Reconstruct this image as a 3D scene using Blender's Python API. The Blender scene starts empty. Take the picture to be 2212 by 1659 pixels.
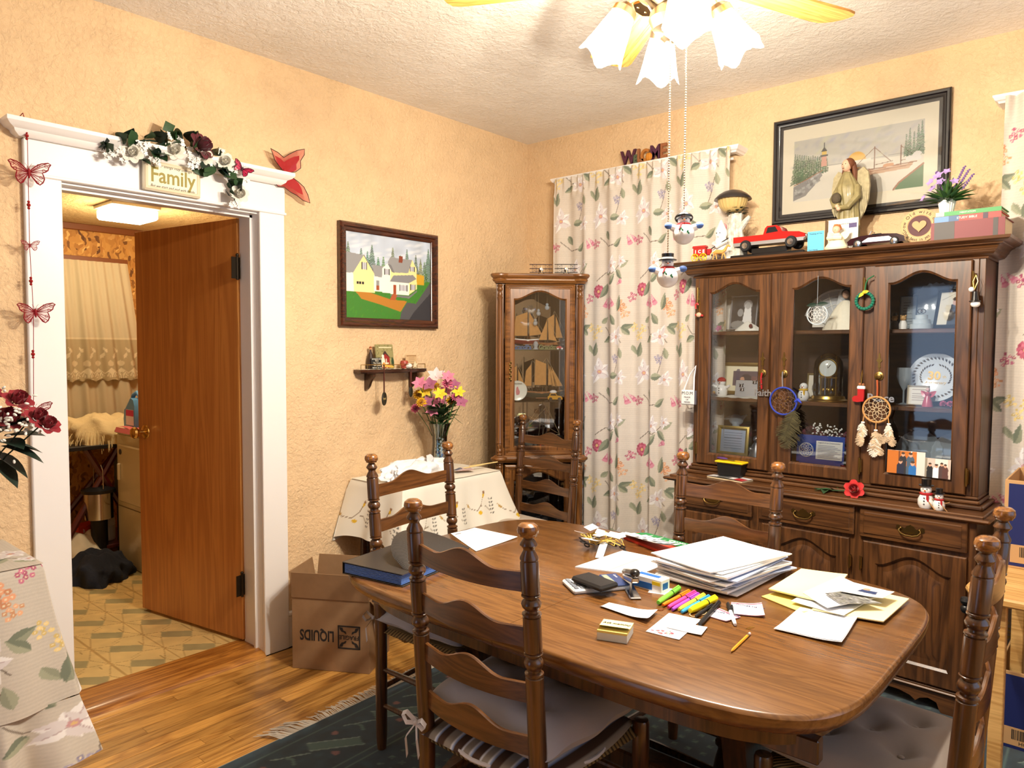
import bpy,bmesh,math,random
import numpy as np
from math import sin,cos,pi,radians as rad,atan2,hypot,sqrt
from mathutils import Vector,Matrix
random.seed(7); rng = np.random.default_rng(7)
scene = bpy.context.scene; COL = scene.collection

# ---------------------------------------------------------------- camera, world, lamps, exposure
def srgb(r,g,b):
    f = lambda c: (c/255/12.92) if c <= 10.3 else ((c/255 + .055)/1.055) ** 2.4
    return (f(r),f(g),f(b),1.0)
cd = bpy.data.cameras.new('camera'); cam = bpy.data.objects.new('camera',cd); COL.objects.link(cam)
cd.sensor_width = 36; cd.lens = 1574.2*36/2212; cd.clip_start = .02
CR,CU,CF = (0.754979,0.655740,0.003392),(-0.034917,0.035035,0.998776),(-0.654819,0.754173,-0.049348)
cam.matrix_world = Matrix(((CR[0],CU[0],-CF[0],3.05455),(CR[1],CU[1],-CF[1],-3.66429),(CR[2],CU[2],-CF[2],1.432),(0,0,0,1)))
scene.camera = cam
vs = scene.view_settings
vs.view_transform = 'Standard'; vs.look = 'None'; vs.gamma = 1; vs.use_curve_mapping = False; vs.exposure = EXPOSURE = 0.0
wd = bpy.data.worlds.new('daylight'); scene.world = wd; wd.use_nodes = True
wb = wd.node_tree.nodes['Background']; wb.inputs[0].default_value = (.55,.72,1.0,1); wb.inputs[1].default_value = 1.8
cy = scene.cycles
cy.max_bounces = 6; cy.diffuse_bounces = 3; cy.glossy_bounces = 3; cy.transmission_bounces = 5; cy.transparent_max_bounces = 12
cy.caustics_reflective = False; cy.caustics_refractive = False; cy.sample_clamp_indirect = 6
BULB_W = 54.0
LAUNDRY_W = 30.0

# ---------------------------------------------------------------- helpers
def link(o,parent=None):
    COL.objects.link(o)
    if parent: o.parent = parent
    return o
def tag(o,label=None,cat=None,group=None,kind=None):
    if label: o['label'] = label
    if cat: o['category'] = cat
    if group: o['group'] = group
    if kind: o['kind'] = kind
    return o
def thing(name,label,cat,loc=(0,0,0),rz=0,group=None,rot=None):
    o = link(bpy.data.objects.new(name,None)); o.location = loc; o.rotation_euler = rot or (0,0,rz)
    o.empty_display_size = .05
    return tag(o,label,cat,group)
def copy_tree(o,parent=None):
    c = o.copy(); COL.objects.link(c); c.parent = parent
    for ch in o.children: copy_tree(ch,c)
    return c

_mats = {}
def _nodes(name):
    m = bpy.data.materials.new(name); m.use_nodes = True
    nt = m.node_tree; b = nt.nodes['Principled BSDF']
    return m,nt,b,nt.nodes,nt.links
def N(nt,t,**k):
    n = nt.nodes.new(t)
    for a,v in k.items():
        if a.startswith('i_'):
            s = a[2:]; n.inputs[int(s) if s.isdigit() else s].default_value = v
        else: setattr(n,a,v)
    return n
def ramp(nt,stops):
    r = nt.nodes.new('ShaderNodeValToRGB'); e = r.color_ramp.elements
    while len(e) < len(stops): e.new(.5)
    for q,(p,c) in zip(e,stops): q.position = p; q.color = c
    return r
def mat(name,col,rough=.6,metal=0,bump=None,var=None,coat=0,trans=0,emit=None,alpha=1,spec=.5,sheen=0,ior=1.45,sub=0):
    """plain surface: colour in sRGB 0-255, optional noise variation (scale, amount) and bump (scale, strength)"""
    if name in _mats: return _mats[name]
    m,nt,b,nd,lk = _nodes(name); _mats[name] = m
    c = srgb(*col); b.inputs['Base Color'].default_value = c
    b.inputs['Roughness'].default_value = rough; b.inputs['Metallic'].default_value = metal
    b.inputs['Specular IOR Level'].default_value = spec; b.inputs['Coat Weight'].default_value = coat
    b.inputs['Transmission Weight'].default_value = trans; b.inputs['IOR'].default_value = ior; b.inputs['Alpha'].default_value = alpha
    b.inputs['Sheen Weight'].default_value = sheen
    if emit: b.inputs['Emission Color'].default_value = srgb(*emit[:3]); b.inputs['Emission Strength'].default_value = emit[3]
    if var or bump:
        tc = N(nt,'ShaderNodeTexCoord')
    if var:
        n = N(nt,'ShaderNodeTexNoise',i_Scale=var[0],i_Detail=4.0); lk.new(tc.outputs['Object'],n.inputs['Vector'])
        d = var[1]; lo = tuple(max(0,x*(1 - d)) for x in c[:3]) + (1,); hi = tuple(min(1,x*(1 + d)) for x in c[:3]) + (1,)
        r = ramp(nt,[(.3,lo),(.7,hi)]); lk.new(n.outputs['Fac'],r.inputs[0]); lk.new(r.outputs[0],b.inputs['Base Color'])
    if bump:
        n = N(nt,'ShaderNodeTexNoise',i_Scale=bump[0],i_Detail=5.0); lk.new(tc.outputs['Object'],n.inputs['Vector'])
        u = N(nt,'ShaderNodeBump',i_Strength=bump[1],i_Distance=.004); lk.new(n.outputs['Fac'],u.inputs['Height']); lk.new(u.outputs[0],b.inputs['Normal'])
    return m
def wood(name,dark,light,axis='z',scale=9,rough=.35,coat=.3,stretch=.07,rnd=False,world=False,fine=.5):
    """wood with grain along axis"""
    if name in _mats: return _mats[name]
    m,nt,b,nd,lk = _nodes(name); _mats[name] = m
    if world: vec = N(nt,'ShaderNodeNewGeometry').outputs['Position']
    else: vec = N(nt,'ShaderNodeTexCoord').outputs['Object']
    if rnd:
        oi = N(nt,'ShaderNodeObjectInfo'); mu = N(nt,'ShaderNodeMath',operation='MULTIPLY',i_1=37.0); lk.new(oi.outputs['Random'],mu.inputs[0])
        ad = N(nt,'ShaderNodeVectorMath',operation='ADD'); lk.new(vec,ad.inputs[0]); lk.new(mu.outputs[0],ad.inputs[1]); vec = ad.outputs[0]
    s = [scale]*3; s['xyz'.index(axis)] = scale*stretch
    mp = N(nt,'ShaderNodeMapping',i_Scale=s); lk.new(vec,mp.inputs['Vector'])
    n1 = N(nt,'ShaderNodeTexNoise',i_Scale=1.6,i_Detail=3.0,i_Distortion=1.2); lk.new(mp.outputs[0],n1.inputs['Vector'])
    mu = N(nt,'ShaderNodeMath',operation='MULTIPLY',i_1=4.5); lk.new(n1.outputs['Fac'],mu.inputs[0])
    fr = N(nt,'ShaderNodeMath',operation='PINGPONG',i_1=.5); lk.new(mu.outputs[0],fr.inputs[0])
    n2 = N(nt,'ShaderNodeTexNoise',i_Scale=14.0,i_Detail=4.0); lk.new(mp.outputs[0],n2.inputs['Vector'])
    mx = N(nt,'ShaderNodeMath',operation='MULTIPLY_ADD',i_1=fine); lk.new(n2.outputs['Fac'],mx.inputs[0]); lk.new(fr.outputs[0],mx.inputs[2])
    r = ramp(nt,[(.2,srgb(*dark)),(.8,srgb(*light))]); lk.new(mx.outputs[0],r.inputs[0])
    out = r.outputs[0]
    if rnd:
        hs = N(nt,'ShaderNodeHueSaturation'); mr = N(nt,'ShaderNodeMapRange',i_3=.72,i_4=1.22); lk.new(oi.outputs['Random'],mr.inputs[0])
        lk.new(mr.outputs[0],hs.inputs['Value']); lk.new(out,hs.inputs['Color']); out = hs.outputs[0]
    lk.new(out,b.inputs['Base Color'])
    bu = N(nt,'ShaderNodeBump',i_Strength=.06,i_Distance=.002); lk.new(n2.outputs['Fac'],bu.inputs['Height']); lk.new(bu.outputs[0],b.inputs['Normal'])
    b.inputs['Roughness'].default_value = rough; b.inputs['Coat Weight'].default_value = coat; b.inputs['Coat Roughness'].default_value = .15
    return m
def vcol(name,rough=.8,bump=None,trans=0,coat=0,sheen=0):
    """dyed / painted / printed surface: colour from the mesh's own colour layer"""
    if name in _mats: return _mats[name]
    m,nt,b,nd,lk = _nodes(name); _mats[name] = m
    a = N(nt,'ShaderNodeAttribute',attribute_name='Col'); lk.new(a.outputs['Color'],b.inputs['Base Color'])
    b.inputs['Roughness'].default_value = rough; b.inputs['Coat Weight'].default_value = coat; b.inputs['Sheen Weight'].default_value = sheen
    if bump:
        tc = N(nt,'ShaderNodeTexCoord'); n = N(nt,'ShaderNodeTexNoise',i_Scale=bump[0],i_Detail=3.0); lk.new(tc.outputs['Object'],n.inputs['Vector'])
        u = N(nt,'ShaderNodeBump',i_Strength=bump[1],i_Distance=.003); lk.new(n.outputs['Fac'],u.inputs['Height']); lk.new(u.outputs[0],b.inputs['Normal'])
    if trans:
        t = N(nt,'ShaderNodeBsdfTranslucent'); lk.new(a.outputs['Color'],t.inputs['Color'])
        mx = N(nt,'ShaderNodeMixShader',i_0=trans); lk.new(b.outputs[0],mx.inputs[1]); lk.new(t.outputs[0],mx.inputs[2]); lk.new(mx.outputs[0],nd['Material Output'].inputs['Surface'])
    return m
def glass(name,tint=(255,255,255),clear=.85,rough=.03):
    """thin pane: mostly lets light straight through, with a glossy reflection"""
    if name in _mats: return _mats[name]
    m,nt,b,nd,lk = _nodes(name); _mats[name] = m
    t = N(nt,'ShaderNodeBsdfTransparent'); t.inputs[0].default_value = srgb(*tint)
    g = N(nt,'ShaderNodeBsdfGlossy',i_Roughness=rough)
    f = N(nt,'ShaderNodeFresnel',i_IOR=1.5); ad = N(nt,'ShaderNodeMath',operation='ADD',i_1=(1 - clear)*.25,use_clamp=True); lk.new(f.outputs[0],ad.inputs[0])
    mx = N(nt,'ShaderNodeMixShader'); lk.new(ad.outputs[0],mx.inputs[0]); lk.new(t.outputs[0],mx.inputs[1]); lk.new(g.outputs[0],mx.inputs[2]); lk.new(mx.outputs[0],nd['Material Output'].inputs['Surface'])
    nd.remove(b)
    return m

def basis(p0,p1):
    d = Vector(p1) - Vector(p0); L = d.length; d = d/L if L else Vector((0,0,1))
    a = Vector((0,0,1)) if abs(d.z) < .95 else Vector((1,0,0))
    u = d.cross(a).normalized(); v = d.cross(u).normalized()
    return d,u,v,L
class MB:
    """collects shapes into one mesh"""
    def __init__(s): s.v = []; s.f = []; s.mi = []; s.m = 0; s.c = []; s.col = None; s.xf = None
    def add(s,vs,fs):
        o = len(s.v)
        for p in vs:
            p = Vector(p)
            if s.xf: p = s.xf @ p
            s.v.append(tuple(p))
        if s.col is not None: s.c += [s.col]*len(vs)
        s.f += [tuple(i + o for i in f) for f in fs]; s.mi += [s.m]*len(fs); return s
    def box(s,a,b,bev=0):
        x0,y0,z0 = [min(p,q) for p,q in zip(a,b)]; x1,y1,z1 = [max(p,q) for p,q in zip(a,b)]
        bev = min(bev,(x1 - x0)*.45,(y1 - y0)*.45,(z1 - z0)*.45)
        if bev <= 0:
            v = [(x,y,z) for z in (z0,z1) for y in (y0,y1) for x in (x0,x1)]
            return s.add(v,[(0,2,3,1),(4,5,7,6),(0,1,5,4),(2,6,7,3),(0,4,6,2),(1,3,7,5)])
        X,Y,Z = (x0,x1),(y0,y1),(z0,z1); v = []; idx = {}
        for i in (0,1):
            for j in (0,1):
                for k in (0,1):
                    sx,sy,sz = (1 - 2*i)*bev,(1 - 2*j)*bev,(1 - 2*k)*bev
                    for ax in range(3):
                        p = [X[i] + sx,Y[j] + sy,Z[k] + sz]; p[ax] = (X[i],Y[j],Z[k])[ax]
                        idx[i,j,k,ax] = len(v); v.append(tuple(p))
        f = []
        for i in (0,1):
            f.append([idx[i,a,b,0] for a,b in ((0,0),(1,0),(1,1),(0,1))][::(1 if i else -1)])
            f.append([idx[a,i,b,1] for a,b in ((0,0),(1,0),(1,1),(0,1))][::(-1 if i else 1)])
            f.append([idx[a,b,i,2] for a,b in ((0,0),(1,0),(1,1),(0,1))][::(1 if i else -1)])
        for i in (0,1):
            for j in (0,1):
                q = [idx[i,j,0,0],idx[i,j,1,0],idx[i,j,1,1],idx[i,j,0,1]]; f.append(q if i == j else q[::-1])
                q = [idx[i,0,j,0],idx[i,1,j,0],idx[i,1,j,2],idx[i,0,j,2]]; f.append(q[::-1] if i == j else q)
                q = [idx[0,i,j,1],idx[1,i,j,1],idx[1,i,j,2],idx[0,i,j,2]]; f.append(q if i == j else q[::-1])
                for k in (0,1):
                    t = [idx[i,j,k,a] for a in range(3)]; f.append(t if (i + j + k) % 2 else t[::-1])
        return s.add(v,f)
    def cyl(s,p0,p1,r0,r1=None,n=12,caps=True):
        return s.tube([p0,p1],[r0,r0 if r1 is None else r1],n,caps)
    def tube(s,pts,r,n=8,caps=True,closed=False):
        P = [Vector(p) for p in pts]; m = len(P); R = list(r) if hasattr(r,'__len__') else [r]*m
        vs = []; fs = []; u = None
        for i,p in enumerate(P):
            a = P[i - 1] if i or closed else P[0]; b = P[(i + 1) % m] if i < m - 1 or closed else P[-1]
            d = (b - a).normalized() if (b - a).length else Vector((0,0,1))
            if u is None:
                _,u,v,_ = basis((0,0,0),d)
            else:
                u = (u - d*u.dot(d)); u = u.normalized() if u.length > 1e-6 else basis((0,0,0),d)[1]
                v = d.cross(u)
            for k in range(n):
                t = 2*pi*k/n; vs.append(p + (u*cos(t) + v*sin(t))*R[i])
        for i in range(m if closed else m - 1):
            for k in range(n):
                a,b = i*n + k,i*n + (k + 1) % n; j = ((i + 1) % m)*n
                fs.append((a,b,j + (k + 1) % n,j + k))
        if caps and not closed: fs += [tuple(range(n))[::-1],tuple(range((m - 1)*n,m*n))]
        return s.add(vs,fs)
    def lathe(s,prof,n=20,o=(0,0,0),p1=None,ang=2*pi,sx=1,sy=1):
        """profile (r, h) turned about z at o, or about the line o-p1"""
        o = Vector(o)
        if p1 is not None: d,u,v,_ = basis(o,p1)
        else: d,u,v = Vector((0,0,1)),Vector((1,0,0)),Vector((0,1,0))
        full = abs(ang - 2*pi) < 1e-6; m = n if full else n + 1
        vs = []; fs = []
        for r,h in prof:
            for k in range(m):
                t = ang*k/n; vs.append(o + d*h + u*(cos(t)*r*sx) + v*(sin(t)*r*sy))
        for i in range(len(prof) - 1):
            for k in range(n if full else n):
                a,b = i*m + k,i*m + (k + 1) % m
                fs.append((a,b,b + m,a + m))
        if full:
            if prof[0][0] > 1e-5: fs.append(tuple(range(m))[::-1])
            if prof[-1][0] > 1e-5: fs.append(tuple(range((len(prof) - 1)*m,len(prof)*m)))
        return s.add(vs,fs)
    def sph(s,c,r,n=12,m=8):
        r = r if hasattr(r,'__len__') else (r,r,r); vs = [(c[0],c[1],c[2] - r[2])]; fs = []
        for i in range(1,m):
            a = -pi/2 + pi*i/m
            for k in range(n):
                t = 2*pi*k/n; vs.append((c[0] + r[0]*cos(a)*cos(t),c[1] + r[1]*cos(a)*sin(t),c[2] + r[2]*sin(a)))
        vs.append((c[0],c[1],c[2] + r[2])); T = len(vs) - 1
        for k in range(n):
            fs.append((0,1 + (k + 1) % n,1 + k)); fs.append((T,T - n + k,T - n + (k + 1) % n))
            for i in range(m - 2):
                a,b = 1 + i*n + k,1 + i*n + (k + 1) % n; fs.append((a,b,b + n,a + n))
        return s.add(vs,fs)
    def prism(s,poly,h0,h1,plane='xz',inset=0):
        """2-d outline pushed from h0 to h1 along the remaining axis"""
        f3 = {'xz': lambda a,b,h: (a,h,b),'xy': lambda a,b,h: (a,b,h),'yz': lambda a,b,h: (h,a,b)}[plane]
        n = len(poly); ar = sum(poly[i][0]*poly[(i + 1) % n][1] - poly[(i + 1) % n][0]*poly[i][1] for i in range(n))
        vs = [f3(a,b,h0) for a,b in poly] + [f3(a,b,h1) for a,b in poly]
        fs = [tuple(range(n)),tuple(range(n,2*n))[::-1]] + [(i,i + n,(i + 1) % n + n,(i + 1) % n) for i in range(n)]
        flip = (ar > 0) != (plane == 'xz')
        if (h1 < h0): flip = not flip
        if flip: fs = [f[::-1] for f in fs]
        return s.add(vs,fs)
    def sweep(s,path,prof,nrm,closed=True,caps=True):
        """profile (a: sideways, b: along nrm) carried along a flat path with mitred corners; a positive = to the right of travel seen against nrm"""
        nrm = Vector(nrm); P = [Vector(p) for p in path]; m = len(P); n = len(prof); vs = []; fs = []
        for i,p in enumerate(P):
            d0 = (p - P[i - 1]).normalized() if i or closed else (P[1] - p).normalized()
            d1 = (P[(i + 1) % m] - p).normalized() if i < m - 1 or closed else d0
            s0,s1 = d0.cross(nrm),d1.cross(nrm); q = s0 + s1; q = q/max(.2,q.dot(s0))
            for a,b in prof: vs.append(p + q*a + nrm*b)
        for i in range(m if closed else m - 1):
            j = (i + 1) % m
            for k in range(n):
                l = (k + 1) % n
                fs.append((i*n + k,j*n + k,j*n + l,i*n + l))
        if not closed and caps: fs += [tuple(range(n)),tuple(range((m - 1)*n,m*n))[::-1]]
        return s.add(vs,fs)
    def torus(s,c,R,r,nrm=(0,0,1),n=24,m=8,a0=0,a1=2*pi):
        d,u,v,_ = basis((0,0,0),nrm); full = abs(a1 - a0 - 2*pi) < 1e-6
        pts = [Vector(c) + (u*cos(t) + v*sin(t))*R for t in [a0 + (a1 - a0)*k/n for k in range(n if full else n + 1)]]
        return s.tube(pts,r,m,closed=full)
    def grid(s,nu,nv,fn,closed_u=False):
        vs = [fn(i/nu,j/nv) for j in range(nv + 1) for i in range(nu if closed_u else nu + 1)]; w = nu if closed_u else nu + 1
        fs = [(j*w + i,j*w + (i + 1) % w,(j + 1)*w + (i + 1) % w,(j + 1)*w + i) for j in range(nv) for i in range(nu)]
        return s.add(vs,fs)
    def leaf(s,p,d,up,L,W,bend=.15,n=4,tip=1.0):
        """a leaf or petal blade from p along d, cupped"""
        p,d,up = Vector(p),Vector(d).normalized(),Vector(up); sd = d.cross(up).normalized(); up = sd.cross(d)
        vs = []; fs = []
        for i in range(n + 1):
            t = i/n; w = W*(sin(pi*min(1,t ** .8*tip + .02)) ** .8)/2; c = p + d*(L*t) + up*(-bend*L*t*t)
            vs += [c - sd*w + up*(w*.35),c,c + sd*w + up*(w*.35)]
        for i in range(n):
            a = 3*i; fs += [(a,a + 1,a + 4,a + 3),(a + 1,a + 2,a + 5,a + 4)]
        return s.add(vs,fs)
    def build(s,name,m,parent=None,smooth=35,loc=None,rot=None):
        me = bpy.data.meshes.new(name); me.from_pydata(s.v,[],s.f); me.update()
        for q in (m if isinstance(m,(list,tuple)) else [m]): me.materials.append(q)
        if any(s.mi): me.polygons.foreach_set('material_index',s.mi)
        if s.c:
            at = me.color_attributes.new('Col','FLOAT_COLOR','POINT'); at.data.foreach_set('color',np.array(s.c,dtype=np.float32).ravel())
        if smooth:
            me.shade_smooth(); me.set_sharp_from_angle(angle=rad(smooth))
        o = link(bpy.data.objects.new(name,me),parent)
        if loc is not None: o.location = loc
        if rot is not None: o.rotation_euler = rot
        return o
def box(name,a,b,m,parent=None,bev=.002): return MB().box(a,b,bev).build(name,m,parent)
def fix_normals(o):
    bm = bmesh.new(); bm.from_mesh(o.data); bmesh.ops.recalc_face_normals(bm,faces=bm.faces); bm.to_mesh(o.data); bm.free(); return o

def frame(origin,x,z):
    """matrix with local x along x, local y along z-cross-x, local z = z"""
    x,z = Vector(x).normalized(),Vector(z).normalized(); y = z.cross(x)
    return Matrix(((x.x,y.x,z.x,origin[0]),(x.y,y.y,z.y,origin[1]),(x.z,y.z,z.z,origin[2]),(0,0,0,1)))
def text(body,size,m,parent,mtx,name='lettering',ext=.0004,align='CENTER',sx=1,shear=0,off=0,sp=1):
    c = bpy.data.curves.new(name,'FONT'); c.body = body; c.size = size; c.extrude = ext; c.align_x = align; c.align_y = 'CENTER'; c.shear = shear; c.offset = off
    c.space_character = sp; c.materials.append(m); c.resolution_u = 3
    o = link(bpy.data.objects.new(name,c),parent); o.matrix_local = mtx @ Matrix.Diagonal((sx,1,1,1)); _texts.append(o); return o
_texts = []
def settle_texts():
    """lettering becomes plain mesh"""
    dg = bpy.context.evaluated_depsgraph_get(); new = []
    for o in _texts:
        me = bpy.data.meshes.new_from_object(o.evaluated_get(dg),depsgraph=dg); new.append((o,me))
    for o,me in new:
        n,par,m,kids = o.name,o.parent,o.matrix_local.copy(),o.data; bpy.data.objects.remove(o)
        q = link(bpy.data.objects.new('lettering',me),par); q.matrix_local = m

class Canvas:
    """pigment laid out on a flat sheet (u right, v up, metres), carried by a fine mesh"""
    def __init__(s,w,h,px,bg):
        s.w,s.h = w,h; s.nx,s.ny = int(round(w/px)) + 1,int(round(h/px)) + 1
        s.U,s.V = np.meshgrid(np.linspace(0,w,s.nx),np.linspace(0,h,s.ny)); s.A = np.empty((s.ny,s.nx,3)); s.A[:] = bg
    def win(s,u0,u1,v0,v1):
        px,py = s.w/(s.nx - 1),s.h/(s.ny - 1)
        i0,i1 = max(0,int(u0/px)),min(s.nx,int(u1/px) + 2); j0,j1 = max(0,int(v0/py)),min(s.ny,int(v1/py) + 2)
        return (slice(j0,j1),slice(i0,i1)) if i1 > i0 and j1 > j0 else None
    def mask(s,w,m,col,a=1.0):
        m = m[...,None]*a; s.A[w] = s.A[w]*(1 - m) + np.array(col)*m
    def poly(s,pts,col,a=1.0):
        p = np.array(pts,float); w = s.win(p[:,0].min(),p[:,0].max(),p[:,1].min(),p[:,1].max())
        if w is None: return
        U,V = s.U[w],s.V[w]; ins = np.zeros(U.shape,bool); n = len(p)
        for i in range(n):
            (x0,y0),(x1,y1) = p[i],p[(i + 1) % n]
            if y0 == y1: continue
            ins ^= ((y0 > V) != (y1 > V)) & (U < (x1 - x0)*(V - y0)/(y1 - y0) + x0)
        s.mask(w,ins.astype(float),col,a)
    def ell(s,cx,cy,rx,ry,col,rot=0,a=1.0,soft=0.0):
        R = max(rx,ry)*1.05; w = s.win(cx - R,cx + R,cy - R,cy + R)
        if w is None: return
        du,dv = s.U[w] - cx,s.V[w] - cy; c,k = cos(rot),sin(rot)
        d = np.sqrt(((du*c + dv*k)/rx) ** 2 + ((-du*k + dv*c)/ry) ** 2)
        m = np.clip((1 - d)/soft,0,1) if soft else (d < 1).astype(float)
        s.mask(w,m,col,a)
    def line(s,pts,wd,col,a=1.0):
        for (x0,y0),(x1,y1) in zip(pts[:-1],pts[1:]):
            w = s.win(min(x0,x1) - wd,max(x0,x1) + wd,min(y0,y1) - wd,max(y0,y1) + wd)
            if w is None: continue
            dx,dy = x1 - x0,y1 - y0; L = dx*dx + dy*dy + 1e-12
            t = np.clip(((s.U[w] - x0)*dx + (s.V[w] - y0)*dy)/L,0,1)
            d = np.hypot(s.U[w] - x0 - t*dx,s.V[w] - y0 - t*dy); s.mask(w,(d < wd/2).astype(float),col,a)
    def leaf(s,x,y,L,W,ang,col,col2=None,curl=0):
        t = np.linspace(0,1,9); wd = W/2*np.sin(pi*t ** .8); cx = x + L*t*cos(ang) - curl*L*t*t*sin(ang); cy = y + L*t*sin(ang) + curl*L*t*t*cos(ang)
        nx,ny = -sin(ang),cos(ang)
        up = list(zip(cx + nx*wd,cy + ny*wd)); dn = list(zip(cx - nx*wd,cy - ny*wd)); mid = list(zip(cx,cy))
        s.poly(up + dn[::-1],col)
        if col2 is not None: s.poly(up + mid[::-1],col2); 
    def noise(s,amt,cells):
        k = rng.normal(0,1,(cells[1] + 2,cells[0] + 2)); ux = s.U/s.w*cells[0]; vy = s.V/s.h*cells[1]
        i,j = ux.astype(int),vy.astype(int); fu,fv = ux - i,vy - j
        z = (k[j,i]*(1 - fu) + k[j,i + 1]*fu)*(1 - fv) + (k[j + 1,i]*(1 - fu) + k[j + 1,i + 1]*fu)*fv
        s.A = s.A*(1 + amt*z[...,None])
    def build(s,name,m,parent,fn=None,mtx=None,lin=False):
        X,Y,Z = fn(s.U,s.V) if fn else (s.U - s.w/2,s.V - s.h/2,s.U*0)
        co = np.stack([X,Y,Z],-1).reshape(-1,3); nx,ny = s.nx,s.ny
        if mtx is not None: co = co @ np.array(mtx.to_3x3()).T + np.array(mtx.translation)
        I = np.arange(nx*ny).reshape(ny,nx); q = np.stack([I[:-1,:-1],I[:-1,1:],I[1:,1:],I[1:,:-1]],-1).reshape(-1,4)
        me = bpy.data.meshes.new(name); me.vertices.add(len(co)); me.vertices.foreach_set('co',co.astype(np.float32).ravel())
        me.loops.add(q.size); me.loops.foreach_set('vertex_index',q.astype(np.int32).ravel()); me.polygons.add(len(q)); me.polygons.foreach_set('loop_start',np.arange(0,q.size,4,dtype=np.int32))
        me.update(calc_edges=True)
        c = np.clip(s.A,0,255)/255; c = np.where(c <= .04045,c/12.92,((c + .055)/1.055) ** 2.4)
        c = np.concatenate([c.reshape(-1,3),np.ones((nx*ny,1))],1); at = me.color_attributes.new('Col','FLOAT_COLOR','POINT'); at.data.foreach_set('color',c.astype(np.float32).ravel())
        me.materials.append(m); me.shade_smooth(); return link(bpy.data.objects.new(name,me),parent)
PRINT = lambda: vcol('printed_paper',.7)
def sheet(name,w,h,bg,draw,parent,mtx,px=.002,m=None):
    cv = Canvas(w,h,px,bg)
    if draw: draw(cv)
    return cv.build(name,m or PRINT(),parent,mtx=mtx)
# ---------------------------------------------------------------- room shell
def wall_mat(name,col,s=55,st=.7):
    m,nt,b,nd,lk = _nodes(name); _mats[name] = m
    tc = N(nt,'ShaderNodeNewGeometry').outputs['Position']
    n0 = N(nt,'ShaderNodeTexNoise',i_Scale=2.2,i_Detail=3.0); lk.new(tc,n0.inputs['Vector'])
    c = srgb(*col); r = ramp(nt,[(.3,tuple(x*.95 for x in c[:3]) + (1,)),(.7,tuple(min(1,x*1.04) for x in c[:3]) + (1,))]); lk.new(n0.outputs['Fac'],r.inputs[0]); lk.new(r.outputs[0],b.inputs['Base Color'])
    n1 = N(nt,'ShaderNodeTexNoise',i_Scale=s,i_Detail=6.0,i_Roughness=.62,i_Distortion=.6); lk.new(tc,n1.inputs['Vector'])
    n2 = N(nt,'ShaderNodeTexNoise',i_Scale=9.0,i_Detail=3.0); lk.new(tc,n2.inputs['Vector'])
    ml = N(nt,'ShaderNodeMath',operation='MULTIPLY'); lk.new(n1.outputs['Fac'],ml.inputs[0]); lk.new(n2.outputs['Fac'],ml.inputs[1])
    bu = N(nt,'ShaderNodeBump',i_Strength=st,i_Distance=.03); lk.new(ml.outputs[0],bu.inputs['Height']); lk.new(bu.outputs[0],b.inputs['Normal'])
    b.inputs['Roughness'].default_value = .75; b.inputs['Specular IOR Level'].default_value = .25
    return m
M_WALL = wall_mat('peach_plaster',(239,205,162)); M_CEIL = wall_mat('ceiling_plaster',(250,245,238),42,.6)
M_WHITE = mat('white_trim_paint',(244,240,238),.35,bump=(40,.04)); M_DARKW = mat('adjoining_wall_paint',(120,112,104),.8)
XR,YN,ZC = 4.05,-5.6,2.742      # right wall, near wall, ceiling height
DY0,DY1,DZ = -2.702,-1.908,2.033  # doorway in the left wall
def struct(name,mb,m,parent=None):
    o = mb.build(name,m,parent)
    if parent is None: o['kind'] = 'structure'
    return o
JT = .02
w = MB().box((-.16,YN,0),(0,DY0 - JT,ZC)).box((-.16,DY1 + JT,0),(0,.16,ZC)).box((-.16,DY0 - JT,DZ + JT),(0,DY1 + JT,ZC)); struct('wall_left',w,M_WALL)
# window wall with a window behind each curtain
W1,W2,WZ0,WZ1 = (.45,1.30),(2.72,3.55),.75,2.33
w = MB().box((0,0,0),(W1[0],.16,ZC)).box((W1[1],0,0),(W2[0],.16,ZC)).box((W2[1],0,0),(XR + .16,.16,ZC))
for a,b in (W1,W2): w.box((a,0,0),(b,.16,WZ0)).box((a,0,WZ1),(b,.16,ZC))
struct('wall_back',w,M_WALL)
# right wall with its own window (out of frame) and near wall with a wide opening to the next room
RW = (-2.9,-1.1,.8,2.3)
w = MB().box((XR,YN,0),(XR + .16,RW[0],ZC)).box((XR,RW[1],0),(XR + .16,0,ZC)).box((XR,RW[0],0),(XR + .16,RW[1],RW[2])).box((XR,RW[0],RW[3]),(XR + .16,RW[1],ZC)); struct('wall_right',w,M_WALL)
w = MB().box((0,YN - .16,0),(.7,YN,ZC)).box((1.7,YN - .16,0),(XR + .16,YN,ZC)).box((.7,YN - .16,2.1),(1.7,YN,ZC)); struct('wall_near',w,M_DARKW)
struct('ceiling',MB().box((-.16,YN - .16,ZC),(XR + .16,.16,ZC + .1)),M_CEIL)
fl = struct('floor',MB().box((-.16,YN - .16,-.1),(XR + .16,.16,-.014)),mat('subfloor',(58,36,16),.9))
M_PLANK = wood('floor_boards',(136,86,32),(204,150,76),'y',11,.33,.35,.08,rnd=True,world=True,fine=.75)
me = None; x = .024; k = 0
while x < XR - .02:
    pw = .0575; y = .0 - random.random()*1.2; ys = [0.0]
    while y > YN: ys.append(y); y -= random.uniform(.7,2.1)
    ys.append(YN)
    for a,b in zip(ys[:-1],ys[1:]):
        if a < -3.75 and x > 1.2: continue
        if me is None:
            o = MB().box((-.5,-.5,-.5),(.5,.5,.5),.018).build('plank',M_PLANK,fl,0); me = o.data
        else: o = link(bpy.data.objects.new('plank',me),fl)
        o.location = (x + pw/2,(a + b)/2,-.007 + random.uniform(-.0006,.0004)); o.scale = (pw - .0016,a - b - .0012,.014)
    x += pw
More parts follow.
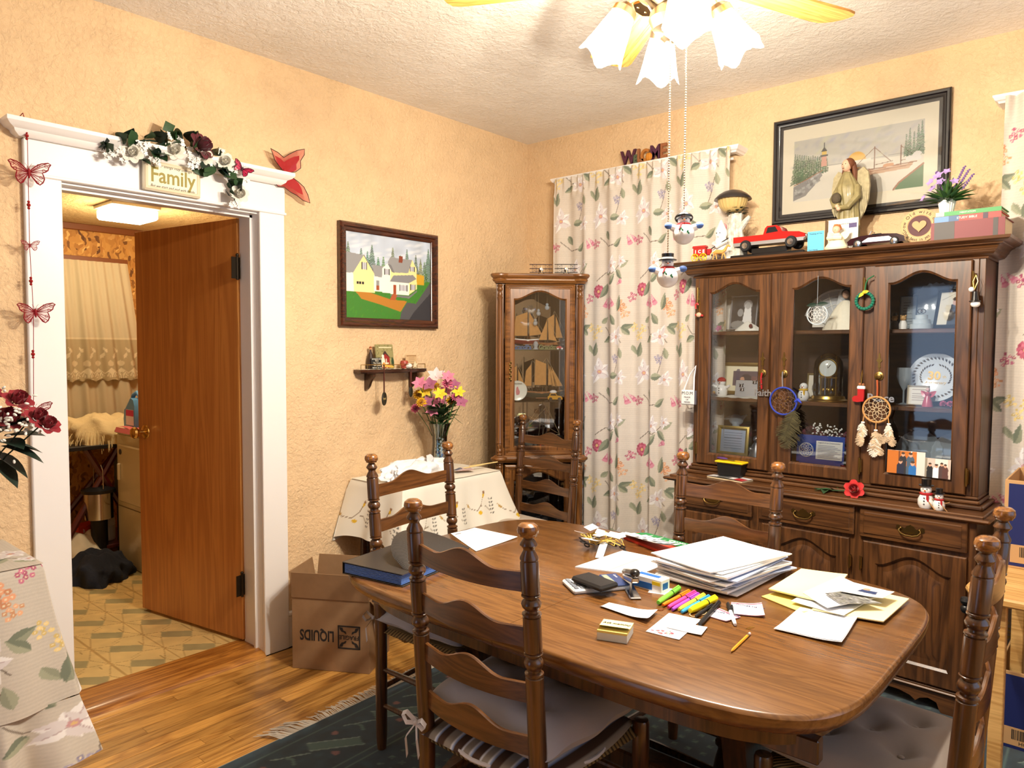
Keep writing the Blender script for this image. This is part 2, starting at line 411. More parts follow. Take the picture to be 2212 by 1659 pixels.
# doorway casing, jambs, threshold
cz = DZ + .012
t = MB().box((0,DY0 - .12,0),(.022,DY0,cz),.003); struct('trim_1',t,M_WHITE)
t = MB().box((0,DY1,0),(.022,DY1 + .125,cz),.003); struct('trim_2',t,M_WHITE)
hd = struct('trim_3',MB().box((0,DY0 - .12,cz),(.024,DY1 + .128,2.172),.003),M_WHITE)
crown = MB(); prof = [(0,0),(.014,0),(.03,.012),(.034,.022),(.05,.03),(.06,.042),(.06,.056),(0,.056)]
crown.sweep([(.0,DY0 - .122,2.172),(.024,DY0 - .122,2.172),(.024,DY1 + .085,2.172),(0,DY1 + .085,2.172)],[(a,b) for a,b in prof],(0,0,1),closed=False)
fix_normals(crown.build('cornice',M_WHITE,hd))
fix_normals(MB().box((0,DY0 - .125,cz - .004),(.03,DY1 + .133,cz + .008),.003).build('bead',M_WHITE,hd))
t = MB().box((-.165,DY0 - .02,0),(-.0005,DY0,DZ)).box((-.165,DY1,0),(-.0005,DY1 + .02,DZ)).box((-.165,DY0 - .02,DZ),(-.0005,DY1 + .02,DZ + .02))
t.box((-.06,DY0,.0),(-.045,DY0 + .012,DZ)).box((-.06,DY1 - .012,0),(-.045,DY1,DZ)).box((-.06,DY0,DZ - .012),(-.045,DY1,DZ)); struct('trim_4',t,M_WHITE)
th = struct('trim_5',MB().prism([(.03,0),(.012,.016),(-.03,.022),(-.2,.022),(-.2,0)][::-1],DY0,DY1,'xz'),wood('threshold_oak',(128,72,22),(196,132,56),'y',14,.4,.2,.06))
# baseboards
for nm,a,b in (('baseboard_left',(0,DY1 + .125,0),(.016,0,.15)),('baseboard_back',(0,-.016,0),(XR,0,.15)),('baseboard_near',(0,YN,0),(.016,DY0 - .12,.15))):
    o = struct(nm,MB().box(a,b,.002),M_WHITE); MB().box((a[0],a[1],.15),(b[0] + (.006 if nm == 'baseboard_left' else 0),b[1],.172),.006).build('cap',M_WHITE,o)
# windows behind the curtains: frame, sash, pane
M_PANE = glass('window_pane',(235,245,255))
for i,(a,b) in enumerate((W1,W2)):
    f = MB().sweep([(a,0,WZ0),(b,0,WZ0),(b,0,WZ1),(a,0,WZ1)],[(0,.05),(.11,.05),(.11,.07),(0,.07)],(0,-1,0))
    f = MB()
    for p,q in (((a - .11,-.02,WZ0 - .1),(a,0,WZ1 + .1)),((b,-.02,WZ0 - .1),(b + .08,0,WZ1 + .1)),((a,-.02,WZ1),(b,0,WZ1 + .1)),((a,-.02,WZ0 - .1),(b,0,WZ0))): f.box(p,q,.003)
    wn = struct('window_%d' % (i + 1),f,M_WHITE)
    sash = MB()
    for p,q in (((a,.04,WZ0),(a + .05,.08,WZ1)),((b - .05,.04,WZ0),(b,.08,WZ1)),((a + .05,.041,WZ0),(b - .05,.079,WZ0 + .05)),((a + .05,.041,WZ1 - .05),(b - .05,.079,WZ1)),((a + .05,.041,1.52),(b - .05,.079,1.57))): sash.box(p,q,.003)
    sash.build('sash',M_WHITE,wn)
    for z0,z1 in ((WZ0 + .05,1.52),(1.57,WZ1 - .05)): box('pane',(a + .05,.058,z0),(b - .05,.062,z1),M_PANE,wn,0)
f = MB()
for p,q in (((XR - .02,RW[0] - .1,RW[2] - .1),(XR,RW[0],RW[3] + .1)),((XR - .02,RW[1],RW[2] - .1),(XR,RW[1] + .1,RW[3] + .1)),((XR - .02,RW[0],RW[3]),(XR,RW[1],RW[3] + .1)),((XR - .02,RW[0],RW[2] - .1),(XR,RW[1],RW[2])),((XR + .04,(RW[0] + RW[1])/2 - .03,RW[2]),(XR + .08,(RW[0] + RW[1])/2 + .03,RW[3]))): f.box(p,q,.003)
struct('window_3',f,M_WHITE)
# ---------------------------------------------------------------- laundry room beyond the doorway
LX,LZ = -2.55,2.28
def osb_mat():
    m,nt,b,nd,lk = _nodes('strand_board'); tc = N(nt,'ShaderNodeTexCoord').outputs['Object']
    nz = N(nt,'ShaderNodeTexNoise',i_Scale=9.0,i_Detail=2.0); lk.new(tc,nz.inputs['Vector'])
    ad = N(nt,'ShaderNodeVectorMath',operation='MULTIPLY_ADD'); ad.inputs[1].default_value = (.14,)*3; lk.new(nz.outputs['Color'],ad.inputs[0]); lk.new(tc,ad.inputs[2])
    mp = N(nt,'ShaderNodeMapping',i_Scale=(30,52,22)); lk.new(ad.outputs[0],mp.inputs['Vector'])
    vo = N(nt,'ShaderNodeTexVoronoi',i_Scale=1.0,i_Randomness=1.0); lk.new(mp.outputs[0],vo.inputs['Vector'])
    r = ramp(nt,[(.0,srgb(92,52,16)),(.18,srgb(168,112,46)),(.5,srgb(206,152,74)),(.8,srgb(178,118,48)),(1,srgb(226,180,104))]); sp = N(nt,'ShaderNodeSeparateColor'); lk.new(vo.outputs['Color'],sp.inputs[0]); lk.new(sp.outputs[0],r.inputs[0]); lk.new(r.outputs[0],b.inputs['Base Color'])
    b.inputs['Roughness'].default_value = .7; return m
struct('wall_laundry_far',MB().box((LX - .1,-4.2,0),(LX,-.6,LZ)),osb_mat())
struct('wall_laundry_right',MB().box((LX,-1.0,0),(-.16,-.9,LZ)),mat('laundry_pine_wall',(196,132,60),.6))
struct('wall_laundry_near',MB().box((LX,-4.3,0),(-.16,-4.2,LZ)),M_WALL)
struct('ceiling_laundry',MB().box((LX,-4.2,LZ),(-.16,-.9,LZ + .08)),wall_mat('laundry_ceiling_plaster',(206,176,122),30,.7))
struct('trim_6',MB().box((LX,-4.2,LZ - .045),(LX + .03,-1.0,LZ),.004),mat('brown_cove',(120,66,26),.5))
# sheet vinyl: outlined squares with grey-green lozenges
lw,lh = 2.3,1.75
def vinyl(c):
    ln,gr,ck = (176,140,84),(166,152,106),(216,184,118); s = .235
    for i in range(-1,11):
        for j in range(-1,9):
            x,y = i*s,j*s
            c.poly([(x + .03,y + .075),(x + .10,y + .045),(x + .20,y + .15),(x + .13,y + .185)],gr)
            c.line([(x,y),(x + .03,y + .075)],.004,ln); c.line([(x + .20,y + .15),(x + s,y + s)],.004,ln)
            c.line([(x,y + s),(x + .13,y + .185),(x + s,y + s)],.004,ln); c.line([(x,y),(x + .10,y + .045),(x + s,y)],.004,ln)
            c.line([(x,y + s*.55),(x + .03,y + .075)],.003,ln); c.line([(x + .2,y + .15),(x + s,y + .09)],.003,ln)
            c.line([(x,y + s*.8),(x + .13,y + .185)],.003,ln)
    for j in range(-1,9): c.line([(0,j*s),(lw,j*s)],.009,(190,152,90))
cv = Canvas(lw,lh,.0055,(222,190,124)); vinyl(cv); cv.noise(.03,(60,50))
o = cv.build('floor_laundry',vcol('sheet_vinyl',.35),None,fn=lambda U,V: (LX + .05 + U,-2.9 + V,U*0 + .018)); o['kind'] = 'structure'
struct('trim_7',MB().box((LX,-4.2,-.1),(-.16,-.9,.014)),mat('laundry_subfloor',(150,120,70),.8))
# ---------------------------------------------------------------- ceiling fan with four lit tulip shades
FX,FY = 2.05,-1.85
M_BRASS = mat('polished_brass',(206,168,96),.22,1); M_NICKEL = mat('brushed_nickel',(196,178,150),.28,1); M_OLDBRASS = mat('aged_brass',(128,104,58),.35,1)
M_BLADE = wood('oak_fan_blade',(146,88,30),(220,164,84),'x',20,.4,.2,.045,fine=.9)
def lamp_shade_mat():
    m,nt,b,nd,lk = _nodes('frosted_lit_glass'); nd.remove(b)
    t = N(nt,'ShaderNodeBsdfTransparent'); t.inputs[0].default_value = (1,.97,.9,1)
    e = N(nt,'ShaderNodeEmission',i_Strength=12.0); e.inputs[0].default_value = (1,.92,.72,1)
    mx = N(nt,'ShaderNodeMixShader',i_0=.25); lk.new(t.outputs[0],mx.inputs[1]); lk.new(e.outputs[0],mx.inputs[2]); lk.new(mx.outputs[0],nd['Material Output'].inputs['Surface']); return m
fan = thing('ceiling_fan','ceiling fan with oak blades and four lit tulip glass shades','ceiling fan',(FX,FY,0))
M_SHADE = lamp_shade_mat(); M_BULB = mat('lit_bulb',(255,244,214),.4,emit=(255,226,170,14))
MB().lathe([(.0,ZC),(.075,ZC),(.07,ZC - .03),(.02,ZC - .06),(.013,ZC - .06),(.013,2.56)][::-1],20).build('canopy',M_BRASS,fan)
MB().lathe([(.03,2.385),(.09,2.392),(.105,2.41),(.11,2.44),(.125,2.455),(.125,2.5),(.1,2.53),(.05,2.56),(.012,2.575)],32).build('motor_housing',M_NICKEL,fan)
def blade_outline():
    p = []
    for i in range(9):
        t = i/8; p.append((.17 + .43*t,-.058 - .017*t))
    for i in range(1,8):
        a = -pi/2 + pi*i/8; p.append((.60 + .055*cos(a) ** .6 if abs(cos(a)) > 1e-6 else .60,.075*sin(a)))
    return p + [(x,-y) for x,y in p[:9]][::-1]
for k in range(5):
    a = rad(67 + 72*k)
    b = MB().prism(blade_outline(),-.003,.004,'xy').build('blade',M_BLADE,fan); b.location = (0,0,2.455); b.rotation_euler = (rad(11),0,a)
    ir = MB().prism([(.1,-.016),(.16,-.02),(.2,-.045),(.235,-.03),(.25,0),(.235,.03),(.2,.045),(.16,.02),(.1,.016)],-.011,-.004,'xy')
    for y in (-.028,0,.028): ir.sph((.21 + (.015 if y == 0 else 0),y,-.012),(.006,.006,.003),8,4)
    fix_normals(ir.build('blade_iron',mat('dark_bronze',(92,70,44),.35,1),b))
MB().lathe([(.0,2.262),(.018,2.264),(.03,2.275),(.02,2.285),(.05,2.30),(.062,2.325),(.058,2.345),(.04,2.36),(.06,2.375),(.06,2.39)],28).build('light_kit',M_NICKEL,fan)
for k in range(4):
    a = rad(40.5 + 90*k); dx,dy = cos(a),sin(a)
    MB().tube([(dx*r,dy*r,z) for r,z in ((.04,2.335),(.065,2.372),(.092,2.385),(.115,2.372),(.125,2.352))],.008,8).build('arm',M_NICKEL,fan)
    ax = Vector((dx*.47,dy*.47,-.88)); c = Vector((dx*.125,dy*.125,2.352)); sc = lambda h: tuple(c + ax*h)
    MB().lathe([(.0,-.012),(.02,-.012),(.034,.002),(.036,.02),(.033,.02),(.0,.016)],20,sc(0),sc(.1)).build('shade_holder',M_NICKEL,fan)
    s = MB(); d,u,v,_ = basis(c,c + ax); n = 32; prof = [(.031,.012),(.036,.03),(.042,.055),(.048,.085),(.054,.11),(.062,.135)]
    vs = []; fs = []
    for i,(r,h) in enumerate(prof):
        for j in range(n):
            t = 2*pi*j/n; q = i/(len(prof) - 1); rr = r*(1 + .05*q*cos(8*t)); hh = h + .014*q*q*cos(4*t)
            vs.append(c + d*hh + (u*cos(t) + v*sin(t))*rr)
    for i in range(len(prof) - 1):
        for j in range(n): fs.append((i*n + j,i*n + (j + 1) % n,(i + 1)*n + (j + 1) % n,(i + 1)*n + j))
    s.add(vs,fs); s.build('glass_shade',M_SHADE,fan,60)
    bp = c + ax*.075
    MB().sph(tuple(bp),.019,12,8).build('bulb',M_BULB,fan)
    ld = bpy.data.lights.new('bulb_light','POINT'); ld.energy = BULB_W; ld.color = (1.0,.92,.79); ld.shadow_soft_size = .022
    lo = link(bpy.data.objects.new('bulb_light',ld),fan); lo.location = c + ax*.112
CH = ((.0085,-.019,1.69),(.046,-.001,1.808))
for i,(x,y,z1) in enumerate(CH):
    m = MB(); z = 2.29
    m.cyl((x,y,2.33),(x,y,z1),.0008,n=5)
    while z > z1: m.sph((x,y,z),.0026,6,4); z -= .0068
    m.build('pull_chain',M_NICKEL,fan)
# ---------------------------------------------------------------- flush door standing open into the laundry room
M_DOOR = wood('lauan_door',(176,106,46),(204,132,62),'z',7,.38,.35,.05)
a = atan2(-.135,-.806)
dr = link(bpy.data.objects.new('door_1',None)); dr.location = (-.158,-1.922,0); dr.rotation_euler = (0,0,a); tag(dr,'open flush wooden door with brass knob',kind='structure')
box('leaf',(.004,-.036,.034),(.815,0,2.03),M_DOOR,dr,.0015)
box('edge_strip',(.0,-.0362,.034),(.006,.0002,2.03),wood('pine_edge',(176,108,44),(214,150,78),'z',9,.5,0,.06),dr,.0)
for s in (1,-1):
    k = MB(); y0 = 0 if s > 0 else -.036
    k.lathe([(.036,0),(.034,.004),(.022,.008),(.012,.012),(.011,.034),(.02,.042),(.029,.052),(.031,.06),(.026,.07),(.014,.075),(0,.076)],24,(.755,y0,.985),(.755,y0 + s,.985))
    k.build('door_knob',M_BRASS,dr)
for z in (1.80,.30):
    h = MB().box((-.003,-.036,z - .05),(-.001,-.002,z + .05)).cyl((-.006,.004,z - .055),(-.006,.004,z + .055),.0065,n=10).sph((-.006,.004,z + .06),.008,8,6)
    h.box((-.004,.0,z - .05),(-.002,.034,z + .05)); h.build('hinge',mat('dark_hinge',(62,54,44),.4,.9),dr)
# ---------------------------------------------------------------- dining table: two halves meeting at a seam, trestle pedestals
TX,TY,TZ = 1.896,-1.868,.745
M_TABLE = wood('maple_tabletop',(92,58,26),(122,81,40),'x',13,.25,.35,.11,fine=.6)
M_DARK = wood('dark_maple',(52,31,14),(92,58,29),'z',10,.3,.4,.07)
tb = thing('dining_table','oval-cornered maple dining table with seam across its top','table',(TX,TY,0))
def sup(a,b,n,k=96,x0=None,x1=None):
    p = []
    for i in range(k):
        t = 2*pi*i/k; c,s = cos(t),sin(t); p.append((a*abs(c) ** (2/n)*(1 if c >= 0 else -1),b*abs(s) ** (2/n)*(1 if s >= 0 else -1)))
    if x0 is not None: p = [(max(x0,x),y) for x,y in p if x > x0 - .04] 
    if x1 is not None: p = [(min(x1,x),y) for x,y in p if x < x1 + .04]
    q = []
    for v in p:
        if not q or hypot(v[0] - q[-1][0],v[1] - q[-1][1]) > 1e-4: q.append(v)
    return q
SEAM = -.016
def half(right):
    m = MB(); lay = [(.012,-.042),(.004,-.034),(0,-.02),(0,-.008),(.004,-.002),(.008,0)]
    vs = []; n = None
    for ins,z in lay:
        full = sup(.771 - ins,.517 - ins,5.2,120)
        yc = (.517 - ins)*(1 - (abs(SEAM)/.771) ** 5.2) ** (1/5.2)
        if right: arc = sorted([p for p in full if p[0] > SEAM + .01],key=lambda p: atan2(p[1],p[0])); ring = [(SEAM + .0006,-yc)] + arc + [(SEAM + .0006,yc)]
        else: arc = sorted([p for p in full if p[0] < SEAM - .01],key=lambda p: atan2(p[1],p[0]) % (2*pi)); ring = [(SEAM - .0006,yc)] + arc + [(SEAM - .0006,-yc)]
        n = len(ring); vs += [(x,y,TZ + z) for x,y in ring]
    fs = [(i*n + k,i*n + (k + 1) % n,(i + 1)*n + (k + 1) % n,(i + 1)*n + k) for i in range(len(lay) - 1) for k in range(n)]
    fs += [tuple(range(n))[::-1],tuple(range((len(lay) - 1)*n,len(lay)*n))]
    return m.add(vs,fs)
half(False).build('top_half',M_TABLE,tb); half(True).build('top_half',M_TABLE,tb)
ap = sup(.70,.44,5.2,96); ip = sup(.68,.42,5.2,96); n = len(ap)
MB().add([(x,y,z) for z in (TZ - .043,TZ - .105) for x,y in ap] + [(x,y,z) for z in (TZ - .043,TZ - .105) for x,y in ip],
    [(k,k + n,(k + 1) % n + n,(k + 1) % n) for k in range(n)] + [(k + 2*n,(k + 1) % n + 2*n,(k + 1) % n + 3*n,k + 3*n) for k in range(n)] + [(k + n,k + 3*n,(k + 1) % n + 3*n,(k + 1) % n + n) for k in range(n)]).build('apron',M_DARK,tb)
for s in (-1,1):
    x = s*.44; prof = [(-.34,.02),(-.34,.07),(-.25,.11),(-.13,.16),(-.115,.32),(-.16,.52),(-.24,.62),(-.24,.66),(.24,.66),(.24,.62),(.16,.52),(.115,.32),(.13,.16),(.25,.11),(.34,.07),(.34,.02),(.22,.02),(.18,.05),(-.18,.05),(-.22,.02)]
    fix_normals(MB().prism(prof,x - .03,x + .03,'yz').build('trestle',M_DARK,tb))
MB().box((-.44,-.035,.17),(.44,.035,.27),.006).build('stretcher',M_DARK,tb)
for s in (-1,1): MB().box((-.70,s*.33 - .015,.61),(.70,s*.33 + .015,.66),.003).build('slide_rail',M_DARK,tb)
# ---------------------------------------------------------------- ladder-back chairs with rush seats
M_CHAIR = wood('walnut_stained_chair',(52,29,13),(98,61,30),'z',12,.28,.45,.06); M_SLAT = wood('walnut_stained_slat',(66,38,17),(108,68,34),'x',10,.3,.4,.06)
M_FINIAL = wood('worn_finial',(86,48,18),(150,98,46),'x',14,.2,.6,.3)
def rush_mat():
    m,nt,b,nd,lk = _nodes('woven_rush'); tc = N(nt,'ShaderNodeTexCoord').outputs['Object']
    w1 = N(nt,'ShaderNodeTexWave',i_Scale=42.0,i_Distortion=1.5,bands_direction='DIAGONAL'); w1.inputs['Detail'].default_value = 2; lk.new(tc,w1.inputs['Vector'])
    r = ramp(nt,[(.1,srgb(84,64,34)),(.7,srgb(166,138,88))]); lk.new(w1.outputs['Fac'],r.inputs[0]); lk.new(r.outputs[0],b.inputs['Base Color'])
    bu = N(nt,'ShaderNodeBump',i_Strength=.6,i_Distance=.003); lk.new(w1.outputs['Fac'],bu.inputs['Height']); lk.new(bu.outputs[0],b.inputs['Normal']); b.inputs['Roughness'].default_value = .7; return m
M_RUSH = rush_mat()
def ring_set(z0,z1,r):
    h = z1 - z0; return [(r,z0),(r*.86,z0 + .03*h),(r*.86,z0 + .07*h),(r*1.06,z0 + .1*h),(r*1.04,z0 + .17*h),(r*.74,z0 + .22*h),(r*.72,z0 + .3*h),(r*1.0,z0 + .42*h),(r*1.1,z0 + .55*h),(r*.98,z0 + .68*h),(r*.72,z0 + .78*h),(r*.74,z0 + .82*h),(r*1.04,z0 + .87*h),(r*1.04,z0 + .92*h),(r*.9,z0 + .95*h),(r,z1)]
R0 = .0205; ZT = 1.05
POST = [(.016,0),(.0195,.05),(R0,.2),(R0 + .0012,.44),(R0,.702)] + ring_set(.703,.762,R0)[1:] + [(R0,.765),(R0,.84)] + ring_set(.84,.894,R0)[1:] + [(R0,.895),(R0,.962),(R0*.9,.966),(R0*1.02,.969),(R0*1.0,.974),(.0125,.989),(.0128,.993),(.0195,1.001),(.0192,1.004),(.011,1.016),(.012,1.021)]
BALL = [(.012,1.019),(.019,1.0205),(.0195,1.024),(.0225,1.027),(.0238,1.034),(.0215,1.043),(.014,1.049),(0,1.0505)]
rake = lambda z: -.075*max(0,z - .45) ** 1 if z > .45 else 0
def bent(prof,x,n=18):
    m = MB(); vs = []; fs = []
    for r,z in prof:
        for k in range(n): t = 2*pi*k/n; vs.append((x + r*cos(t),rake(z) + r*sin(t),z))
    for i in range(len(prof) - 1):
        for k in range(n): a,b = i*n + k,i*n + (k + 1) % n; fs.append((a,b,b + n,a + n))
    fs += [tuple(range(n))[::-1],tuple(range((len(prof) - 1)*n,len(prof)*n))]
    return m.add(vs,fs)
def slat(w,z,hh=.046):
    m = MB(); nu = 28; L = w/2 - .012; vs = []; fs = []
    for i in range(nu + 1):
        t = -1 + 2*i/nu; hump = .5 + .5*cos(pi*min(1,abs(t)/.62)); top = z + .024*hump - .006*(1 - abs(t))*(1 - hump)*2; bot = z - hh - .004*(1 - t*t)
        y = -.022*(1 - t*t)
        for dy,zz in ((-.0045,bot),(-.0045,top - .002),(-.001,top),(.0045,top - .001),(.0045,bot)): vs.append((t*L,y + dy + rake(z - .02),zz))
    for i in range(nu):
        for k in range(5): fs.append((i*5 + k,i*5 + (k + 1) % 5,(i + 1)*5 + (k + 1) % 5,(i + 1)*5 + k))
    fs += [(4,3,2,1,0),tuple(range(nu*5,nu*5 + 5))]
    return fix_normals(m.add(vs,fs).build('slat',M_SLAT))
FRONT = [(.0135,0),(.018,.012),(.014,.035),(.0125,.05),(.02,.058),(.02,.066),(.012,.076),(.016,.10),(.026,.15),(.028,.19),(.021,.235),(.013,.262),(.0135,.27),(.021,.278),(.021,.288),(.0145,.297),(.022,.312),(.0225,.40),(.022,.452),(.019,.459),(0,.461)]
def cushion(mb,w0,w1,d,z,h,tuft=True,y0=.02):
    """tufted pad, w0 wide at the back and w1 at the front"""
    nu,nv = 36,32; tu = [(-.42,-.4),(.42,-.4),(0,0),(-.42,.42),(.42,.42)]
    def pt(u,v,top):
        a,b = 2*u - 1,2*v - 1; e = max(0,1 - abs(a) ** 5) ** .55*max(0,1 - abs(b) ** 5) ** .55
        dent = 0; pleat = 0
        if tuft:
            for p,q in tu: dent += math.exp(-((a - p) ** 2 + (b - q) ** 2)/.03)
            for k in (-.42,.42): pleat += .22*math.exp(-((a - k)/.05) ** 2)*(1 if abs(b) < .95 else 0)*abs(sin(3.6*b)); pleat += .22*math.exp(-((b - k)/.05) ** 2)*abs(sin(3.6*a))
        zz = z + h*.42 + (h*.58*e*(1 - .6*min(1,dent) - .35*min(1,pleat)) if top else -h*.42*e)
        k = 1 - .03*(a*a*b*b) ; wob = .006*sin(7*b + 2)*abs(a) ** 6
        return ((w0 + (w1 - w0)*v)/2*a*k + wob,y0 + d*v + .006*sin(6*a)*abs(b) ** 6,zz)
    mb.grid(nu,nv,lambda u,v: pt(u,v,True)); mb.grid(nu,nv,lambda u,v: pt(1 - u,v,False)); return mb
def bow(mb,p,s=1):
    x,y,z = p; f = lambda *q: [(x + a*s,y + b,z + c) for a,b,c in q]
    for pts in (f((0,0,0),(-.03,-.012,.02),(-.05,-.014,.012),(-.035,-.012,-.002),(0,-.002,0)),f((0,0,0),(.022,-.014,.026),(.04,-.014,.016),(.026,-.012,-.004),(0,-.002,0)),f((0,-.002,0),(-.022,-.02,-.03),(-.028,-.018,-.075)),f((0,-.002,0),(.018,-.022,-.035),(.014,-.02,-.085))):
        P = [Vector(q) for q in pts]; w = Vector((0,.003,.005))
        for a,b in zip(P[:-1],P[1:]): mb.add([a - w,b - w,b + w,a + w],[(0,1,2,3)])
    mb.sph((x,y - .003,z),.007,8,6); return mb
def chair(label,w,loc,rz,cush,ties=True,under=None):
    t = thing('ladder_back_chair',label,'chair',(loc[0],loc[1],.008),rz,'ladder-back chairs round the dining table')
    fw = w/2 + .03; D = .385
    for s in (-1,1):
        p = bent(POST,s*w/2).build('back_post',M_CHAIR,t); bent(BALL,s*w/2).build('finial',M_FINIAL,p)
    for z in (.94,.815,.685,.56): slat(w,z).parent = t
    for s in (-1,1): MB().lathe(FRONT,16,(s*fw,D,0)).build('front_leg',M_CHAIR,t)
    for s in (-1,1):
        for z in (.16,.29): MB().tube([(s*w/2,0,z),(s*(w/2 + fw)/2,D/2,z),(s*fw,D,z)],[.008,.0115,.008],10).build('stretcher',M_CHAIR,t)
    for z in (.19,.30): MB().tube([(-fw,D,z),(0,D,z),(fw,D,z)],[.008,.013,.008],10).build('stretcher',M_CHAIR,t)
    MB().cyl((-w/2,0,.22),(w/2,0,.22),.01,n=10).build('stretcher',M_CHAIR,t)
    def rush(u,v,top):
        a,b = 2*u - 1,2*v - 1; e = (1 - abs(a) ** 8) ** .35*(1 - abs(b) ** 8) ** .35 if max(abs(a),abs(b)) < 1 else 0
        x = (w/2 + (fw - w/2)*v + .006)*a; y = D*v + .008*b; dip = .012*(1 - max(abs(a),abs(b)))
        return (x,y,.425 + (.017*e - dip if top else -.017*e))
    m = MB(); m.grid(22,22,lambda u,v: rush(u,v,True)); m.grid(22,22,lambda u,v: rush(1 - u,v,False)); m.build('rush_seat',M_RUSH,t)
    z = .443
    if under:
        cv = Canvas(.42,.40,.005,(150,142,132))
        for k in range(7):
            u = .02 + k*.06; cv.poly([(u,0),(u + .026,0),(u + .026,.4),(u,.4)],(74,52,40))
            for q in (-.006,.032): cv.line([(u + q,0),(u + q,.4)],.004,(226,230,240)); cv.line([(u + q + .006,0),(u + q + .006,.4)],.003,(150,172,214))
        def uf(U,V):
            a,b = U/.21 - 1,V/.2 - 1; e = np.clip(1 - np.abs(a) ** 4,0,1) ** .5*np.clip(1 - np.abs(b) ** 4,0,1) ** .5
            k = np.sqrt(np.maximum(0,1 - .22*(a*b) ** 2)); return a*(w/2 + .03)*k,-.022 + (b + 1)/2*(D + .03),z + .028*e
        u = thing('seat_pad',under,'cushion',t.location,rz); cv.build('pad',vcol('striped_cotton',.9),u,fn=uf)
        MB().tube([(cos(q)*(w/2 + .03)*(1 - .08*sin(2*q) ** 2),(D - .01)/2 - .005 + sin(q)*(D + .03)/2*(1 - .08*sin(2*q) ** 2),z + .004) for q in [2*pi*i/48 for i in range(48)]],.005,6,closed=True).build('piping',mat('pale_piping',(206,206,214),.8),u)
        z += .026
    if cush:
        lab,colr,h = cush; mt = mat('cushion_cotton_%d' % colr[0],colr,.95,bump=(260,.08),sheen=.3)
        c = thing('chair_cushion',lab,'cushion',t.location,rz); cushion(MB(),w + .05,w + .075,D + .01,z,h,y0=-.005).build('pad',mt,c)
        for a,b in ((-.42,-.4),(.42,-.4),(0,0),(-.42,.42),(.42,.42)): MB().sph((a*(w + .05)/2,-.005 + (D + .01)*(b + 1)/2,z + h*.42 + h*.58*.4),(.008,.008,.004),8,5).build('tuft_button',mt,c)
        if ties: 
            for s in (-1,1): fix_normals(bow(MB(),(s*(w/2 + .012),-.024,.47),s).build('tie',mat('tie_cotton',(206,202,204),.9),c))
    return t
GB = (160,158,168)
chair('dark ladder-back chair, back to the viewer, with two cushions',.37,(1.881,-2.428),0,('blue-grey tufted cushion lying over a striped pad',GB,.105),under='brown and white striped seat pad under the blue-grey cushion')
chair('ladder-back chair at the table end beside the cardboard box',.418,(1.028,-1.849),rad(-83.8),('pale grey tufted cushion on the chair by the cardboard box',(164,164,174),.07))
chair('ladder-back chair standing in front of the corner cabinet',.41,(.612,-.592),rad(173.4),('beige chair cushion in front of the corner cabinet',(176,160,142),.07),ties=False)
chair('ladder-back chair between the table and the china hutch',.352,(1.972,-1.314),rad(178.4),None)
chair('ladder-back chair at the table end beside the blue boxes',.347,(2.777,-1.772),rad(92.2),('taupe tufted cushion on the chair near the blue boxes',(150,138,128),.08),ties=False)
# ---------------------------------------------------------------- china hutch (upper case with arched glass doors over drawers and panelled doors)
def arch_z(t,zs,rise):
    t = abs(t); return zs if t > .94 else zs + rise*(.5 + .5*cos(pi*t/.94)) ** .85
def arch_loop(x0,x1,z0,zs,rise,n=20):
    """bottom-left, bottom-right, then over the arch back to the left"""
    c,h = (x0 + x1)/2,(x1 - x0)/2
    return [(x0,z0),(x1,z0)] + [(c + h*t,arch_z(t,zs,rise)) for t in [1 - 2*i/n for i in range(n + 1)]]
def arch_frame(mb,o,hole,rise,y0,y1,n=20):
    (X0,X1,Z0,Z1),(x0,x1,z0,zs) = o,hole; inn = arch_loop(x0,x1,z0,zs,rise,n); c,h = (X0 + X1)/2,(X1 - X0)/2
    out = [(X0,Z0),(X1,Z0)] + [(c + h*(1 - 2*i/n),Z1) for i in range(n + 1)]; m = len(inn); vs = []
    ch = .004
    cx,cz = (x0 + x1)/2,(z0 + zs)/2
    mid = [(x + (.007 if x > cx + 1e-4 else -.007 if x < cx - 1e-4 else 0)*(1 if abs(x - cx) > (x1 - x0)*.48 else 0),z + (.009 if z > cz else -.009)) for x,z in inn]
    for L,y in ((out,y1),(out,y0 + ch),([(x*1 + (ch if x == X0 else -ch if x == X1 else 0),z + (ch if z == Z0 else -ch if z == Z1 else 0)) for x,z in out],y0),(mid,y0),(inn,y0 + .008),(inn,y1)): vs += [(x,y,z) for x,z in L]
    fs = [(i*m + k,i*m + (k + 1) % m,((i + 1) % 6)*m + (k + 1) % m,((i + 1) % 6)*m + k) for i in range(6) for k in range(m)]
    mb.add(vs,[f[::-1] for f in fs]); return mb
M_HU = wood('hutch_walnut',(58,34,16),(104,66,35),'z',9,.36,.18,.07); M_HUX = wood('hutch_walnut_rail',(62,36,17),(106,68,36),'x',9,.36,.18,.07); M_HIN = wood('hutch_interior',(38,22,12),(64,40,22),'x',9,.5,.1,.07)
M_GLASS = glass('cabinet_glass',(246,248,250),.9)
HTH = rad(-2.2); hu = thing('china_hutch','tall walnut china hutch with three arched glass doors','hutch',(1.946,-.463,0),HTH)
HY1 = .43
def carc(nm,*b,m=M_HU,bev=.002):
    q = MB()
    for a,c in b: q.box(a,c,bev)
    return q.build(nm,m,hu)
carc('base_carcass',((-.65,.036,.09),(.65,HY1,.776)))
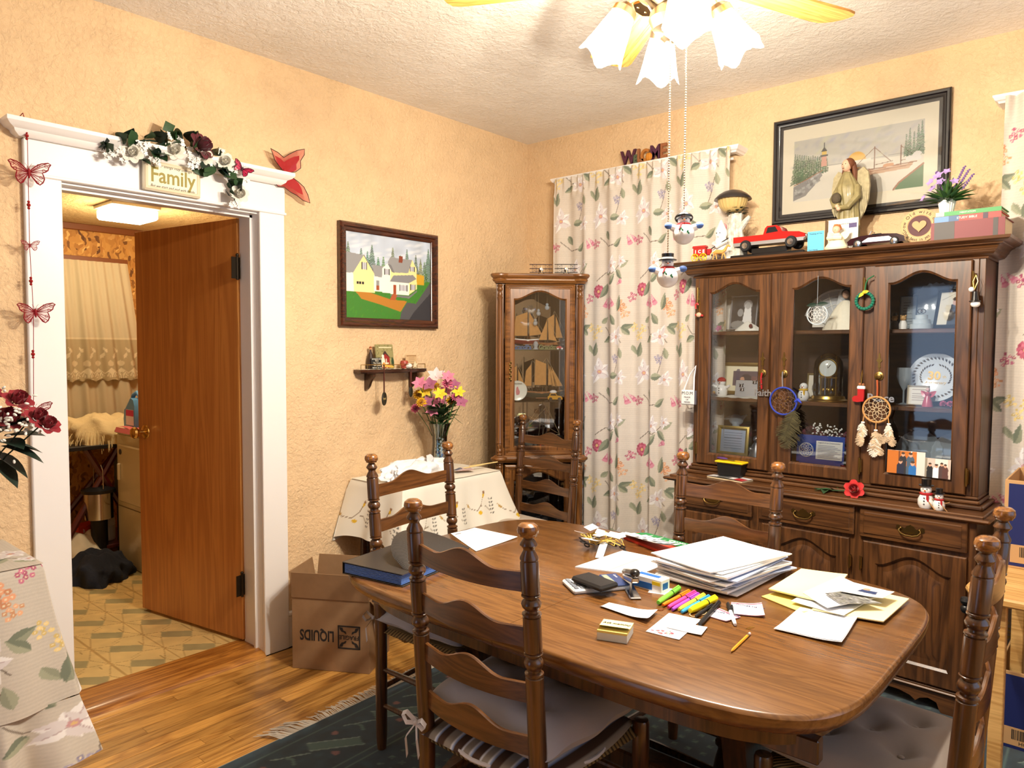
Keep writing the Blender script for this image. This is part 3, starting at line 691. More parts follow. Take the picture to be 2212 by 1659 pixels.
# worktop with moulded edge
tp = MB(); path = [(-.655,HY1,.775),(-.655,.04,.775),(.655,.04,.775),(.655,HY1,.775)]
tp.sweep(path,[(-.6,.0),(.03,0),(.04,.006),(.0425,.014),(.036,.019),(.03,.0205),(.026,.0245),(.02,.0262),(-.04,.0262)],(0,0,1),closed=False); tp = MB()
tp.box((-.68,.015,.776),(.68,HY1,.789),.003).box((-.6975,0,.781),(.6975,HY1,.795),.006).box((-.672,.026,.79),(.672,HY1,.805),.0035); fix_normals(tp.build('worktop',M_HUX,hu))
def bail_pull(parent,x,y,z,s=1.0):
    pl = MB(); o = [(-.052,.0),(-.05,.012),(-.042,.016),(-.036,.01),(-.03,.009),(-.022,.004),(-.016,.009),(-.012,.016),(-.006,.017),(0,.022)]; o = o + [(-a,b) for a,b in o[:-1]][::-1]
    bt = [(.045,-.006),(.036,-.004),(.03,-.012),(.02,-.017),(.01,-.016),(0,-.02)]; o = o + bt + [(-a,b) for a,b in bt[:-1]][::-1]
    pl.prism([(x + a*s,z + b*s) for a,b in o],y - .003,y,'xz')
    for q in (-1,1): pl.sph((x + q*.034*s,y - .006,z + .004*s),.0055,8,6)
    h = fix_normals(pl.build('handle',M_OLDBRASS,parent))
    MB().tube([(x + a*s,y - d,z + b*s) for a,d,b in ((-.036,.006,.004),(-.04,.012,-.004),(-.03,.016,-.016),(-.012,.018,-.021),(0,.0185,-.0205),(.012,.018,-.021),(.03,.016,-.016),(.04,.012,-.004),(.036,.006,.004))],.0032,8).build('bail',M_OLDBRASS,h)
for x0,x1 in ((-.62,-.235),(-.203,.213),(.235,.622)):
    d = MB().box((x0,.016,.656),(x1,.04,.778),.004); d.box((x0 + .016,.012,.672),(x1 - .016,.02,.762),.0038); dd = d.build('drawer',M_HUX,hu); bail_pull(dd,(x0 + x1)/2,.012,.716)
for i,(x0,x1) in enumerate(((-.62,-.25),(-.185,.195),(.25,.622))):
    d = MB(); arch_frame(d,(x0,x1,.112,.64),(x0 + .056,x1 - .056,.185,.545),.052,.018,.038); d.box((x0 + .05,.03,.16),(x1 - .05,.036,.62)); dd = d.build('door',M_HU,hu)
    q = MB(); L0 = arch_loop(x0 + .072,x1 - .072,.202,.53,.05); L1 = arch_loop(x0 + .1,x1 - .1,.235,.50,.048); m = len(L0)
    q.add([(x,.032,z) for x,z in L0] + [(x,.022,z) for x,z in L1],[(k,(k + 1) % m,(k + 1) % m + m,k + m) for k in range(m)] + [tuple(range(m,2*m))]); q.build('raised_panel',M_HU,dd)
    hx = x1 + .006 if i < 2 else x0 - .006
    for z in (.22,.545): MB().box((hx - .005,.013,z - .025),(hx + .005,.03,z + .025),.003).cyl((hx,.012,z - .03),(hx,.012,z + .03),.0035,n=8).build('hinge',M_OLDBRASS,dd)
# plinth with scalloped apron
p = [(-.66,.0),(-.66,.095),(.66,.095),(.66,0),(.56,0),(.545,.018),(.535,.045),(.505,.055),(.475,.045),(.46,.03),(.44,.045),(.40,.055),(.2,.062),(0,.06)]; p = p + [(-a,b) for a,b in p[4:-1]][::-1]
pl = MB().prism(p,.03,.05,'xz'); pl.box((-.66,.05,0),(-.64,HY1,.095)).box((.64,.05,0),(.66,HY1,.095)); fix_normals(pl.build('plinth',M_HUX,hu))
fix_normals(MB().box((-.668,.018,.088),(.668,HY1,.098),.004).box((-.662,.026,.097),(.662,HY1,.106),.004).build('plinth_moulding',M_HUX,hu))
# upper case
UY = .167
carc('foot_moulding',((-.65,.125,.805),(.65,HY1,.822)),((-.635,.145,.822),(.635,HY1,.838)),((-.628,.156,.838),(.628,HY1,.852)),m=M_HUX,bev=.005)
carc('side_panel',((-.622,UY,.852),(-.602,HY1,1.79))); carc('side_panel',((.604,UY,.852),(.626,HY1,1.79)))
carc('back_panel',((-.602,HY1 - .012,.852),(.604,HY1,1.79)),m=M_HIN)
carc('case_top',((-.602,UY,1.772),(.604,HY1 - .012,1.79)),m=M_HUX); carc('case_floor',((-.602,UY + .02,.852),(.604,HY1 - .012,.885)),m=M_HUX)
for z in (1.517,1.191): carc('shelf',((-.602,UY + .03,z - .018),(.604,HY1 - .012,z)),m=M_HUX,bev=.003)
carc('face_frame',((-.602,UY - .002,.852),(-.58,UY + .018,1.79)),((-.228,UY - .002,.852),(-.172,UY + .018,1.79)),((.18,UY - .002,.852),(.236,UY + .018,1.79)),((.576,UY - .002,.852),(.604,UY + .018,1.79)),((-.602,UY - .001,1.775),(.604,UY + .017,1.79)),((-.602,UY - .001,.852),(.604,UY + .017,.862)))
for i,(x0,x1,g0,g1) in enumerate(((-.590,-.222,-.525,-.279),(-.178,.186,-.115,.130),(.230,.584,.290,.530))):
    d = MB(); arch_frame(d,(x0,x1,.858,1.782),(g0,g1,.915,1.700),.044,UY - .022,UY - .002); dd = d.build('glass_door',M_HU,hu)
    q = MB(); L = arch_loop(g0 - .004,g1 + .004,.911,1.702,.044); q.prism(L,UY - .010,UY - .007,'xz'); q.build('pane',M_GLASS,dd)
    hx = (x0 - .004) if i == 0 else (x1 + .004)
    for z in (.93,1.70): MB().box((hx - .006,UY - .024,z - .03),(hx + .006,UY - .004,z + .03),.003).cyl((hx,UY - .026,z - .036),(hx,UY - .026,z + .036),.004,n=8).build('hinge',M_OLDBRASS,dd)
    kx = (-.252,-.150,.258)[i]
    k = MB().prism([(kx - .006,1.355),(kx + .006,1.355),(kx + .004,1.375),(kx + .012,1.385),(kx + .004,1.395),(kx + .003,1.412),(kx,1.418),(kx - .003,1.412),(kx - .004,1.395),(kx - .012,1.385),(kx - .004,1.375)],UY - .0255,UY - .022,'xz'); k.lathe([(.0,.0),(.018,.001),(.0185,.004),(.012,.006),(.0105,.011),(.004,.013),(0,.013)],20,(kx,UY - .0215,1.318),(kx,UY - 1,1.318)); k.box((kx - .0025,UY - .025,1.318),(kx + .0025,UY - .0225,1.36)); fix_normals(k.build('knob',M_OLDBRASS,dd))
cr = MB(); cr.sweep([(-.622,HY1,1.785),(-.622,UY,1.785),(.626,UY,1.785),(.626,HY1,1.785)],[(-.3,.0),(.006,0),(.008,.007),(.016,.009),(.026,.013),(.033,.021),(.036,.028),(.04,.030),(.044,.040),(.052,.047),(.060,.049),(.062,.053),(.076,.056),(.088,.064),(.0905,.0745),(-.3,.0745)],(0,0,1),closed=False)
fix_normals(cr.build('crown_moulding',M_HUX,hu)); carc('top_board',((-.54,UY + .02,1.845),(.545,HY1,1.8593)),m=M_HUX)
# ---------------------------------------------------------------- corner curio cabinet with mirrored back
M_CU = wood('cabinet_pecan',(88,52,20),(142,92,44),'z',9,.32,.35,.07); M_CUX = wood('cabinet_pecan_rail',(92,54,21),(144,94,46),'x',9,.32,.35,.07)
KOx,KOy = .448,-.422; cu = thing('corner_curio_cabinet','tall pecan corner curio cabinet with arched glass door and mirrored back','cabinet',(KOx,KOy,0),rad(45))
Bp,Bc,Ap = (.240,.09),(0,.325),(-.236,.09)
foot = [(-.25,0),(.25,0),Bp,Bc,Ap]
def slab(nm,z0,z1,grow=0,m=M_CUX):
    f = [(-.25 - grow,-grow),(.25 + grow,-grow),(Bp[0] + grow*.6,Bp[1] - grow*.6),Bc,(Ap[0] - grow*.6,Ap[1] - grow*.6)]; return fix_normals(MB().prism(f,z0,z1,'xy').build(nm,m,cu))
def wallp(nm,a,b,z0,z1,th,m,y=0):
    d = Vector((b[0] - a[0],b[1] - a[1],0)).normalized(); nn = Vector((-d.y,d.x,0))*th
    return fix_normals(MB().prism([a,b,(b[0] + nn.x,b[1] + nn.y),(a[0] + nn.x,a[1] + nn.y)],z0,z1,'xy').build(nm,m,cu))
slab('plinth',0,.06,.01); slab('bottom',.06,.08); slab('waist_board',.80,.86); slab('case_top',1.79,1.81)
M_MIRROR = mat('mirror',(225,228,230),.02,1)
wallp('side_panel',(-.25,0),Ap,.06,1.8,-.016,M_CU); wallp('side_panel',Bp,(.25,0),.06,1.8,-.016,M_CU)
wallp('mirror_back',Ap,Bc,.06,1.8,-.012,M_MIRROR); wallp('mirror_back',Bc,Bp,.06,1.8,-.012,M_MIRROR)
for z in (1.423,1.128,.42):
    g = [(-.225,.012),(.225,.012),(Bp[0] - .022,Bp[1]),(Bc[0],Bc[1] - .025),(Ap[0] + .022,Ap[1])]; MB().prism(g,z - .006,z,'xy').build('glass_shelf',glass('green_edge_glass',(214,232,226),.8),cu)
for x in (-.228,.228):
    MB().box((x - .022,-.006,.06),(x + .022,.02,1.8),.002).build('stile',M_CU,cu)
    for z0,z1 in ((.82,1.79),(.09,.775)):
        vs = []; n = 40; prof = [(z0,.014),(z0 + .006,.016),(z0 + .014,.011),(z0 + .022,.0155),(z0 + .03,.0155),(z0 + .04,.009),(z0 + .058,.0145),(z0 + .066,.012),(z0 + .07,.016),(z0 + .078,.0145),(z0 + .085,.0135)]
        prof = prof + [(z0 + z1 - z,r) for z,r in prof][::-1]; m = MB()
        for z,r in prof:
            fl = z0 + .08 < z < z1 - .08
            for k in range(n): t = 2*pi*k/n; rr = r*(1 - (.13*(.5 + .5*cos(9*t)) if fl else 0)); vs.append((x + rr*cos(t),-.012 + rr*sin(t),z))
        m.add(vs,[(i*n + k,i*n + (k + 1) % n,(i + 1)*n + (k + 1) % n,(i + 1)*n + k) for i in range(len(prof) - 1) for k in range(n)]); m.build('fluted_column',M_CU,cu)
def curio_door(z0,z1,g0,g1,rise,kz):
    d = MB(); arch_frame(d,(-.2,.202,z0,z1),(-.143,.145,g0,g1),rise,-.008,.01); dd = d.build('glass_door',M_CU,cu)
    s = MB(); s.sweep([(-.197,-.008,z0 + .003),(.199,-.008,z0 + .003),(.199,-.008,z1 - .003),(-.197,-.008,z1 - .003)],[(0,0),(0,.006),(-.006,.009),(-.01,.005),(-.015,.007),(-.02,.003),(-.024,.004),(-.028,0)],(0,-1,0)); fix_normals(s.build('moulding',M_CUX,dd))
    MB().prism(arch_loop(-.147,.149,g0 - .004,g1 + .002,rise),.0,.003,'xz').build('pane',M_GLASS,dd)
    k = MB()
    for j in range(9): k.sph((-.168 + .003*(-1) ** j,-.014,kz - .05 + j*.0125),(.005,.004,.0075),8,6)
    k.build('handle',M_OLDBRASS,dd)
curio_door(.816,1.797,.873,1.703,.047,1.30); curio_door(.075,.766,.14,.668,.05,.45)
c = MB()
def bulge(z,g):
    """outline of waist/cornice: bows out round the columns"""
    o = []
    for s in (-1,1):
        q = [(s*(.228 + (.026 + g)*sin(t)),-.012 - (.016 + g)*cos(t)) for t in [pi/2 - i*pi/10 for i in range(9)]]
        o += q if s < 0 else q[::-1]
    return [Ap] + o + [Bp]
for nm,prof in (('cornice',[(.004,1.797),(.006,1.803),(.014,1.808),(.018,1.818),(.014,1.824),(.02,1.828),(.028,1.838),(.028,1.846),(.022,1.851)]),('waist_moulding',[(.004,.778),(.012,.782),(.016,.79),(.024,.795),(.026,.803),(.022,.81),(.01,.814),(.006,.82)])):
    vs = []; m = None; c = MB()
    for g,z in prof:
        L = bulge(z,g); m = len(L); vs += [(x,y,z) for x,y in L]
    fs = [(i*m + k,i*m + k + 1,(i + 1)*m + k + 1,(i + 1)*m + k) for i in range(len(prof) - 1) for k in range(m - 1)]
    L = bulge(0,prof[-1][0]); vs += [(Bc[0],Bc[1],prof[-1][1])]; fs.append(tuple(range((len(prof) - 1)*m,len(prof)*m)) + (len(vs) - 1,)); vs += [(Bc[0],Bc[1],prof[0][1])]; fs.append(tuple(range(m))[::-1] + (len(vs) - 1,))
    c.add(vs,fs); fix_normals(c.build(nm,M_CUX,cu))
# ---------------------------------------------------------------- printed fabrics
GREEN = [(150,154,132),(122,130,112),(168,170,146)]
def magnolia(c,x,y,s,a0=0):
    for k in range(7):
        a = a0 + k*2*pi/7 + .3*sin(3*k); L = s*(.9 + .25*sin(2.1*k))
        c.leaf(x,y,L,s*.55,a,(226,218,218),(246,242,240)); c.line([(x + .15*L*cos(a),y + .15*L*sin(a)),(x + .7*L*cos(a),y + .7*L*sin(a))],s*.04,(196,176,178))
    c.ell(x,y,s*.17,s*.17,(206,158,160)); c.ell(x,y,s*.08,s*.08,(226,190,130))
def peony(c,x,y,s):
    for r,k,col in ((1,12,(176,78,102)),(.72,9,(196,104,124)),(.42,7,(170,70,96))):
        for i in range(k): a = 2*pi*i/k + r; c.ell(x + s*r*.6*cos(a),y + s*r*.62*sin(a),s*.3*r + .002,s*.2*r + .002,col if i % 2 else tuple(min(255,q + 22) for q in col),rot=a)
    c.ell(x,y,s*.2,s*.2,(222,186,130))
def trumpet(c,x,y,L,a):
    c.poly([(x,y),(x + L*cos(a - .28),y + L*sin(a - .28)),(x + 1.12*L*cos(a),y + 1.12*L*sin(a)),(x + L*cos(a + .28),y + L*sin(a + .28))],(206,118,142)); c.poly([(x,y),(x + L*.7*cos(a - .14),y + L*.7*sin(a - .14)),(x + L*.7*cos(a + .14),y + L*.7*sin(a + .14))],(232,190,198))
    c.ell(x + L*cos(a),y + L*sin(a),L*.16,L*.3,(222,150,168),rot=a)
def cluster(c,x,y,s,col,n=14):
    for i in range(n):
        a,r = i*2.4,s*sqrt(i/n); c.ell(x + r*cos(a),y + r*sin(a),s*.26,s*.26,tuple(q + (12 if i % 2 else -14) for q in col)); c.ell(x + r*cos(a),y + r*sin(a),s*.08,s*.08,(240,224,190))
def fabric_tile(c,ox,oy,s):
    P = lambda a,b: (ox + a*s,oy + b*s); G = lambda a,b,L,W,an,k=0,cu=0: c.leaf(*P(a,b),L*s,W*s,an,GREEN[k],GREEN[(k + 1) % 3],cu)
    tw = (128,116,104)
    for l in ([(.0,.30),(.05,.34),(.12,.33),(.17,.37)],[(.05,.06),(.09,.02),(.16,.03),(.2,-.02)],[(.13,-.20),(.16,-.13),(.18,-.06)],[(.02,-.28),(.08,-.33),(.16,-.32)]): c.line([P(*q) for q in l],.004*s,tw)
    G(.06,.33,.075,.035,.3,0,.4); G(.15,.35,.07,.035,-.8,1); G(.18,.36,.06,.03,.6,2)
    magnolia(c,*P(.11,.37),.052*s,.4); magnolia(c,*P(.19,.39),.034*s,1)
    peony(c,*P(.01,.245),.036*s); G(.07,.285,.09,.04,-2.0,0,-.2); G(.085,.28,.07,.036,.5,1,.3)
    for a,b,L,an in ((.065,.215,.05,-1.9),(.08,.22,.06,-1.45),(.095,.22,.055,-1.05),(.15,.27,.045,.5)): trumpet(c,*P(a,b),L*s,an)
    cluster(c,*P(.19,.165),.03*s,(222,158,120)); cluster(c,*P(.215,.125),.022*s,(226,170,130),9); G(.16,.14,.085,.038,1.1,1,.2); cluster(c,*P(.25,.21),.024*s,(196,112,138),9)
    for a,b in ((-.035,.06),(-.01,.015),(.015,.05)): cluster(c,*P(a,b),.021*s,(232,206,134),8)
    G(.03,.08,.05,.026,.7,2); G(-.06,.02,.06,.028,2.4,1); G(.14,.07,.07,.036,2.2,0); G(.10,.01,.065,.034,-2.7,1); magnolia(c,*P(.155,.01),.06*s,.1); G(.2,.05,.06,.03,.4,0)
    G(-.05,-.03,.06,.026,-1.3,2,.3); magnolia(c,*P(.02,-.17),.068*s,.7); G(-.02,-.09,.075,.036,1.0,0,.3); G(.10,-.19,.07,.036,.1,1); G(.06,-.25,.06,.034,-1.0,0); magnolia(c,*P(.19,-.20),.045*s,.2)
    cluster(c,*P(.15,-.10),.024*s,(158,152,178),11); G(.2,-.1,.06,.03,1.8,2); G(.13,-.33,.07,.034,.3,1,.3); trumpet(c,*P(.22,-.28),.045*s,-1.2); trumpet(c,*P(.235,-.275),.045*s,-.8); cluster(c,*P(-.01,-.31),.024*s,(186,98,126),9)
def fabric(w,h,px,s=1.0,off=(0,0),bg=(222,211,198)):
    c = Canvas(w,h,px,bg); c.A *= (1 + .035*np.sign(np.sin(c.V*2*pi/.011))[...,None]*rng.random(c.U.shape)[...,None]*.8)
    nx,ny = int(w/(.30*s)) + 2,int(h/(.80*s)) + 2
    for i in range(-1,nx):
        for j in range(-1,ny): fabric_tile(c,off[0] + i*.30*s,off[1] + j*.80*s + (i % 2)*.0,s)
    return c
M_CURT = vcol('printed_curtain_cotton',.9,bump=(240,.05),trans=.12)
def curtain(name,label,x0,x1,z0,z1,yb,seed,off,px=.0035,rod=True):
    w = x1 - x0; cw = w*1.22; c = fabric(cw,z1 - z0,px,1.12,off); r = random.Random(seed)
    ph = [r.uniform(0,6.3) for _ in range(6)]; fr = [r.uniform(5.0,8)*2*pi,r.uniform(10,13)*2*pi,r.uniform(2,3.4)*2*pi]
    def fn(U,V):
        u = U/cw; q = V/(z1 - z0); g = .35 + .65*(1 - q) ** .7
        y = yb - g*(.026*np.sin(fr[0]*u + ph[0] + .8*np.sin(3*q + ph[3])) + .012*np.sin(fr[1]*u + ph[1] + q) + .02*np.sin(fr[2]*u + ph[2]))
        top = np.clip((q - .945)/.055,0,1); y = y - .012*top*np.sin(150*u + ph[4]) - .004*np.exp(-((q - .955)/.006) ** 2)
        x = x0 + w*u + g*.012*np.sin(fr[0]*u + ph[0] + 1.3) + .012*(1 - q)*np.sin(4*u + ph[5])
        return x,y,z0 + V
    t = thing(name,label,'curtain',((x0 + x1)/2,yb,0)); o = c.build('panel',M_CURT,t,fn=lambda U,V: (lambda X,Y,Z: (X - (x0 + x1)/2,Y - yb,Z))(*fn(U,V)))
    if rod: MB().cyl((x0 - (x0 + x1)/2 + .005,.045,z1 - .05),(x1 - (x0 + x1)/2 - .005,.045,z1 - .05),.007,n=8).build('rod',M_WHITE,t)
    return t
curtain('floral_curtain','long floral curtain hanging between corner cabinet and hutch',.325,1.44,.06,2.45,-.13,3,(.045,.53))
curtain('floral_curtain','floral curtain in bluish daylight behind the blue box',2.6,3.7,.06,2.445,-.13,9,(.1,.2),px=.0045)
for i,(a,b) in enumerate(((.30,1.455),(2.57,3.75))):
    c = MB().sweep([(a,0,2.428),(a,-.1,2.428),(b,-.1,2.428),(b,0,2.428)][::1],[(-.02,0),(0.0,0),(.004,.008),(.012,.012),(.016,.02),(.02,.026),(.02,.032),(-.02,.032)],(0,0,1),closed=False); c.box((a,-.1,2.442),(b,0,2.458)); o = fix_normals(c.build('trim_%d' % (8 + i),M_WHITE)); o['kind'] = 'structure'
# ---------------------------------------------------------------- pictures
WA = lambda y,z,x=.002: frame((x,y,z),(0,1,0),(1,0,0))       # sheet lying on the left wall, facing the room
WB = lambda x,z,y=-.002: frame((x,y,z),(1,0,0),(0,-1,0))
def spruce(c,x,y,h,col,w=.3):
    for k in range(int(h/.006)):
        q = k*.006/h; s = w*h*(1 - q)*(.6 + .4*rng.random()); dk = .75 + .5*rng.random(); cc = tuple(min(255,v*dk) for v in col)
        c.line([(x - s,y + q*h - s*.5),(x,y + q*h),(x + s,y + q*h - s*.5)],.004,cc)
def house_picture(c):
    W,H = c.w,c.h; P = lambda l: [(u*W,v*H) for u,v in l]
    c.noise(.05,(14,6))
    for k in range(40): c.ell(rng.random()*W,H*(.72 + .28*rng.random()),.04,.012,(232,236,242),.2,.5,.8)
    for u,h,col in ((.03,.42,(86,112,60)),(.17,.36,(52,106,72)),(.24,.34,(44,110,74)),(.29,.42,(60,96,62)),(.42,.30,(92,138,62)),(.36,.28,(60,120,60)),(.53,.42,(110,124,62)),(.62,.33,(56,110,70)),(.70,.42,(66,118,70)),(.66,.3,(70,110,60)),(.81,.36,(66,92,52)),(.87,.32,(110,120,44)),(.97,.46,(62,104,66)),(.92,.3,(74,112,56)),(.1,.3,(60,110,64))): spruce(c,u*W,.47*H,h*H,col,.26)
    c.poly(P([(0,0),(1,0),(1,.5),(.6,.42),(0,.36)]),(64,128,44))
    for k in range(260): u,v = rng.random(),rng.random()*.4; c.line([(u*W,v*H),(u*W + .006,v*H + .012)],.003,(44 + 50*rng.random(),104 + 60*rng.random(),34),.6)
    c.poly(P([(.82,.45),(.915,.45),(.915,.57),(.82,.58)]),(206,160,40))
    c.poly(P([(.107,.31),(.26,.31),(.50,.245),(.70,.235),(.62,.1),(.40,.17),(.17,.23)]),(186,124,44))
    c.poly(P([(.70,.22),(.81,.21),(.985,.48),(1,.5),(1,0),(.61,0),(.63,.1)]),(84,84,88)); c.poly(P([(.78,.1),(1,.36),(1,0),(.72,0)]),(54,54,60))
    cr,wh,gy = (246,228,160),(250,246,232),(150,150,152)
    c.poly(P([(0,.31),(.1,.31),(.083,.525),(0,.518)]),wh); c.poly(P([(.09,.31),(.32,.31),(.326,.525),(.2,.74),(.083,.525)]),cr); c.poly(P([(0,.76),(.2,.74),(.083,.525),(0,.518)]),gy); c.line(P([(.2,.74),(.326,.525)]),.005,(110,110,112))
    c.poly(P([(.31,.33),(.5,.33),(.5,.52),(.31,.52)]),wh); c.poly(P([(.287,.64),(.42,.635),(.40,.50),(.32,.505)]),gy); c.poly(P([(.404,.32),(.5,.32),(.53,.57),(.467,.675),(.404,.61)]),wh)
    c.poly(P([(.5,.45),(.73,.45),(.73,.6),(.5,.6)]),cr); c.poly(P([(.725,.32),(.823,.395),(.818,.65),(.765,.753),(.70,.6)]),cr); c.poly(P([(.47,.69),(.50,.754),(.765,.753),(.715,.584),(.54,.573)]),gy); c.poly(P([(.467,.675),(.51,.66),(.55,.57),(.52,.575)]),(120,120,124))
    c.poly(P([(.535,.537),(.774,.565),(.818,.52),(.725,.462),(.492,.458)]),(138,138,142)); c.poly(P([(.5,.458),(.725,.462),(.725,.31),(.5,.31)]),wh); c.poly(P([(.5,.30),(.725,.30),(.823,.38),(.823,.36),(.725,.27),(.5,.285)]),(120,120,122))
    bk = (40,36,38)
    for a,b,d,e in ((.18,.23,.575,.655),(.433,.487,.54,.605),(.61,.70,.36,.43),(.745,.80,.38,.445),(.74,.79,.61,.665)):
        c.poly(P([(a,d),(b,d),(b,e),(a,e)]),(196,196,204)); c.line(P([(a,d),(a,e)]),.006,bk); c.line(P([(b,d),(b,e)]),.006,bk); c.line(P([((a + b)/2,d),((a + b)/2,e)]),.003,(120,120,124))
    for k in range(3): c.poly(P([(.12 + .028*k,.40),(.142 + .028*k,.40),(.142 + .028*k,.43),(.12 + .028*k,.43)]),bk)
    c.poly(P([(.535,.315),(.57,.315),(.57,.425),(.535,.425)]),(160,72,40)); c.poly(P([(.335,.345),(.37,.345),(.37,.40),(.335,.40)]),(160,80,44)); c.poly(P([(.335,.40),(.37,.40),(.37,.46),(.335,.46)]),(150,150,150)); c.poly(P([(.49,.24),(.56,.24),(.58,.31),(.53,.315)]),(176,88,50)); c.poly(P([(.60,.70),(.645,.70),(.65,.78),(.602,.78)]),(136,66,44))
def picture(name,label,ctr,w,h,fw,depth,fm,draw,bg,mtx,mat_w=0,mat_col=None,px=.0022,glassy=False):
    t = link(bpy.data.objects.new(name,None)); tag(t,label,'picture'); t.matrix_world = mtx
    s = MB(); s.sweep([(-w/2,-h/2,0),(w/2,-h/2,0),(w/2,h/2,0),(-w/2,h/2,0)],[(0,0),(0,depth*.75),(-fw*.18,depth),(-fw*.45,depth*.93),(-fw*.6,depth*.7),(-fw*.85,depth*.62),(-fw,depth*.4),(-fw,0)],(0,0,1)); fix_normals(s.build('picture_frame',fm,t))
    if mat_w: box('mat_board',(-w/2 + fw*.6,-h/2 + fw*.6,.002),(w/2 - fw*.6,h/2 - fw*.6,.008),mat_col,t,0)
    cw,chh = w - 2*fw - 2*mat_w + .006,h - 2*fw - 2*mat_w + .006; cv = Canvas(cw,chh,px,bg); draw(cv); cv.build('painting',vcol('oil_paint',.5,bump=(90,.12)),t,fn=lambda U,V: (U - cw/2,V - chh/2,U*0 + .0095))
    if glassy: box('glazing',(-w/2 + fw*.8,-h/2 + fw*.8,.012),(w/2 - fw*.8,h/2 - fw*.8,.0135),glass('picture_glass',(250,250,250),.97),t,0)
    return t
picture('framed_painting','oil painting of a yellow farmhouse in a brown frame',None,.662,.522,.045,.034,wood('mahogany_frame',(44,18,8),(84,40,18),'x',14,.25,.5,.1),house_picture,(196,208,226),WA(-1.148,1.8))
def ship_picture(c):
    W,H = c.w,c.h; m = .055; w,h = W - 2*m,H - 2*m - .01; P = lambda l: [(m + u*w,m + v*h) for u,v in l]
    c.poly(P([(0,0),(1,0),(1,1),(0,1)]),(224,218,206)); c.poly(P([(0,.52),(1,.5),(1,1),(0,1)]),(196,192,184))
    for k in range(90): u = rng.random(); v = .55 + .42*rng.random(); x,y = P([(u,v)])[0]; c.ell(x,y,.03*rng.random() + .015,.012,(150 + 60*rng.random(),)*2 + (150 + 50*rng.random(),),rng.random(),.35,.9)
    c.line(P([(.2,.52),(.88,.54)]),.002,(140,138,136)); c.ell(*P([(.51,.535)])[0],.04,.04,(226,172,48)); c.poly(P([(.4,.535),(.62,.54),(.62,.42),(.4,.42)]),(222,216,204))
    for u in np.linspace(.01,.27,15): spruce(c,*P([(u,.31 + u*.5)])[0],h*(.5 - .95*u),(58 + 30*rng.random(),100,66),.16)
    c.poly(P([(0,.25),(.22,.44),(.24,.38),(.17,.22),(.1,.08),(0,.02)]),(140,138,138))
    for k in range(40): u = rng.random()*.2; v = .08 + u*1.3 + (rng.random() - .5)*.14; x,y = P([(u,v)])[0]; c.poly([(x,y),(x + .014,y + .004),(x + .012,y + .014),(x - .003,y + .01)],(110 + 90*rng.random(),)*3,.8)
    c.line(P([(0,.27),(.1,.34),(.24,.46)]),.004,(150,96,62))
    c.poly(P([(.225,.52),(.275,.52),(.268,.68),(.232,.68)]),(206,148,130)); c.poly(P([(.22,.68),(.28,.68),(.28,.71),(.22,.71)]),(70,70,70)); c.poly(P([(.232,.71),(.268,.71),(.268,.76),(.232,.76)]),(222,186,90)); c.poly(P([(.225,.76),(.275,.76),(.25,.84)]),(60,58,58)); c.line(P([(.25,.84),(.25,.90)]),.0025,(60,58,58))
    br = (150,104,76)
    c.poly(P([(.5,.34),(.93,.37),(.9,.30),(.55,.27)]),(200,160,130)); c.line(P([(.5,.35),(.95,.385)]),.005,br); c.line(P([(.52,.32),(.92,.345)]),.003,br); c.line(P([(.645,.36),(.645,.70)]),.005,(120,76,52)); c.line(P([(.84,.37),(.84,.66)]),.005,(120,76,52))
    for l in ([(.5,.44),(.645,.69),(.77,.44)],[(.84,.65),(.96,.44)],[(.645,.42),(.78,.445)],[(.84,.43),(.97,.45)],[(.5,.40),(.645,.36)]): c.line(P(l),.0028,(126,86,60))
    c.poly(P([(.71,.36),(.79,.37),(.79,.41),(.74,.42),(.71,.40)]),(206,150,110))
    for u,v,hh in ((.875,.5,.34),(.9,.5,.42),(.93,.5,.36),(.96,.5,.46),(.985,.5,.50)): spruce(c,*P([(u,v)])[0],h*hh,(54,96,66),.1)
    for k in range(8): x,y = P([(.9 + .1*rng.random(),.4 + .12*rng.random())])[0]; c.ell(x,y,.016,.01,(226,224,222))
    c.poly(P([(.8,0),(.83,.1),(1,.34),(1,0)]),(76,116,72)); c.line(P([(.79,.0),(.83,.1),(1,.34)]),.008,(160,104,72))
picture('framed_watercolor','black-framed watercolor of a lighthouse, ship and setting sun',None,.772,.508,.034,.026,mat('black_frame',(22,20,24),.25,coat=.4),ship_picture,(236,226,204),WB(2.001,2.306),.016,mat('dark_mat',(46,44,46),.5),glassy=True)
# ---------------------------------------------------------------- flowers, leaves, butterflies
def mdata(mb,m,smooth=60): o = mb.build('tmp',m,None,smooth); d = o.data; bpy.data.objects.remove(o); return d
M_LEAF = mat('silk_leaf',(44,74,42),.5,var=(30,.35)); M_LEAF2 = mat('dark_silk_leaf',(26,46,36),.55,var=(30,.3)); M_LEAF3 = mat('spring_leaf',(70,104,50),.5,var=(30,.3))
def ivy_leaf():
    m = MB(); o = [(0,0),(.3,.45),(.12,.5),(.42,.8),(0,1.25),(-.42,.8),(-.12,.5),(-.3,.45)]; m.add([(0,.5,.06)] + [(x*.8,y*.8,0) for x,y in o],[(0,1 + i,1 + (i + 1) % 8) for i in range(8)]); return m
LEAF = MB().leaf((0,0,0),(0,1,0),(0,0,1),1,.55,.12,6)
D_LEAF = mdata(LEAF,M_LEAF); D_DLEAF = mdata(MB().leaf((0,0,0),(0,1,0),(0,0,1),1,.5,.12,6),M_LEAF2); D_SLEAF = mdata(MB().leaf((0,0,0),(0,1,0),(0,0,1),1,.45,.2,6),M_LEAF3); D_IVY = mdata(ivy_leaf(),M_LEAF)
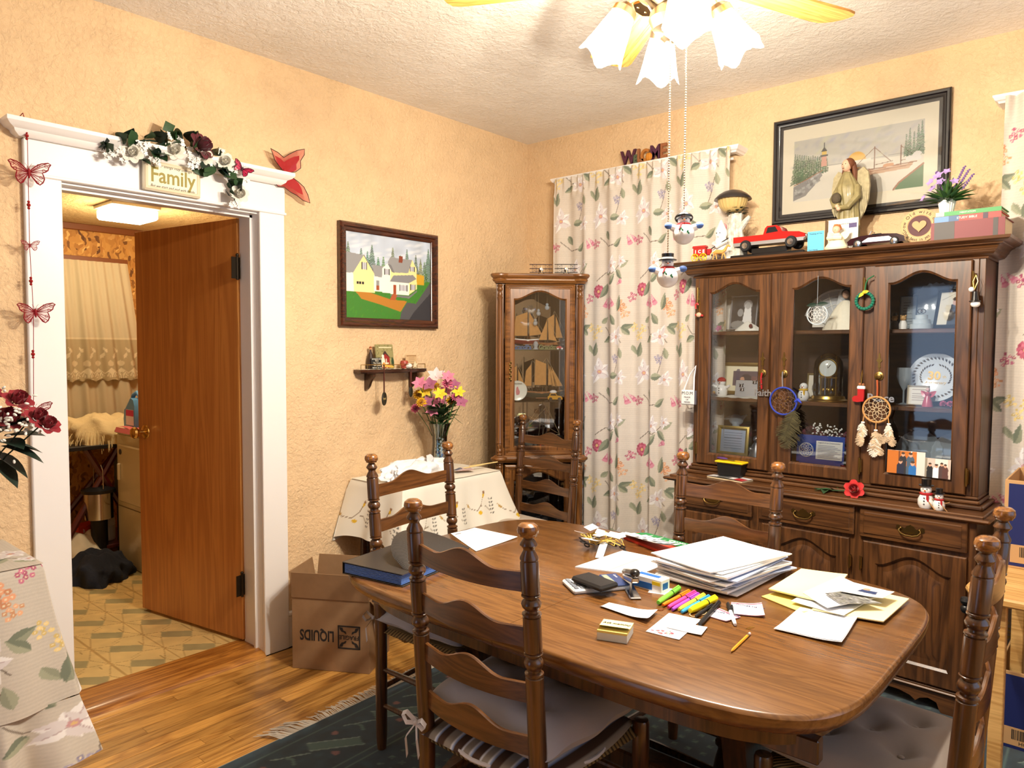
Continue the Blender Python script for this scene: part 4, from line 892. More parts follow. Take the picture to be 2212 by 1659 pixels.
def rose_mb():
    m = MB()
    for r,n,h,tl in ((.12,4,.55,.05),(.26,5,.55,.25),(.42,6,.5,.55),(.55,6,.42,.95)):
        for k in range(n):
            a = 2*pi*k/n + r*5; c,s = cos(a),sin(a); m.leaf((c*r*.35,s*r*.35,.02),(c*sin(tl),s*sin(tl),cos(tl)),(-c,-s,.3),h + r*.2,.62*(r + .45),-.25 if tl < .6 else .28,5,.86)
    return m.sph((0,0,.24),(.14,.14,.2),8,6)
def lily_mb(n=6,w=.38,b=.3):
    m = MB()
    for k in range(n): a = 2*pi*k/n; m.leaf((.03*cos(a),.03*sin(a),0),(cos(a)*.8,sin(a)*.8,.6),(-cos(a)*.5,-sin(a)*.5,1),.6,w,b,5)
    return m.sph((0,0,.06),.07,6,4)
def pom_mb():
    m = MB()
    for i in range(46):
        z = i/45; a = i*2.4; t = z*1.45; m.leaf((0,0,0),(sin(t)*cos(a),sin(t)*sin(a),cos(t)),(0,0,1) if t > .2 else (1,0,0),.5,.2,.1,3)
    return m
def blossom_mb():
    m = MB()
    for q in range(5):
        px,py = (.28*cos(q*2.5)*sqrt(q/5),.28*sin(q*2.5)*sqrt(q/5))
        for k in range(5): a = 2*pi*k/5 + q; m.leaf((px,py,.06*q),(cos(a)*.9,sin(a)*.9,.4),(0,0,1),.26,.17,.2,3)
    return m
fm = lambda n,c: mat(n,c,.7,var=(40,.12),sheen=.2)
D_WROSE = mdata(rose_mb(),fm('ivory_silk',(236,232,220))); D_DROSE = mdata(rose_mb(),fm('burgundy_silk',(92,22,38))); D_RROSE = mdata(rose_mb(),fm('crimson_silk',(140,18,36))); D_BLOS = mdata(blossom_mb(),fm('white_silk',(244,242,238)))
D_YPOM = mdata(pom_mb(),fm('marigold_silk',(242,186,22))); D_YLIL = mdata(lily_mb(),fm('yellow_silk',(246,208,50))); D_PLIL = mdata(lily_mb(6,.42),fm('pink_silk',(222,132,160))); D_PKL = mdata(lily_mb(5,.5,.2),fm('mauve_silk',(168,96,128))); D_WLIL = mdata(lily_mb(),fm('blush_silk',(240,214,214))); D_VLIL = mdata(lily_mb(5,.45),fm('lilac_silk',(176,146,206))); D_CAR = mdata(pom_mb(),fm('carnation_silk',(222,110,146)))
def place(data,name,parent,loc,direction,s,spin=None):
    o = link(bpy.data.objects.new(name,data),parent); d = Vector(direction).normalized(); z = d.to_track_quat('Z','Y').to_matrix().to_4x4()
    o.matrix_local = Matrix.Translation(loc) @ z @ Matrix.Rotation(random.uniform(0,6.28) if spin is None else spin,4,'Z') @ Matrix.Diagonal((s,s,s,1)); return o
def put_leaf(data,parent,loc,d,up,s,w=1):
    o = link(bpy.data.objects.new('leaf',data),parent); y = Vector(d).normalized(); x = y.cross(Vector(up)).normalized(); z = x.cross(y)
    o.matrix_local = Matrix(((x.x*s*w,y.x*s,z.x*s,loc[0]),(x.y*s*w,y.y*s,z.y*s,loc[1]),(x.z*s*w,y.z*s,z.z*s,loc[2]),(0,0,0,1))); return o
# floral swag over the doorway
sw = thing('floral_swag','white and burgundy silk flower swag over the doorway','flowers',(.03,-2.28,2.2)); O = Vector((.03,-2.28,2.2)); R3 = random.Random(4)
vine = [(-2.56,2.19),(-2.49,2.22),(-2.4,2.245),(-2.3,2.25),(-2.2,2.245),(-2.13,2.21),(-2.08,2.16),(-2.05,2.10),(-2.045,2.05)]
MB().tube([(.06 - O.x,y - O.y,z - O.z) for y,z in vine],.004,6).build('vine',M_LEAF2,sw)
for i,(y,z) in enumerate([(-2.576,2.196),(-2.56,2.182),(-2.517,2.225),(-2.48,2.251),(-2.484,2.221),(-2.417,2.25),(-2.375,2.259),(-2.391,2.195),(-2.326,2.297),(-2.354,2.264),(-2.351,2.24),(-2.292,2.286),(-2.244,2.294),(-2.221,2.295),(-2.232,2.243),(-2.133,2.253),(-2.12,2.185),(-2.171,2.169),(-2.07,2.079),(-2.093,2.167),(-2.051,2.135),(-2.045,2.12),(-2.433,2.16),(-2.311,2.254),(-2.364,2.194),(-2.188,2.169)]*2):
    k = min(range(len(vine)),key=lambda j: (vine[j][0] - y) ** 2 + (vine[j][1] - z) ** 2); s = R3.uniform(.07,.09) if i < 26 else R3.uniform(.04,.065); d = Vector((R3.uniform(-.1,.4),y - vine[k][0] + R3.uniform(-.02,.02),z - vine[k][1] + R3.uniform(-.02,.02) + .001))
    j = R3.uniform(-.012,.012) if i >= 26 else 0
    d = d.normalized(); put_leaf(D_IVY if i in (8,10,24,9,23) else D_LEAF if i % 3 else D_DLEAF,sw,Vector((R3.uniform(.06,.105),y + j,z - j)) - O - d*s*.5,d,(1,R3.uniform(-.4,.4),R3.uniform(-.3,.3)),s,1.2)
for y,z in [(-2.474,2.176),(-2.312,2.218),(-2.1,2.215),(-2.194,2.216),(-2.035,2.089)]: place(D_WROSE,'rose',sw,Vector((.075,y,z)) - O,(1,-.25,.1),.058)
place(D_DROSE,'rose',sw,Vector((.085,-2.215,2.25)) - O,(.75,.3,.3),.085)
for y,z in [(-2.534,2.162),(-2.519,2.176),(-2.503,2.174),(-2.456,2.216),(-2.427,2.216),(-2.437,2.187),(-2.506,2.141),(-2.547,2.159),(-2.396,2.165),(-2.381,2.156),(-2.337,2.268),(-2.29,2.266),(-2.288,2.251),(-2.256,2.23),(-2.225,2.195),(-2.219,2.174),(-2.241,2.199),(-2.166,2.197),(-2.091,2.153),(-2.066,2.187),(-2.014,2.146),(-2.069,2.045),(-2.044,2.042),(-2.383,2.21),(-2.117,2.252),(-2.561,2.148),(-2.254,2.171)]: place(D_BLOS,'blossom',sw,Vector((R3.uniform(.07,.09),y,z)) - O,(1,R3.uniform(-.6,.3),R3.uniform(-.3,.4)),.042)
WING = [(0,.0),(.12,.16),(.3,.34),(.56,.5),(.86,.56),(.98,.48),(.88,.34),(.84,.18),(.72,.08),(.58,.02),(.62,-.1),(.66,-.3),(.58,-.5),(.44,-.62),(.32,-.54),(.2,-.34),(.08,-.14)]
def wing_mesh(edge,vein,membrane,s=1,lace=True):
    """flat wings in local xy, lifted like an open book"""
    out = []
    for sg in (-1,1):
        P = [(sg*x*s,y*s,abs(x)*s*.35) for x,y in WING]
        mm = MB().add([(0,.02*s,0)] + P,[(0,i + 1,(i + 1) % len(P) + 1) for i in range(len(P))]); ed = MB().tube(P,.032*s,5,closed=True)
        for k in (2,4,5,7,9,11,12,13,14):
            q = P[k]; ed.tube([(0,0,.004*s),(q[0]*.55,q[1]*.6 + .02*s,q[2]*.55),q],.018*s,4)
        for k in (3,5,7,11,13): ed.torus((P[k][0]*.78,P[k][1]*.78,P[k][2]*.78),.075*s,.014*s,(0,0,1),8,4)
        out.append((mm,ed))
    return out
M_RED = mat('red_lace',(138,16,30),.5,var=(60,.2)); M_REDM = mat('red_film',(226,150,150),.5,alpha=.3); M_GLIT = mat('red_glitter',(176,24,30),.35,bump=(700,.6),coat=.3)
def butterfly(parent,name,m,s,edge,film,label=None):
    b = link(bpy.data.objects.new(name,None),parent); b.matrix_local = m
    if label: b['label'] = label
    for mm,ed in wing_mesh(None,None,None,s):
        w = mm.build('wing',film,b,0); o = ed.build('wing_lace',edge,b)
    bd = MB().tube([(0,-.3*s,.02*s),(0,-.1*s,.03*s),(0,.1*s,.03*s),(0,.22*s,.02*s)],[.03*s,.07*s,.08*s,.05*s],8); bd.tube([(0,.2*s,.02*s),(-.1*s,.4*s,.05*s),(-.17*s,.48*s,.05*s)],.008*s,4).tube([(0,.2*s,.02*s),(.1*s,.4*s,.05*s),(.17*s,.48*s,.05*s)],.008*s,4); bd.build('body',edge,b); return b
pb = butterfly(sw,'butterfly',Matrix.Translation(Vector((.10,-2.033,2.195)) - O) @ frame((0,0,0),(0,.8,-.6),(.85,-.5,.1)),.045,mat('magenta_wing_edge',(60,14,34),.5),mat('magenta_wing',(206,40,84),.5))
g = thing('butterfly_garland','red string of lace butterflies and beads hanging beside the doorway','garland',(.05,-2.82,1.19)); O = Vector((.05,-2.82,1.19)); S = [(-2.827,2.241),(-2.816,2.227),(-2.817,2.05),(-2.819,1.785),(-2.813,1.551),(-2.822,1.19)]
MB().tube([(0,y - O.y,z - O.z) for y,z in S],.0012,5).tube([(-.02,-.012,1.052),(0,-.008,1.06),(.003,-.004,1.042)],.0015,5).build('string',M_RED,g)
for y,z,s in ((-2.816,2.045,.066),(-2.819,1.79,.030),(-2.808,1.553,.06),(-2.82,1.20,.055)): butterfly(g,'butterfly',Matrix.Translation((.004,y - O.y,z - O.z)) @ frame((0,0,0),(0,1,0),(1,-.1,0)),s,M_RED,M_REDM)
for z in (2.174,1.932,1.664,1.404):
    for k,r in ((-1,.005),(0,.007),(1,.005)): MB().sph((0,-2.818 - O.y,z - O.z + k*.011),r,8,6).build('bead',mat('red_bead',(150,14,24),.15,coat=.6),g)
# glittered butterfly on the wall
wbf = thing('wall_butterfly','large red glitter butterfly clinging to the wall above the picture','decoration',(.012,-1.777,2.24)); O = Vector((.012,-1.777,2.24))
for nm,P in (('upper_wing',[(-1.777,2.236),(-1.81,2.255),(-1.845,2.28),(-1.86,2.305),(-1.872,2.322),(-1.83,2.315),(-1.795,2.30),(-1.772,2.318),(-1.735,2.342),(-1.70,2.354),(-1.697,2.33),(-1.712,2.30),(-1.708,2.268),(-1.73,2.248)]),('lower_wing',[(-1.777,2.236),(-1.80,2.222),(-1.838,2.21),(-1.846,2.185),(-1.825,2.165),(-1.79,2.168),(-1.76,2.15),(-1.73,2.14),(-1.70,2.12),(-1.665,2.112),(-1.672,2.15),(-1.69,2.185),(-1.715,2.205),(-1.75,2.225)])):
    c = (sum(y for y,z in P)/len(P),sum(z for y,z in P)/len(P)); lift = lambda y,z: .01 + .30*hypot(y + 1.777,z - 2.236)*(1 if nm == 'upper_wing' else .6)
    v = [(.008,P[0][0] - O.y,P[0][1] - O.z)] + [(lift(y,z),y - O.y,z - O.z) for y,z in P] + [(lift(y,z)*.8,y*.72 + P[0][0]*.28 - O.y,z*.72 + P[0][1]*.28 - O.z) for y,z in P]; n = len(P)
    m = MB().add(v,[(i + 1,(i + 1) % n + 1,n + 1 + (i + 1) % n,n + 1 + i) for i in range(n)]); m.build(nm,mat('red_gauze',(190,60,56),.6,alpha=.6),wbf,0); m = MB().add(v,[(0,n + 1 + i,n + 1 + (i + 1) % n) for i in range(n)]); m.build(nm + '_glitter',M_GLIT,wbf,0)
    MB().tube(v[1:n + 1],.0018,5,closed=True).build('wire',mat('dark_wire',(60,20,16),.5),wbf)
MB().tube([(.012,-.012,.02),(.014,0,0),(.012,.008,-.02)],[.004,.007,.004],8).build('body',M_GLIT,wbf)
# sign hanging under the swag
sg = link(bpy.data.objects.new('family_sign',None)); tag(sg,'cream wooden Family sign hung under the flower swag','sign'); sg.matrix_world = frame((.03,-2.307,2.112),(0,.999,-.015),(1,0,0))
MB().box((-.115,-.06,0),(.115,.06,.022),.004).build('board',mat('cream_distressed_paint',(240,230,206),.6,var=(25,.06)),sg)
MB().sweep([(-.112,-.057,.022),(.112,-.057,.022),(.112,.057,.022),(-.112,.057,.022)],[(0,0),(-.004,.003),(-.012,.002),(-.014,0)],(0,0,1)).build('edge_moulding',mat('cream_edge',(222,206,176),.6),sg)
M_OLIVE = mat('olive_lettering',(150,136,62),.6); M_INK = mat('dark_ink',(70,58,44),.7)
text('Family',.085,M_OLIVE,sg,Matrix.Translation((0,.002,.0225)),off=.0012,sx=.84); text('Other things may change us,',.0165,M_INK,sg,Matrix.Translation((.008,.042,.0225)),shear=.35,sx=.95); text('But we start and end with family.',.0165,M_INK,sg,Matrix.Translation((0,-.040,.0225)),shear=.35,sx=.82)
# ---------------------------------------------------------------- wall shelf and its trinkets
sh = thing('wall_shelf','small dark wall shelf with brass gallery rail','shelf',(0,-1.16,1.318)); M_SHELF = wood('dark_shelf_wood',(40,18,8),(78,42,20),'y',14,.3,.4,.08)
fr = [(0.004,-.225),(.06,-.225),(.085,-.2),(.088,-.14),(.1,-.09),(.112,0),(.1,.09),(.088,.14),(.085,.2),(.06,.225),(.004,.225)]
fix_normals(MB().prism(fr,-.014,0,'xy').build('board',M_SHELF,sh)); fix_normals(MB().prism([(x*.93,y*.97) for x,y in fr],-.019,-.014,'xy').build('lower_moulding',M_SHELF,sh))
for y in (-.15,.15): fix_normals(MB().prism([(.004,-.019),(.075,-.019),(.078,-.035),(.06,-.05),(.048,-.068),(.04,-.085),(.025,-.1),(.008,-.108),(.004,-.1)],y - .007,y + .007,'xz').build('bracket',M_SHELF,sh))
rl = [(x*.93,y*.97) for x,y in fr[1:-1]]; m = MB().tube([(x,y,.026) for x,y in rl],.0018,6)
for x,y in [rl[0],rl[2],rl[4],rl[6],rl[8]] + [rl[1],rl[7]]: m.cyl((x,y,0),(x,y,.027),.0016,n=6)
m.build('gallery_rail',M_BRASS,sh)
def lace(c):
    for i in range(0,44):
        for j in range(0,8): c.ell(.01*i + .004*(j % 2),.01*j,.0026,.0026,(206,196,176))
cv = Canvas(.40,.075,.002,(240,234,220)); lace(cv); dl = cv.build('lace_runner',vcol('lace_cotton',.9),None,fn=lambda U,V: (.016 + V + np.clip(V - .07,0,1)*0,U - .2 - 1.16,1.3195 + .0015*np.sin(U*90) ** 2 + U*0)); tag(dl,'white lace runner under the shelf trinkets','doily')
def plaque(name,label,cat,y,x,w,h,th,col,draw,tilt=.12,arch=False,z=1.3215):
    t = link(bpy.data.objects.new(name,None)); tag(t,label,cat); t.matrix_world = frame((x,y,z + .0005),(-.12,1,0),(cos(tilt),.12,sin(tilt))); m = MB().box((-w/2,0,-th),(w/2,h,0),.003); m.build('board',mat(name + '_paint',col,.6,var=(50,.1)),t)
    if draw: cv = Canvas(w - .006,h - .006,.0016,col); draw(cv); cv.build('artwork',PRINT(),t,fn=lambda U,V: (U - w/2 + .003,V + .003,U*0 + .0006))
    return t
def birdhouse_art(c):
    for k in range(60): c.ell(rng.random()*c.w,rng.random()*c.h,.006,.003,(120,116,70),rng.random()*3,.8)
    c.poly([(.03,0),(.09,0),(.09,.055),(.06,.085),(.03,.055)],(150,40,32)); c.poly([(.024,.052),(.06,.092),(.096,.052),(.06,.075)],(60,40,34)); c.line([(.065,.0),(.065,.045)],.008,(236,226,196)); c.line([(.05,.025),(.08,.025)],.006,(236,226,196))
    for x in (.012,.112): c.leaf(x,0,.06,.022,1.57,(44,70,40))
    c.ell(.042,.03,.014,.03,(236,228,206)); c.ell(.042,.062,.009,.009,(240,232,214)); c.ell(.045,.016,.012,.014,(214,150,70)); c.line([(.05,.012),(.11,.006)],.012,(214,170,70)); c.line([(.02,.108),(.11,.108)],.006,(220,210,170))
plaque('birdhouse_plaque','tan plaque painted with a red birdhouse on wall shelf','plaque',-1.205,.045,.128,.128,.012,(156,148,98),birdhouse_art)
def black_art(c):
    for i in range(7): c.poly([(i*.01,c.h - .008),(i*.01 + .005,c.h - .008),(i*.01 + .005,c.h),(i*.01,c.h)],(230,226,214)); c.poly([(i*.01,0),(i*.01 + .005,0),(i*.01 + .005,.006),(i*.01,.006)],(230,226,214))
t = plaque('checkered_plaque','tiny black plaque with checkered border on wall shelf','plaque',-1.278,.062,.072,.058,.008,(34,34,32),black_art)
for i,b in enumerate(('Bless','This House','and Family')): text(b,.012,mat('cream_letter',(226,218,196),.7),t,Matrix.Translation((0,.042 - .012*i,.0008)))
t = plaque('verse_plaque','parchment-coloured verse plaque at the end of wall shelf','plaque',-1.03,.05,.086,.072,.009,(206,172,128),lambda c: [c.line([(.018,.052 - .01*i),(.062,.052 - .01*i)],.002,(120,90,60)) for i in range(4)] + [c.ell(.004 + (i % 12)*.0068,.003 if i < 12 else .063,.004,.003,(150,112,70)) for i in range(24)])
t = thing('bottle_figurine','little dark bottle-shaped lady figurine on wall shelf','figurine',(.03,-1.297,1.3215)); MB().lathe([(.0,0),(.017,.001),(.02,.02),(.017,.05),(.011,.075),(.006,.088),(.005,.098)],16).build('body',mat('figurine_brown',(56,38,30),.5),t); MB().sph((0,0,.105),.008,10,8).build('head',mat('figurine_skin',(206,150,110),.6),t); MB().sph((0,0,.111),(.008,.008,.005),10,6).build('hair',mat('figurine_hair',(150,70,30),.7),t)
t = thing('apple_figurine','round red apple ornament on wall shelf','figurine',(.065,-1.10,1.3215)); MB().lathe([(0,.006),(.012,.0),(.022,.012),(.024,.026),(.019,.04),(.008,.043),(0,.038)],18).build('fruit',mat('apple_red',(168,72,58),.4,var=(60,.2)),t); MB().tube([(0,0,.038),(.002,.001,.046),(.005,.001,.052)],.0014,5).build('stem',M_INK,t)
t = thing('snow_figurine','small white snow scene ornament with star on wall shelf','figurine',(.085,-1.075,1.3215)); MB().sph((0,-.012,.014),(.02,.02,.014),12,8).build('drift',mat('ornament_white',(242,238,230),.6),t); st = [((.02 if i % 2 == 0 else .009)*cos(i*pi/5 + pi/2),(.02 if i % 2 == 0 else .009)*sin(i*pi/5 + pi/2)) for i in range(10)]; fix_normals(MB().prism([(y + .03,z + .018) for y,z in st],.0,.005,'yz').build('star',mat('star_cream',(230,216,180),.6),t))
t = thing('hanging_disc','dark round Friends disc hanging from the shelf by ribbon','ornament',(.095,-1.262,1.168)); ax = frame((0,0,0),(-.55,.84,0),(.84,.55,0)); m = MB(); m.xf = ax; m.lathe([(0,-.003),(.034,-.003),(.036,0),(.033,.004),(.026,.002),(0,.002)],28); m.build('disc',mat('disc_black',(40,40,30),.5),t); m = MB(); m.box((-.002,-.003,.034),(.002,.003,.128)).box((-.003,-.002,.126),(.003,.002,.176)); m.build('ribbon',mat('brown_ribbon',(80,36,26),.8),t); text('friend',.017,mat('gold_letter',(196,172,110),.5),t,ax @ Matrix.Translation((0,0,.0026)))
t = thing('hanging_strap','slim dark strap ornament hanging from the shelf beside bouquet','ornament',(.1,-1.085,1.22)); MB().box((-.002,-.006,0),(.002,.006,.1)).build('ribbon',mat('brown_ribbon',(80,36,26),.8),t); MB().sph((0,0,-.022),(.004,.014,.03),10,8).build('charm',mat('disc_black',(40,40,30),.5),t)
# ---------------------------------------------------------------- rug under the table
def rug_art(c):
    W,H = c.w,c.h; lt,sg,pk = (116,136,128),(70,96,92),(122,84,82)
    c.noise(.12,(120,110))
    for d,wd,col in ((.06,.008,sg),(.30,.008,sg),(.33,.004,sg)):
        c.line([(d,d),(W - d,d),(W - d,H - d),(d,H - d),(d,d)],wd,col)
    n = 0
    for side in range(2):
        for y in np.arange(.1,H - .1,.30):
            x = .1 if side == 0 else W - .26
            c.poly([(x,y),(x + .05,y - .02),(x + .16,y + .13),(x + .11,y + .15)],sg); c.line([(x,y),(x + .11,y + .15)],.006,lt); c.line([(x + .05,y - .02),(x + .16,y + .13)],.006,lt)
            c.line([(x + .0,y + .16),(x + .06,y + .27)],.006,lt); c.ell(x + .02,y + .11,.016,.012,pk); c.ell(x + .13,y + .03,.016,.012,pk)
            for k in range(5): c.ell(x + .03 + .012*k,y + .2 + .008*sin(k),.007,.006,sg)
    for i in np.arange(.4,W - .36,.055):
        for j in np.arange(.1,H - .1,.055): c.line([(i - .007,j - .007),(i + .007,j + .007)],.006,sg); c.line([(i - .007,j + .007),(i + .007,j - .007)],.006,sg)
RW_,RH = 2.35,2.5
rg = thing('area_rug','dark teal fringed rug spread under the dining table','rug',(.735,-2.62,.001),rad(1.5))
cv = Canvas(RW_,RH,.0065,(26,50,60)); rug_art(cv); cv.build('pile',vcol('rug_wool',1.0,bump=(900,.3),sheen=.3),rg,fn=lambda U,V: (U,V,U*0 + .007))
MB().sweep([(0,0,0),(RW_,0,0),(RW_,RH,0),(0,RH,0)],[(0,0),(.003,0),(.003,.007),(0,.0075)],(0,0,1)).build('binding',mat('rug_edge',(150,156,150),.9),rg)
m = MB(); R4 = random.Random(2); y = .36
while y < 1.6:
    a = R4.uniform(-.3,.3); L = R4.uniform(.05,.075)*(1.3 if y < .5 else 1); sk = -.7 if y < .52 else 0; m.tube([(.004,y,.007),(-L*.5,y + a*.02 + sk*.03,.009 + R4.random()*.006),(-L,y + a*.04 + sk*.07,.004)],[.0018,.002,.0012],4); y += .0048
f = m.build('fringe',mat('fringe_cotton',(206,196,180),.95),rg); f['kind'] = 'stuff'
# ---------------------------------------------------------------- cardboard carton
M_CARD = mat('corrugated_cardboard',(150,116,82),.85,var=(18,.08)); M_CARDI = mat('cardboard_inside',(164,124,84),.85)
ca = rad(31); cb = thing('cardboard_box','open brown cardboard carton printed LIQUIDS beside the doorway','box',(.225,-1.895,.001),ca)
L,D,Hh,th = .362,.255,.322,.005
for nm,a,b in (('front_wall',(0,0,0),(L,th,Hh)),('back_wall',(0,D - th,0),(L,D,Hh)),('side_wall',(0,th,0),(th,D - th,Hh)),('side_wall',(L - th,th,0),(L,D - th,Hh)),('bottom',(th,th,0),(L - th,D - th,th))): box(nm,a,b,M_CARD,cb,.001)
def flap(p,q,out,rise,nm='flap'):
    P,Q = Vector(p),Vector(q); n = Vector(out); u = Vector((0,0,rise)); t = n.normalized()*.004; a = (Q - P).normalized()*.008
    MB().add([P,Q,Q + u + n - a,P + u + n + a,P + t,Q + t,Q + u + n + t - a,P + u + n + t + a],[(0,1,2,3),(7,6,5,4),(0,4,5,1),(1,5,6,2),(2,6,7,3),(3,7,4,0)]).build(nm,M_CARD,cb)
flap((0,0,Hh),(L,0,Hh),(0,-.018,0),.118); flap((0,D,Hh),(L,D,Hh),(0,.012,0),.12); flap((0,th,Hh),(0,D - th,Hh),(-.015,0,0),.11); flap((L,D - th,Hh),(L,th,Hh),(.085,0,0),-.085)
M_BLACK = mat('black_print',(38,34,32),.8); fm_ = frame((0,-.0006,0),(-1,0,0),(0,-1,0))
text('LIQUIDS',.066,M_BLACK,cb,fm_ @ Matrix.Translation((-.118,-.158,0)),off=.0016,sx=.66)
m = MB(); cx,cz = .268,.157; s = .052
for a,b in (((-s,-s),(s,-s + .006)),((-s,s - .006),(s,s)),((-s,-s),(-s + .006,s)),((s - .006,-s),(s,s))): m.box((cx + a[0],-.0012,cz + a[1]),(cx + b[0],-.0004,cz + b[1]))
for sx in (-1,1):
    for sz in (-1,1): m.prism([(cx + sx*a,cz + sz*b) for a,b in ((.045,.045),(.03,.042),(.026,.03),(.015,.026),(.012,.014),(.02,.018),(.024,.022),(.034,.024),(.042,.034))],-.0012,-.0004,'xz')
fix_normals(m.build('fragile_mark',M_BLACK,cb)); text('FRAGILE',.026,M_BLACK,cb,fm_ @ Matrix.Translation((-cx,-cz,0)),off=.0004,sx=.95)
# ---------------------------------------------------------------- draped tables
def drape(t,x0,x1,y0,y1,z,drop,flare,canvas,mt,waves=.012,cornerf=1.3,r=.035,hemf=None,seed=1,base=0,wf=(26,47),nm='skirt'):
    """cloth skirt hung round a rectangle; canvas runs along the edge from the near-left corner counter-clockwise"""
    segs = []; P = [(x0,y0),(x1,y0),(x1,y1),(x0,y1)]; L = [x1 - x0,y1 - y0,x1 - x0,y1 - y0]; tot = sum(L); rr = random.Random(seed); ph = [rr.uniform(0,6) for _ in range(5)]
    def fn(U,V):
        s = U/canvas.w*tot; v = 1 - V/canvas.h; X = np.zeros_like(U); Y = np.zeros_like(U); NX = np.zeros_like(U); NY = np.zeros_like(U); cd = np.full_like(U,9.)
        acc = 0; dirs = [(1,0),(0,1),(-1,0),(0,-1)]
        for i in range(4):
            k = (s >= acc - 1e-9) & (s <= acc + L[i] + 1e-9); q = s - acc; dx,dy = dirs[i]
            X[k] = P[i][0] + dx*q[k]; Y[k] = P[i][1] + dy*q[k]; b = np.clip(q/.13,0,1); e = np.clip((L[i] - q)/.13,0,1); n0,n1,n2 = (dirs[i - 1][1],-dirs[i - 1][0]),(dy,-dx),(dirs[(i + 1) % 4][1],-dirs[(i + 1) % 4][0])
            wx = n1[0] + (n0[0])*.5*(1 - b) ** 1.5*2*.5 + n2[0]*.5*(1 - e) ** 1.5; wy = n1[1] + n0[1]*.5*(1 - b) ** 1.5*2*.5 + n2[1]*.5*(1 - e) ** 1.5
            wx = n1[0] + n0[0]*(1 - b) ** 1.5 + n2[0]*(1 - e) ** 1.5; wy = n1[1] + n0[1]*(1 - b) ** 1.5 + n2[1]*(1 - e) ** 1.5; nn = np.hypot(wx,wy)
            NX[k] = (wx/nn)[k]; NY[k] = (wy/nn)[k]; cd[k] = np.minimum(q,L[i] - q)[k]; acc += L[i]
        cf = np.exp(-(cd/.07) ** 2); round_ = r*(1 - np.sqrt(np.clip(1 - np.clip(1 - v*canvas.h/r,0,1) ** 2,0,1)))
        off = base*(1 + cornerf*cf) + flare*v ** 1.15*(1 + cornerf*cf) + waves*(v if not base else .35 + v)*(np.sin(s*wf[0] + ph[0] + v) + .6*np.sin(s*wf[1] + ph[1])) - round_*.3
        zz = z - v*canvas.h*(1 - .04*cf) + (hemf(s,v,cd) if hemf else 0)
        return np.maximum(X + NX*off,.008),Y + NY*off,zz
    return canvas.build(nm,mt,t,fn=fn),fn,tot
def embroider(c):
    br,ye = (128,104,76),(222,180,40)
    for x in np.arange(.08,c.w,.20):
        y = .07 + .02*sin(x*9); c.line([(x,y),(x + .03,y + .03),(x + .05,y + .07)],.003,br); c.line([(x,y),(x - .04,y + .012),(x - .06,y + .03)],.003,br); c.line([(x + .02,y + .02),(x + .06,y + .016),(x + .085,y - .01)],.003,br)
        c.leaf(x + .05,y + .06,.03,.014,1.2,ye); c.leaf(x - .05,y + .02,.026,.012,2.2,(180,140,60)); c.ell(x + .015,y - .012,.012,.009,ye); c.ell(x + .06,y + .085,.01,.007,(150,112,76))
        for k in range(5): c.leaf(x + .1,y - .03 + .018*k,.018,.007,.6,(90,84,74)); c.leaf(x + .1,y - .03 + .018*k,.018,.007,2.5,(90,84,74))
M_LINEN = vcol('cream_linen',.9,bump=(30,.25)); 
tz = .768; X0,X1,Y0,Y1 = .03,.425,-1.42,-.735
st_ = thing('side_table','small dark side table hidden under an embroidered cloth','table',(.2,-1.08,0))
box('top',(X0 - .2 + .01,Y0 + 1.08 + .01,tz - .03),(X1 - .2 - .01,Y1 + 1.08 - .01,tz - .004),M_SHELF,st_)
for x in (X0 + .04,X1 - .04):
    for y in (Y0 + .05,Y1 - .05): MB().lathe([(.012,0),(.02,.1),(.024,.4),(.02,.6),(.026,.66),(.026,tz - .03)],14,(x - .2,y + 1.08,0)).build('leg',M_SHELF,st_)
cl = thing('embroidered_cloth','cream cloth with yellow embroidered flowers over the side table','tablecloth',(0,0,0))
cv = Canvas(2.2,.27,.005,(232,226,212)); embroider(cv); drape(cl,X0 - .005,X1 + .005,Y0 - .005,Y1 + .005,tz,.27,.055,cv,M_LINEN,.008,1.5,hemf=lambda s,v,cd: -.045*v*np.exp(-(cd/.05) ** 2),seed=3)
cv = Canvas(X1 - X0 + .01,Y1 - Y0 + .01,.008,(236,230,216)); cv.build('cloth_top',M_LINEN,cl,fn=lambda U,V: (X0 - .005 + U,Y0 - .005 + V,tz + .0005 + .0015*np.sin(U*40)*np.sin(V*33)))
# white plastic bag
bg = thing('plastic_bag','crumpled white plastic bag on the embroidered cloth','bag',(.27,-1.20,tz + .002)); m = MB()
def bagpt(u,v):
    a = 2*pi*u; b = pi*v; nz = 1 + .10*sin(5*a + 3*b) + .07*sin(11*a - 4*b + 1) + .05*sin(17*a + 9*b); r = sin(b) ** .7*nz
    return (.10*r*cos(a),.19*r*sin(a),max(0,.045 - .055*cos(b)*nz - .012) + .012*sin(9*a)*sin(b)*(v > .4))
m.grid(64,28,bagpt,True); m.build('film',mat('white_film',(240,240,242),.4,bump=(35,.5)),bg); m = MB(); m.grid(8,10,lambda u,v: (.02 + .05*u,.05 + .05*v - .04*u,.095 + .02*sin(3*v + 4*u))); m.build('bag_handle',mat('white_film',(240,240,242)),bg,60)
